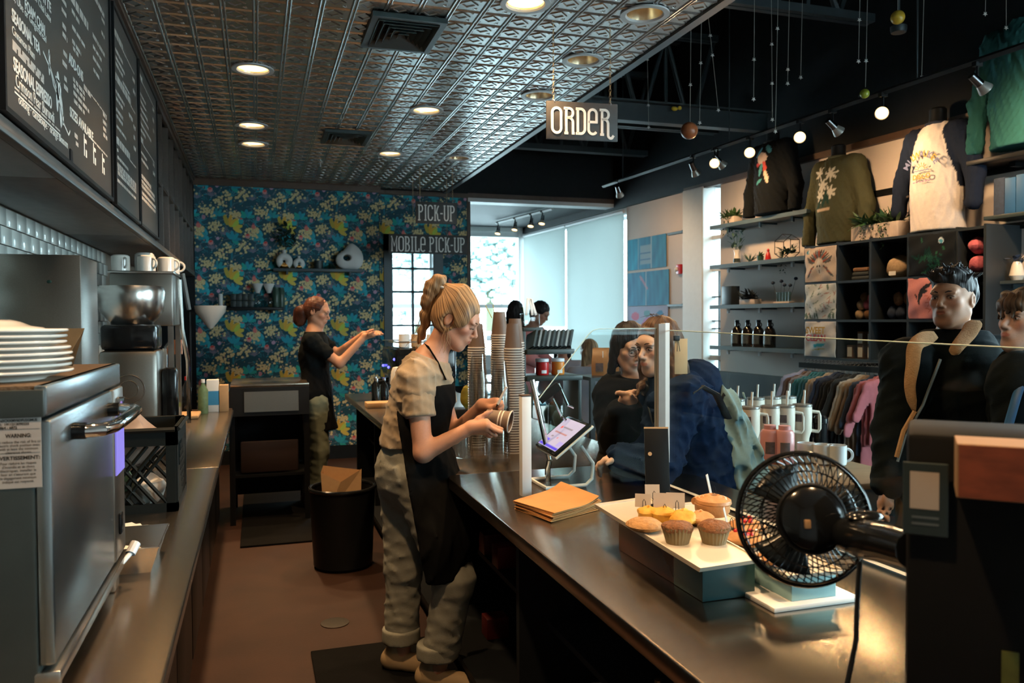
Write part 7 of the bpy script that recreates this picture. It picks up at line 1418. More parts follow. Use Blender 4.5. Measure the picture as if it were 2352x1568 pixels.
def build_body(t,prims,c,R,s,skin,fine,hh=.0042,hb=.013,lip=None):
    """one continuous skin mesh: coarse body plus finely sampled head and hands"""
    W=lambda p:c+R@(A_(p)*s); hr=.155*s; hbox=(c-hr,c+hr); boxes=[(hbox,hh)]+[(b,.0034) for b in fine]
    P=[]; V,Q=solid(prims,hb); keep=np.ones(len(Q),bool)
    for b,_ in boxes: keep&=~inbox(V,b,hb*.9)[Q].all(1)
    P.append((V,Q[keep]))
    for b,h in boxes: P.append(solid(prims,h,b))
    lip=lip or [min(1,x*y) for x,y in zip(skin,(.86,.55,.55))]
    def cols(V):
        C=np.tile(A_(skin),(len(V),1)); q=(V-c)@R/s; x,y,z=q.T; near=(np.abs(x)<.09)&(y>.02)&(np.abs(z)<.14)
        l=((x/.020)**2+((z+.0588)/.0088)**2<1)&(y>.084); C[l]=lip
        ck=np.exp(-(((np.abs(x)-.042)/.018)**2+((z+.022)/.018)**2))*(y>.03); C+=ck[:,None]*A_(skin)*A_((.10,-.10,-.10)); C[(((np.abs(x)-.031)/.017)**2+((z-.004)/.011)**2<1)&(y>.07)]*=.86
        return C
    return solid_obj('body',P,'skin',t,cols,t.location)
def almond(W,sx):
    vs=[];fs=[];n,m=14,8
    for j in range(m+1):
        for i in range(n):
            a,b=math.pi*j/m,2*math.pi*i/n; vs.append(tuple(W((sx*.031+.0135*math.sin(a)*math.cos(b),.0775+.0125*math.sin(a)*math.sin(b),.0025+.0072*-math.cos(a)))))
    for j in range(m):
        for i in range(n): fs.append((j*n+i,j*n+(i+1)%n,(j+1)*n+(i+1)%n,(j+1)*n+i))
    return vs,fs
def face_parts(t,c,R,s,brow='hair_brown',closed=False,look=(0,1,0)):
    W=lambda p:Vector(c+R@(A_(p)*s))-t.location
    for sx in(-1,1):
        if not closed:
            e=part('eye',MB().add(*almond(W,sx)),'eye_white',t); d=Vector(R@n3(look)); part('iris',MB().at(W((sx*.031,.0775,.0035))+d*.0082*s-Vector(R@A_((0,0,.001)))*s).sph((0,0,0),.0056*s,12,8),'iris_dark',e)
        z0=.0075 if not closed else -.002
        part('eyelash',MB().tube([W((sx*.018,.089,z0-.002)),W((sx*.026,.0925,z0+.003)),W((sx*.035,.0905,z0+.003)),W((sx*.045,.082,z0-.001))],.0016*s,5),'lash',t)
        part('eyebrow',MB().tube([W((sx*.014,.0945,.023)),W((sx*.027,.0945,.028)),W((sx*.040,.088,.027)),W((sx*.050,.077,.021))],.0030*s,6,True,[.0025*s,.0034*s,.003*s,.0015*s]),brow,t)
def hair_obj(t,prims,m,h=.006,cuts=(),seed=0,fr=180,amp=.003,dirv=(1,0,.2),ax=None,name='hair',dens=14):
    V,Q=solid(prims,h,None,cuts,folds(fr,amp,dirv,seed)); o=solid_obj(name,[(V,Q)],m,t,None,t.location); ax=ax or (V.mean(0),UP); set_strand(o,V,ax[0],ax[1],dens); return o
def strand(t,pts,r,m,nm='hair_strand'): b=t.location; return part(nm,MB().tube([Vector(p)-b for p in pts],r,5,True,[r]*(len(pts)-1)+[r*.3]),m,t)
def wear(t,name,prims,m,h=.010,cuts=(),disp=None,label=None):
    V,Q=solid(prims,h,None,cuts,disp); o=solid_obj(name,[(V,Q)],m,t,None,t.location)
    if label: o['label']=label
    return o
def shoe(t,an,fwd,m,L=.25):
    an=A_(an); f=n3((fwd[0],fwd[1],0)); g=A_((an[0],an[1],0)); o=wear(t,'shoe',[cone(g+f*-.05+UP*.045,g+f*(L-.10)+UP*.040,.045,.042,.02),cone(g-f*.03+UP*.06,g+UP*.11-f*.02,.048,.042,.03)],m,.010,[((0,0,-1),(0,0,.018))]); return o
# ---------------------------------------------------------------- front barista
def barista_front():
    J=dict(pelvis=D3(938,1062,3.40),waist=D3(946,985,3.39),chest=D3(968,900,3.38),neck=D3(992,826,3.38),shR=D3(955,868,3.24),shL=D3(996,858,3.52),elR=D3(972,1040,3.19),wrR=D3(1083,981,3.19),elL=D3(1040,1000,3.52),wrL=D3(1108,930,3.40),hipR=D3(958,1095,3.32),hipL=D3(926,1090,3.46),knR=D3(1043,1330,3.27),anR=D3(1003,1545,3.29),knL=D3(927,1300,3.46),anL=D3(922,1508,3.46),front=n3(CR*.97-CF*.1))
    an=math.radians(27); fwd=n3(CR*math.cos(an)*.97-UP*math.sin(an)-CF*.16); R=frame(fwd); c=D3(1047,733,3.37); s=1.0
    t=thing('person','woman in a tan T-shirt, black apron and pale jeans marking a paper cup','person',(J['pelvis'][0],J['pelvis'][1],0))
    pr=head_prims(c,R,s)+neck_prims(c,R,s,J['neck'],.045)+torso(J)+arm(J,'R')+arm(J,'L')+leg(J,'R')+leg(J,'L')
    # near hand cradles the cup from below, thumb on top
    wr=J['wrR']; kn=[D3(1117,968,3.17),D3(1119,977,3.155),D3(1117,985,3.165),D3(1112,992,3.185)]; tips=[D3(1153,985,3.16),D3(1152,992,3.15),D3(1140,1000,3.17),D3(1128,1001,3.20)]
    pr+=hand(wr,kn,tips,D3(1100,962,3.19),D3(1132,943,3.19),-UP*.006+CR*.004,UP*.004)
    # far hand grips the pen
    wl=J['wrL']; kn=[D3(1140,918,3.36),D3(1143,926,3.35),D3(1143,935,3.35),D3(1140,943,3.36)]; tips=[D3(1146,932,3.31),D3(1147,940,3.31),D3(1145,946,3.315),D3(1140,951,3.33)]
    pr+=hand(wl,kn,tips,D3(1128,938,3.34),D3(1148,928,3.31),CR*.016,CR*.004)
    fine=[(np.minimum(wr,D3(1150,985,3.12))-.05,np.maximum(wr,D3(1160,990,3.22))+.05),(np.minimum(wl,D3(1150,925,3.29))-.035,np.maximum(wl,D3(1160,940,3.42))+.035)]
    build_body(t,pr,c,R,s,(.56,.29,.19),fine,hb=.011); face_parts(t,c,R,s,'hair_brown',closed=True)
    W,E,K=HP(c,R,s)
    hp=[E((0,-.012,.042),(.084,.098,.090),.02),E((0,-.045,.0),(.079,.064,.075),.03)]
    for sx in(-1,1): hp+=[E((sx*.062,-.022,-.022),(.021,.042,.048),.02),E((sx*.064,.030,.020),(.018,.034,.040),.02)]
    hp+=[E((0,.126,-.022),(.078,.082,.106),.012,'s'),E((.076,-.008,-.012),(.03,.022,.030),.01,'s'),E((-.076,-.008,-.012),(.03,.022,.030),.01,'s')]
    sc0=D3(1018,662,3.37); hp+=[cone(sc0,c+R@A_((0,-.03,.10)),.022,.05,.03)]
    hair_obj(t,hp,'hair_blonde',.0045,seed=2,fr=150,amp=.0025,dirv=(1,.3,-.4),ax=(sc0,sc0-c))
    pt=[sc0,D3(1008,646,3.37),D3(993,660,3.375),D3(984,690,3.385),D3(979,725,3.40),D3(970,765,3.41),D3(955,802,3.42)]; V,Q=solid(chain(pt,[.018,.028,.032,.030,.024,.015,.004],.02),.005,None,(),folds(160,.005,(1,.2,.3),4)); set_strand(solid_obj('ponytail',[(V,Q)],'hair_blonde',t,None,t.location),V,V.mean(0),pt[5]-pt[2],9,4)
    part('hair_tie',MB().at(Vector(sc0)-t.location,ry=.4).torus((0,0,0),.022,.006,18,8),'white_matte',t)
    for k in range(7): a=D3(1040+random.uniform(-25,10),750+random.uniform(-10,10),3.30); strand(t,[a,a+A_((random.uniform(-.02,.02),0,-.05)),a+A_((random.uniform(-.04,.02),0,-.10))],.0012,'hair_blonde')
    for k in range(6): a=D3(980,700+6*k,3.40); strand(t,[a,a-CR*.03-UP*.06,a-CR*(.05+.01*k)-UP*.13],.0013,'hair_blonde')
    # clothes
    neckcut=[(n3(CR*.35+UP*.94),J['neck']+UP*.012)]
    tee=torso(J,.016,.74)+[cone(J['waist']-CR*.02,J['waist']-CR*.03-UP*.05,.128,.135,.05,(J['front'],.72))]
    for sd in 'RL':
        sh,el=J['sh'+sd],J['el'+sd]; tee.append(cone(sh,sh+(el-sh)*.22,.070,.068,.03)); wear(t,'t_shirt_sleeve',[cone(sh,sh+(el-sh)*.35,.066,.061,.03),cone(sh+(el-sh)*.35,sh+(el-sh)*.75,.061,.063,.03)],'tee_tan',.0075,[(n3(el-sh),sh+(el-sh)*.53),(-n3(el-sh),sh-(el-sh)*.05)],folds(40,.006,(.6,.2,.6),15))
    cuts=neckcut+[((0,0,-1),J['waist']-UP*.065)]
    wear(t,'t_shirt',tee,'tee_tan',.0085,cuts+[(n3(J['elR']-J['shR']),J['shR']+(J['elR']-J['shR'])*.54)] if False else cuts,folds(26,.008,(.6,.1,.8),5))
    fr=J['front']; ap=[cone(J['pelvis']+UP*.02,J['waist'],.200,.172,.05,(fr,.84)),cone(J['waist'],J['chest']-UP*.01,.172,.182,.05,(fr,.80))]
    bib=wear(t,'apron_bib',ap,'apron_black',.0085,[(-fr,J['waist']+fr*.075),((0,0,1),J['chest']+UP*.036)],folds(20,.004,(.2,.5,1),6))
    kn=(J['knR']+J['knL'])/2; sk=[cone(J['pelvis']+UP*.13,J['pelvis']-UP*.10+CR*.03,.185,.212,.05,(fr,.90)),cone(J['pelvis']-UP*.10+CR*.03,D3(1015,1235,3.35),.212,.195,.06,(fr,.80)),cone(D3(1015,1235,3.35),D3(1028,1335,3.35),.195,.185,.05,(fr,.62))]
    q0=D3(925,1000,3.3); q1=D3(988,1335,3.3); bn=n3(np.cross(q1-q0,CF)); bn=bn if bn@CR<0 else -bn
    wear(t,'apron_skirt',sk,'apron_black',.0095,[(bn,q0),(n3(-UP+CR*.12),D3(1035,1318,3.3))],folds(22,.007,(1,.4,.05),7))
    part('apron_strap',MB().tube([Vector(D3(u,v,d))-t.location for u,v,d in((1024,872,3.295),(1006,832,3.285),(985,798,3.30),(975,792,3.37),(985,800,3.45),(1012,850,3.47),(1030,875,3.45))],.011,8,flat=.3),'apron_black',t); part('apron_tie',MB().tube([Vector(D3(u,v,d))-t.location for u,v,d in((930,1008,3.255),(905,1020,3.34),(893,1040,3.36),(886,1070,3.36))],.006,6),'tee_tan',t)
    jn=[cone(J['pelvis'],J['waist']-UP*.02,.155,.135,.05,(fr,.78)),cone(J['hipR'],J['knR'],.112,.085,.05),cone(J['knR'],J['anR'],.083,.076,.04),cone(J['hipL'],J['knL'],.110,.080,.05),cone(J['knL'],J['anL'],.078,.074,.04),cone(J['pelvis']-CR*.03-UP*.03,J['pelvis']-CR*.03-UP*.06,.12,.12,.05,(fr,.85))]
    wear(t,'jeans',jn,'denim_pale',.0105,[((0,0,-1),A_((0,0,.13))),((0,0,1),J['waist']-UP*.035)],folds(24,.006,(.3,.2,1),8))
    for sd in 'RL': an_=J['an'+sd]; d=n3(an_-J['kn'+sd]); a=A_((an_[0],an_[1],.135)); wear(t,'jeans_cuff',[cone(a,a+UP*.055,.083,.082,.01)],'denim_pale',.009,[((0,0,-1),a),((0,0,1),a+UP*.06)]); shoe(t,an_,CR*.9-CF*.3,'shoe_tan')
    part('belt_loop',MB().at(Vector(D3(895,1035,3.36))-t.location).torus((0,0,0),.018,.004,12,6),'denim_pale',t)
    # cup and pen are things of their own
    a,b=Vector(D3(1117,957,3.255)),Vector(D3(1161,966,3.235)); m=MB(); q=(b-a).to_track_quat('Z','Y').to_matrix().to_4x4(); L=(b-a).length*1.25
    cp_=thing('paper_cup','brown paper cup with pale bands held sideways by the front barista','paper cup',a); f=lambda: MB()
    m=MB(); m.T=q; m.lathe([(.0001,.003),(.030,.003),(.031,0),(.043,L),(.041,L),(.029,.006)],28,False); part('cup_body',m,'cup_brown',cp_); m=MB(); m.T=q; m.torus((0,0,L),.0435,.003,28,8); part('rim',m,'cup_white',cp_)
    for z in(.55,.68): m=MB(); m.T=q; r_=.031+.012*z+.0006; m.lathe([(r_,L*z),(r_+.001,L*(z+.05))],28,False); part('band',m,'cup_white',cp_)
    p0,p1=D3(1143,928,3.30),D3(1164,888,3.29); pn=thing('marker_pen','white marker pen in the front barista\'s far hand','pen',p0); part('barrel',MB().cyl((0,0,0),Vector(p1-p0),.0055,12),'white_matte',pn); part('tip',MB().cyl((0,0,0),Vector((p0-p1))*.18,.004,10,.001),'black_satin',pn)
barista_front()
# ---------------------------------------------------------------- rear barista
def barista_rear():
    d=6.55; X_=lambda u,v,dd=0: D3(u,v,d+dd)
    J=dict(pelvis=X_(722,905),waist=X_(724,865),chest=X_(722,812),neck=X_(722,765),shR=X_(715,783,-.17),shL=X_(733,780,.17),elR=X_(780,835,-.16),wrR=X_(838,772,-.10),elL=X_(775,812,.14),wrL=X_(835,768,.06),hipR=X_(725,925,-.09),hipL=X_(722,925,.09),knR=X_(733,1035,-.09),anR=X_(722,1135,-.09),knL=X_(722,1035,.09),anL=X_(715,1130,.09),front=n3(CR))
    an=math.radians(16); fwd=n3(CR*math.cos(an)-UP*math.sin(an)-CF*.05); R=frame(fwd); c=X_(728,716); s=1.02
    t=thing('person','woman with auburn hair in black T-shirt and apron reaching to the espresso machine','person',(J['pelvis'][0],J['pelvis'][1],0))
    pr=head_prims(c,R,s)+neck_prims(c,R,s,J['neck'],.045)+torso(J)+arm(J,'R')+arm(J,'L')+leg(J,'R')+leg(J,'L')
    for sd,dd in(('R',-.08),('L',.05)):
        w=J['wr'+sd]; f=n3(CR*.95+UP*.22); kn=[w+f*.075+CF*(.022-.015*i)-UP*.004*i for i in range(4)]; tp=[k+f*(.075-.008*abs(i-1))-UP*.012 for i,k in enumerate(kn)]; pr+=hand(w,kn,tp,w+f*.04-CF*.03+UP*.01,w+f*.09-CF*.035+UP*.02,UP*.006)
    build_body(t,pr,c,R,s,(.50,.25,.15),[(np.minimum(J['wrR'],J['wrL'])-.05,np.maximum(J['wrR'],J['wrL'])+CR*.16+.08)],hh=.006,hb=.014); face_parts(t,c,R,s,'hair_auburn')
    W,E,K=HP(c,R,s); hp=[E((0,-.018,.040),(.082,.094,.084),.02),E((0,-.05,.0),(.076,.058,.072),.03),E((0,.134,-.022),(.078,.078,.100),.012,'s')]; hair_obj(t,hp,'hair_auburn',.007,seed=3,ax=(c-CR*.10+UP*.02,-CR+UP*.2))
    b=c-CR*.125-UP*.005; V,Q=solid([ells(b,(.062,.065,.060),.03),ells(b-CR*.02-UP*.055,(.050,.05,.055),.03),cone(c-CR*.07+UP*.03,b,.03,.04,.03)],.007,None,(),folds(120,.007,(1,1,.3),6)); set_strand(solid_obj('ponytail',[(V,Q)],'hair_auburn',t,None,t.location),V,b+CR*.05,UP,10,5)
    tee=torso(J,.014,.74)+arm(J,'R',.016,.55,False)+arm(J,'L',.016,.55,False); wear(t,'t_shirt',tee,'tee_black',.011,[((0,0,1),J['neck']+UP*.014),((0,0,-1),J['waist']-UP*.06)],folds(26,.006,(.5,.1,.8),3))
    fr=J['front']; wear(t,'apron',[cone(J['waist']+UP*.10,J['pelvis'],.145,.175,.05,(fr,.8)),cone(J['pelvis'],X_(745,1000),.175,.165,.06,(fr,.72))],'apron_black',.012,[(n3(-CR-UP*.25),J['waist']-CR*.06),((0,0,-1),X_(745,985))],folds(22,.006,(1,.4,.1),4))
    jn=[cone(J['pelvis'],J['waist']-UP*.02,.15,.13,.05,(fr,.78))]
    for sd in 'RL': jn+=[cone(J['hip'+sd],J['kn'+sd],.105,.080,.05),cone(J['kn'+sd],J['an'+sd],.078,.074,.04)]
    wear(t,'jeans',jn,'denim_olive',.013,[((0,0,-1),A_((0,0,.10)))],folds(24,.005,(.3,.2,1),9))
    for sd in 'RL': shoe(t,J['an'+sd],CR*.9-CF*.3,'shoe_dark')
    part('apron_strap',MB().tube([Vector(q)-t.location for q in(J['chest']+CR*.10-CF*.08+UP*.06,J['neck']-CF*.07+UP*.02,J['neck']-CR*.05+UP*.02)],.01,6,flat=.3),'denim_olive',t)
barista_rear()
# ---------------------------------------------------------------- customers at the counter
def stand_legs(J,z=.9):
    p=J['pelvis']; sd=n3(np.cross(UP,J['front']))
    for k,sg in(('R',-1),('L',1)): J['hip'+k]=p+sd*sg*.09-UP*.05; J['kn'+k]=A_((*(p+sd*sg*.09)[:2],.48)); J['an'+k]=A_((*(p+sd*sg*.10)[:2],.08))
def trousers(t,J,m): 
    L=[]
    for k in 'RL': L+=[cone(J['hip'+k],J['kn'+k],.10,.078,.05),cone(J['kn'+k],J['an'+k],.075,.065,.04)]
    wear(t,'trousers',L+[cone(J['pelvis'],J['waist'],.15,.135,.05,(J['front'],.75))],m,.016,[((0,0,-1),A_((0,0,.07)))])
    for k in 'RL': shoe(t,J['an'+k],J['front'],'shoe_dark')
def girl_hoodie():
    d=3.42; X_=lambda u,v,dd=0: D3(u,v,d+dd); fr=n3(-CR*.88-CF*.45)
    J=dict(pelvis=X_(1610,1150,.05),waist=X_(1596,1060,.03),chest=X_(1565,960,.0),neck=X_(1540,888,.0),shR=X_(1572,912,.20),shL=X_(1572,915,-.19),elL=X_(1520,1068,-.30),wrL=X_(1432,1055,-.22),elR=X_(1470,1060,.18),wrR=X_(1425,1050,-.02),front=fr); stand_legs(J)
    fwd=n3(-CR*.80-CF*.56-UP*.14); R=frame(fwd); c=X_(1513,796); s=1.02
    t=thing('person','girl in a navy hooded jacket leaning on the counter beside the glass post','person',(J['pelvis'][0],J['pelvis'][1],0))
    pr=head_prims(c,R,s)+neck_prims(c,R,s,J['neck'],.046)+torso(J)+arm(J,'R')+arm(J,'L')+leg(J,'R')+leg(J,'L')
    w=J['wrL']; f=n3(-CR*.92-UP*.30-CF*.1); kn=[w+f*.07+UP*(.018-.013*i)+CF*(.01*i) for i in range(4)]; tp=[k+n3(-CR*.55-UP*.75+CF*.25)*(.05-.004*i) for i,k in enumerate(kn)]; pr+=hand(w,kn,tp,w+f*.035+UP*.02-CF*.02,w+f*.075+UP*.012-CF*.03,-CR*.014,pr=.014)
    w2=J['wrR']; kn=[w2+f*.07+UP*(.012-.012*i) for i in range(4)]; tp=[k+n3(-CR*.6-UP*.7)*.05 for k in kn]; pr+=hand(w2,kn,tp,w2+f*.035+UP*.02,w2+f*.07+UP*.01,-CR*.012)
    build_body(t,pr,c,R,s,(.74,.49,.38),[(np.minimum(w,w2)-.14,np.maximum(w,w2)+.05)],hh=.0042,hb=.014); face_parts(t,c,R,s,'hair_brown',look=(.15,1,-.25))
    W,E,K=HP(c,R,s); hp=[E((0,-.010,.043),(.083,.096,.088),.02),E((0,-.045,-.02),(.080,.066,.10),.03)]
    for sx in(-1,1): hp+=[K((sx*.066,.012,.03),(sx*.082,.0,-.10),.028,.034,.03),K((sx*.082,.0,-.10),(sx*.088,.02,-.21),.034,.022,.03)]
    hp+=[E((0,.118,-.014),(.066,.074,.092),.012,'s')]; hp+=chain([X_(1548,800,-.02),X_(1556,850,-.09),X_(1560,905,-.13)],[.045,.040,.018],.03)+chain([X_(1488,868,.06),X_(1472,885,-.02),X_(1462,910,-.06)],[.012,.014,.006],.02)
    hair_obj(t,hp,'hair_brown',.0055,seed=4,fr=140,amp=.004)
    for k in range(8): a=W((random.uniform(-.05,.05),.0,.128)); strand(t,[a,a+A_((random.uniform(-.03,.03),random.uniform(-.02,.02),.012)),a+A_((random.uniform(-.06,.06),random.uniform(-.02,.02),-.004))],.0011,'hair_brown')
    ho=torso(J,.040,.80)+arm(J,'L',.036,1,True,1,.042)+arm(J,'R',.034,1,True,1,.040)+[cone(J['pelvis'],J['waist'],.19,.175,.05,(fr,.8))]
    wear(t,'jacket',ho,'hoodie_navy',.0105,[(n3(UP+fr*.30),J['neck']+UP*.075)],folds(20,.012,(.4,.4,.8),5))
    hd=[ells(J['neck']-fr*.09+UP*.015,(.125,.125,.085),.05),ells(X_(1608,872,.03),(.085,.09,.085),.06),cone(J['neck']-fr*.05-CF*.13,J['neck']+fr*.11-UP*.05-CF*.08,.045,.035,.05),cone(J['neck']-fr*.05+CF*.13,J['neck']+fr*.11-UP*.05+CF*.08,.045,.035,.05),ells(J['neck']+UP*.06+fr*.03,(.078,.078,.10),.02,op='s')]; wear(t,'hood',hd,'hoodie_navy',.009,(),folds(24,.008,(.5,.2,.7),8))
    part('zip',MB().tube([Vector(q)-t.location for q in(J['neck']+fr*.125-UP*.05,J['chest']+fr*.155,J['waist']+fr*.150)],.005,6),'chrome_dark',t)
    part('headphone_band',MB().tube([Vector(J['neck']+n3(fr*math.cos(a)+np.cross(UP,fr)*math.sin(a))*.088+UP*.012)-t.location for a in np.linspace(.5,5.8,14)],.009,8),'black_satin',t)
    for sg in(-.6,.6): part('headphone_cup',MB().at(Vector(J['neck']+fr*.085+np.cross(UP,fr)*sg*.09-UP*.01)-t.location).sph((0,0,0),(.034,.034,.036),14,8),'black_satin',t)
    trousers(t,J,'denim_olive')
    bk=thing('backpack','pale teal cloth backpack on the back of the girl in navy','backpack',X_(1688,1020,.02)); ctr=X_(1688,1020,.02); V,Q=solid([cone(X_(1668,935,.02),X_(1698,1075,.02),.088,.135,.06,(fr,.62)),cone(X_(1700,1060,-.05),X_(1715,1105,-.05),.07,.07,.05)],.010,None,(),folds(24,.022,(1,.3,.2),3)); solid_obj('bag_body',[(V,Q)],'backpack_teal',bk,None,ctr)
    part('shoulder_strap',MB().tube([Vector(q)-bk.location for q in(X_(1672,960,-.10),X_(1645,905,-.20),X_(1612,888,-.245),X_(1588,905,-.265))],.018,8,flat=.35),'black_fabric',bk); part('top_loop',MB().tube([Vector(q)-bk.location for q in(X_(1655,925,-.02),X_(1662,905,-.02),X_(1676,920,-.02))],.008,6),'black_fabric',bk); part('front_pocket',MB().sph(Vector(X_(1722,1085,-.03))-bk.location,(.05,.05,.07),14,8),'backpack_teal',bk)
girl_hoodie()
def girl_black():
    d=3.82; X_=lambda u,v,dd=0: D3(u,v,d+dd); fr=n3(-CF*.9-CR*.05)
    J=dict(pelvis=X_(1462,1100,.08),waist=X_(1462,1035,.06),chest=X_(1460,950,.04),neck=X_(1462,875,.02),shR=X_(1412,903,.05),shL=X_(1520,903,.06),elR=X_(1408,995,.0),wrR=X_(1424,942,-.18),elL=X_(1500,990,-.05),wrL=X_(1458,945,-.20),front=fr); stand_legs(J)
    fwd=n3(CR*.30-CF*.88-UP*.28); R=frame(fwd); c=X_(1446,797); s=.98
    t=thing('person','girl with black bob hair, dark jacket and red top, hands held together','person',(J['pelvis'][0],J['pelvis'][1],0))
    pr=head_prims(c,R,s)+neck_prims(c,R,s,J['neck'],.044)+torso(J)+arm(J,'R')+arm(J,'L')+leg(J,'R')+leg(J,'L')
    for sd,sg in(('R',1),('L',-1)):
        w=J['wr'+sd]; f=n3(UP*.8+CR*.35*sg-CF*.3); kn=[w+f*.07+CR*.013*(i-1.5) for i in range(4)]; tp=[k+n3(UP*.45+CR*.8*sg-CF*.2)*(.05+.006*((i*2)%3)) for i,k in enumerate(kn)]; pr+=hand(w,kn,tp,w+f*.035-CR*.02*sg,w+f*.09-CR*.012*sg-CF*.02,UP*.010)
    build_body(t,pr,c,R,s,(.68,.43,.32),[(np.minimum(J['wrR'],J['wrL'])-.06,np.maximum(J['wrR'],J['wrL'])+A_((.06,.06,.17)))],hh=.005,hb=.015); face_parts(t,c,R,s,'hair_black',look=(0,1,-.3))
    W,E,K=HP(c,R,s); hp=[E((0,-.012,.043),(.083,.096,.086),.02),E((0,-.04,-.02),(.082,.068,.10),.03)]
    for sx in(-1,1): hp+=[K((sx*.074,-.012,.02),(sx*.080,-.005,-.12),.020,.022,.03)]
    hp+=[E((0,.118,-.018),(.068,.075,.095),.012,'s')]; hair_obj(t,hp,'hair_black',.006,seed=5)
    for sx in(-1,1): part('glasses_rim',MB().tube([Vector(W((sx*.031+.022*math.cos(a),.098,.002+.019*math.sin(a))))-t.location for a in np.linspace(0,6.283,18)],.0014,5),'chrome_dark',t)
    part('glasses_bridge',MB().tube([Vector(W((-.009,.100,.006)))-t.location,Vector(W((.009,.100,.006)))-t.location],.0014,5),'chrome_dark',t)
    jk=torso(J,.045,.8)+arm(J,'R',.036,1,True,1,.032)+arm(J,'L',.036,1,True,1,.032); wear(t,'jacket',jk,'jacket_black',.012,[(n3(UP+fr*.2),J['neck']+UP*.03)],folds(20,.009,(.4,.4,.8),6)); wear(t,'red_top',[cone(J['chest']+fr*.075+UP*.06,J['waist']+fr*.10,.075,.085,.03,(fr,.6))],'shirt_red',.012); trousers(t,J,'jacket_black')
girl_black()
# ---------------------------------------------------------------- young men at the right
def man(label,d,hc,fwd,J,skin,hairm,jm,s,hairf,lapel=None,brow='hair_black',mouth=0,look=(0,1,0),w=1.12):
    R=frame(fwd); c=hc; J['w']=w; stand_legs(J); t=thing('person',label,'person',(J['pelvis'][0],J['pelvis'][1],0))
    pr=head_prims(c,R,s,True,mouth)+neck_prims(c,R,s,J['neck'],.056)+torso(J)+arm(J,'R')+arm(J,'L')+leg(J,'R')+leg(J,'L')
    for sd in 'RL':
        wq=J['wr'+sd]; f=n3(J['wr'+sd]-J['el'+sd]); sdv=n3(np.cross(f,J['front'])); kn=[wq+f*.08+sdv*.015*(i-1.5) for i in range(4)]; tp=[k+f*.07+J['front']*.025 for k in kn]; pr+=hand(wq,kn,tp,wq+f*.03+J['front']*.025,wq+f*.085+J['front']*.035,J['front']*-.006)
    build_body(t,pr,c,R,s,skin,[],hh=.0042,hb=.016); face_parts(t,c,R,s,brow,look=look)
    W,E,K=HP(c,R,s); hairf(t,W,E,K)
    jk=torso(J,.050,.82)+arm(J,'R',.042,1,True,1.1,.040)+arm(J,'L',.042,1,True,1.1,.040)+[cone(J['pelvis']-UP*.10,J['waist'],.20,.18,.05,(J['front'],.82))]
    fr=J['front']; sub=[cone(J['neck']+fr*.12+UP*.10,J['chest']+fr*.19,.055,.040,.03,None,'s')] if lapel else []
    wear(t,'jacket',jk+sub,jm,.0115,[(n3(UP-fr*.1),J['neck']+UP*.035)],folds(18,.009,(.4,.4,.8),7)); wear(t,'shirt',[cone(J['chest']+fr*.02,J['neck']-UP*.03,.11,.075,.03,(fr,.8)),cone(J['waist'],J['chest'],.13,.13,.03,(fr,.8))],'tee_black',.012,[((0,0,1),J['neck']+UP*.0)]); trousers(t,J,'jacket_black'); return t,J,W
def spiky(t,W,E,K):
    hp=[E((0,-.016,.055),(.082,.090,.080),.02),E((0,-.055,.015),(.072,.050,.070),.03),E((0,.035,.100),(.068,.055,.036),.03),E((0,.098,-.014),(.066,.052,.070),.012,'s'),E((.078,-.004,-.018),(.03,.03,.045),.01,'s'),E((-.078,-.004,-.018),(.03,.03,.045),.01,'s')]
    r=random.Random(3)
    for k in range(95): a=r.uniform(0,6.28); rr=.074*math.sqrt(r.random()); p=A_((rr*math.cos(a),rr*math.sin(a)*1.15+.004,.122-.55*rr**2/.06)); q=p+A_((r.uniform(-.030,.030)+.25*p[0],r.uniform(-.025,.035)+.25*p[1],r.uniform(.012,.036))); hp.append(K(p,q,.0125,.0022,.006))
    for k in range(6): hp.append(K((.04,-.07,.06+.01*k),(.06,-.118,.055+.012*k),.014,.003,.01))
    hair_obj(t,hp,'hair_black',.0042,seed=7)
d=3.3; X_=lambda u,v,dd=0: D3(u,v,d+dd); fr=n3(-CR*.62-CF*.78)
J=dict(pelvis=X_(2200,1120,.05),waist=X_(2195,1010,.04),chest=X_(2190,880,.02),neck=X_(2192,778,.02),shR=X_(2085,835,-.02),shL=X_(2292,825,.12),elR=X_(2055,985,-.04),wrR=X_(2040,1110,-.10),elL=X_(2340,985,.10),wrL=X_(2330,1120,.0),front=fr)
t,J,W=man('young man with spiky black hair in a dark jacket with tan fleece lapels',d,X_(2188,688),n3(-CR*.80-CF*.58+UP*.03),J,(.43,.22,.13),'hair_black','jacket_charcoal',1.0,spiky,True,mouth=.0025,look=(-.25,1,0))
b=t.location
def smooth_path(pts,n=6):
    P=[pts[0]]+list(pts)+[pts[-1]]; out=[]
    for i in range(1,len(P)-2):
        for k in range(n):
            u=k/n; p0,p1,p2,p3=P[i-1],P[i],P[i+1],P[i+2]; out.append(.5*((2*p1)+(-p0+p2)*u+(2*p0-5*p1+4*p2-p3)*u*u+(-p0+3*p1-3*p2+p3)*u**3))
    out.append(P[-2]); return out
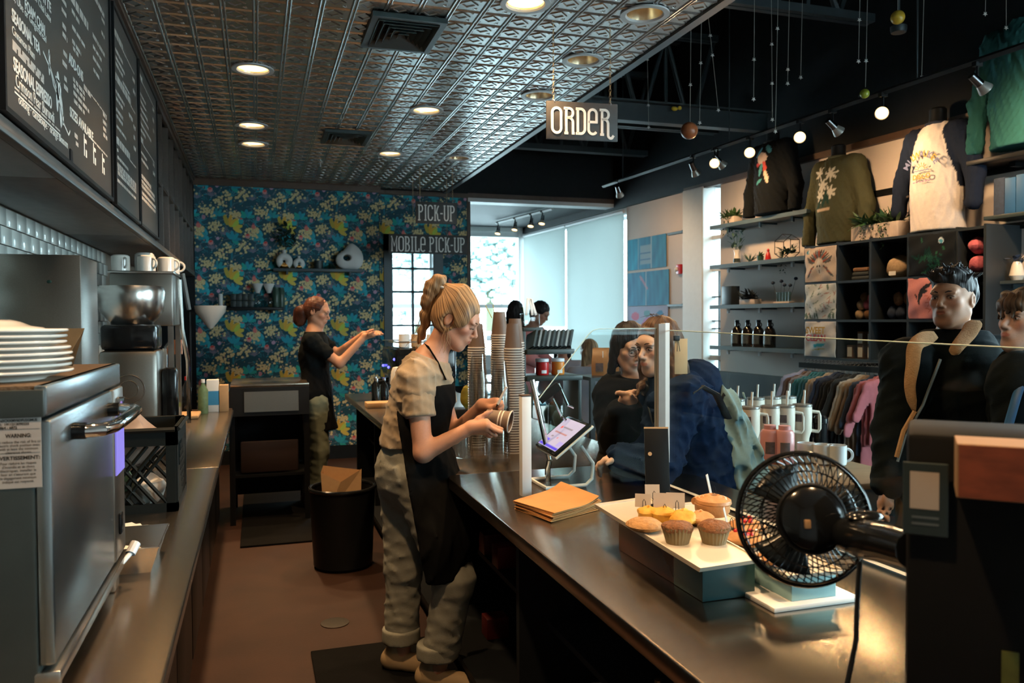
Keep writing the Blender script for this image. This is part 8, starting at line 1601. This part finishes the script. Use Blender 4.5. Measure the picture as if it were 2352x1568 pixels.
def lap(pts,w0,w1,m,nm='lapel'):
    q=smooth_path(pts); n=len(q); side=n3(np.cross(fr,UP)); vs=[];fs=[]
    for i,p in enumerate(q):
        tt=n3(q[min(i+1,n-1)]-q[max(i-1,0)]); sd=n3(np.cross(tt,fr)); f=i/(n-1); w=(w0+(w1-w0)*f)*min(1,.45+4*f,.35+5*(1-f)); 
        for a_ in range(10): an=2*math.pi*a_/10; vs.append(tuple(p+sd*w*math.cos(an)+fr*w*.34*math.sin(an)-A_(b)))
    for i in range(n-1):
        for a_ in range(10): fs.append((i*10+a_,i*10+(a_+1)%10,(i+1)*10+(a_+1)%10,(i+1)*10+a_))
    fs+=[tuple(range(9,-1,-1)),tuple((n-1)*10+k for k in range(10))]; part(nm,MB().add(vs,fs),m,t,ang=80)
lap([X_(2150,768,-.10),X_(2105,790,-.16),X_(2096,840,-.20),X_(2090,890,-.215),X_(2100,945,-.22)],.034,.016,'shearling_tan'); lap([X_(2240,735,-.05),X_(2225,765,-.13),X_(2200,795,-.19),X_(2188,815,-.20)],.036,.018,'shearling_tan')
part('zip',MB().tube([Vector(q)-b for q in(X_(2160,825,-.215),X_(2120,930,-.235),X_(2080,1000,-.24),X_(2062,1060,-.24))],.006,6),'steel_dark',t); part('zip_edge',MB().tube([Vector(q)-b for q in(X_(2102,945,-.228),X_(2076,990,-.235),X_(2060,1050,-.238))],.010,6),'shearling_tan',t)
def fringe(t,W,E,K):
    hp=[E((0,-.010,.050),(.086,.098,.084),.02),E((0,-.05,.0),(.078,.060,.075),.03),E((0,.070,.055),(.066,.045,.034),.02),E((0,.108,-.040),(.070,.050,.070),.012,'s')]; r=random.Random(5)
    for k in range(40): a=r.uniform(-1.5,1.5); p=A_((.075*math.sin(a),.088*math.cos(a),.055+r.uniform(-.01,.04))); q=p+A_((.012*math.sin(a)+r.uniform(-.012,.012),.016*math.cos(a),-r.uniform(.025,.05))); hp.append(K(p,q,.014,.004,.008))
    hair_obj(t,hp,'hair_fringe',.0048,seed=9)
d2=2.92; Y_=lambda u,v,dd=0: D3(u,v,d2+dd)
J2=dict(pelvis=Y_(2420,1180,.05),waist=Y_(2415,1060,.04),chest=Y_(2410,930,.02),neck=Y_(2385,830,.02),shR=Y_(2345,880,-.16),shL=Y_(2440,880,.22),elR=Y_(2340,1040,-.2),wrR=Y_(2330,1180,-.2),elL=Y_(2470,1040,.2),wrL=Y_(2450,1180,.1),front=n3(-CR*.9-CF*.3))
t2,_,_=man('young man with a brown fringe, cut by the right edge of the picture',d2,Y_(2362,738),n3(-CR*.96-CF*.22+UP*.10),J2,(.64,.39,.28),'hair_fringe','jacket_charcoal',1.0,fringe,None,brow='hair_fringe')
part('bag_strap',MB().tube([Vector(q)-t2.location for q in(Y_(2352,860,-.235),Y_(2335,910,-.255),Y_(2318,970,-.265),Y_(2312,1040,-.26))],.016,8,flat=.4),'blue_book',t2)
# ---------------------------------------------------------------- people in the seating room
def far_person(label,u,v,d,fwd,hairm,topm,drop=.17,long_=.0,seated=False,skin=(.5,.27,.18),lean=0):
    X=lambda a,b,dd=0: D3(a,b,d+dd); c=X(u,v); R=frame(fwd); s=.98; nk=c-UP*drop+n3((fwd[0],fwd[1],0))*(-.02-lean); fr=n3((fwd[0],fwd[1],0)); sd=n3(np.cross(fr,UP)); ch=nk-UP*.15-fr*lean; wa=ch-UP*.20-fr*lean; pe=wa-UP*.18
    J=dict(pelvis=pe,waist=wa,chest=ch,neck=nk,shR=nk+sd*.17-UP*.05,shL=nk-sd*.17-UP*.05,elR=nk+sd*.21-UP*.30+fr*.04,elL=nk-sd*.21-UP*.30+fr*.04,wrR=nk+sd*.12-UP*.42+fr*.24,wrL=nk-sd*.12-UP*.42+fr*.24,front=fr); zz=max(.45,pe[2])
    if seated:
        for k,sg in(('R',1),('L',-1)): J['hip'+k]=pe+sd*sg*.09; J['kn'+k]=pe+sd*sg*.10+fr*.42; J['an'+k]=A_((*(J['kn'+k]-fr*.05)[:2],.08))
    else: stand_legs(J)
    t=thing('person',label,'person',(pe[0],pe[1],0)); pr=head_prims(c,R,s)+neck_prims(c,R,s,nk,.046)+torso(J)+arm(J,'R')+arm(J,'L')+leg(J,'R')+leg(J,'L')
    for q in 'RL':
        w=J['wr'+q]; f=n3(J['wr'+q]-J['el'+q]); kn=[w+f*.07+sd*.016*(i-1.5) for i in range(4)]; pr+=hand(w,kn,[k+f*.07 for k in kn],w+f*.03+UP*.02,w+f*.08+UP*.03,UP*.008)
    build_body(t,pr,c,R,s,skin,[],hh=.0075,hb=.018); face_parts(t,c,R,s,hairm); W,E,K=HP(c,R,s)
    hp=[E((0,-.012,.043),(.084,.097,.087),.02),E((0,-.045,-.01),(.080,.065,.09),.03),E((0,.112,-.014),(.062,.060,.082),.012,'s')]
    if long_>0:
        for sx in(-1,0,1): hp.append(K((sx*.06,-.04,-.03),(sx*.07,-.05+.04*abs(sx),-.08-long_),.04,.035,.04))
    hair_obj(t,hp,hairm,.009,seed=int(u)); wear(t,'top',torso(J,.030,.8)+arm(J,'R',.026)+arm(J,'L',.026),topm,.015,[((0,0,1),nk+UP*.02)]); trousers_=leg(J,'R',.016)+leg(J,'L',.016); wear(t,'trousers',trousers_,'denim_olive',.018,[((0,0,-1),A_((0,0,.07)))]); 
    for q in 'RL': shoe(t,J['an'+q],fr,'shoe_dark')
    return t,W
t,W=far_person('standing person with black hair and a rainbow clip behind the paper cups',1184,716,8.6,n3(CF+CR*.2),'hair_black','jacket_black',long_=.06); part('hair_clip',MB().tube([Vector(W((.083,-.03,.05)))-t.location,Vector(W((.09,-.02,-.03)))-t.location],.010,6),'orange_wax',t); part('hair_clip',MB().tube([Vector(W((.086,-.045,.05)))-t.location,Vector(W((.093,-.035,-.03)))-t.location],.009,6),'green_lime',t)
far_person('standing dark-haired person in a pink top behind the counter rack',1240,718,8.3,n3(CR*.8-CF*.3-UP*.5),'hair_black','top_pink',lean=.06)
far_person('seated girl with long dark hair looking down at her cafe table',1291,796,8.9,n3(-CF*.9-CR*.1-UP*.4),'hair_black','jacket_lilac',long_=.16,seated=True)
far_person('seated fair-haired person in a lilac-grey jacket seen from behind',1352,806,8.0,n3(CF*.8-CR*.4),'hair_blonde','jacket_lilac',long_=.14,seated=True)
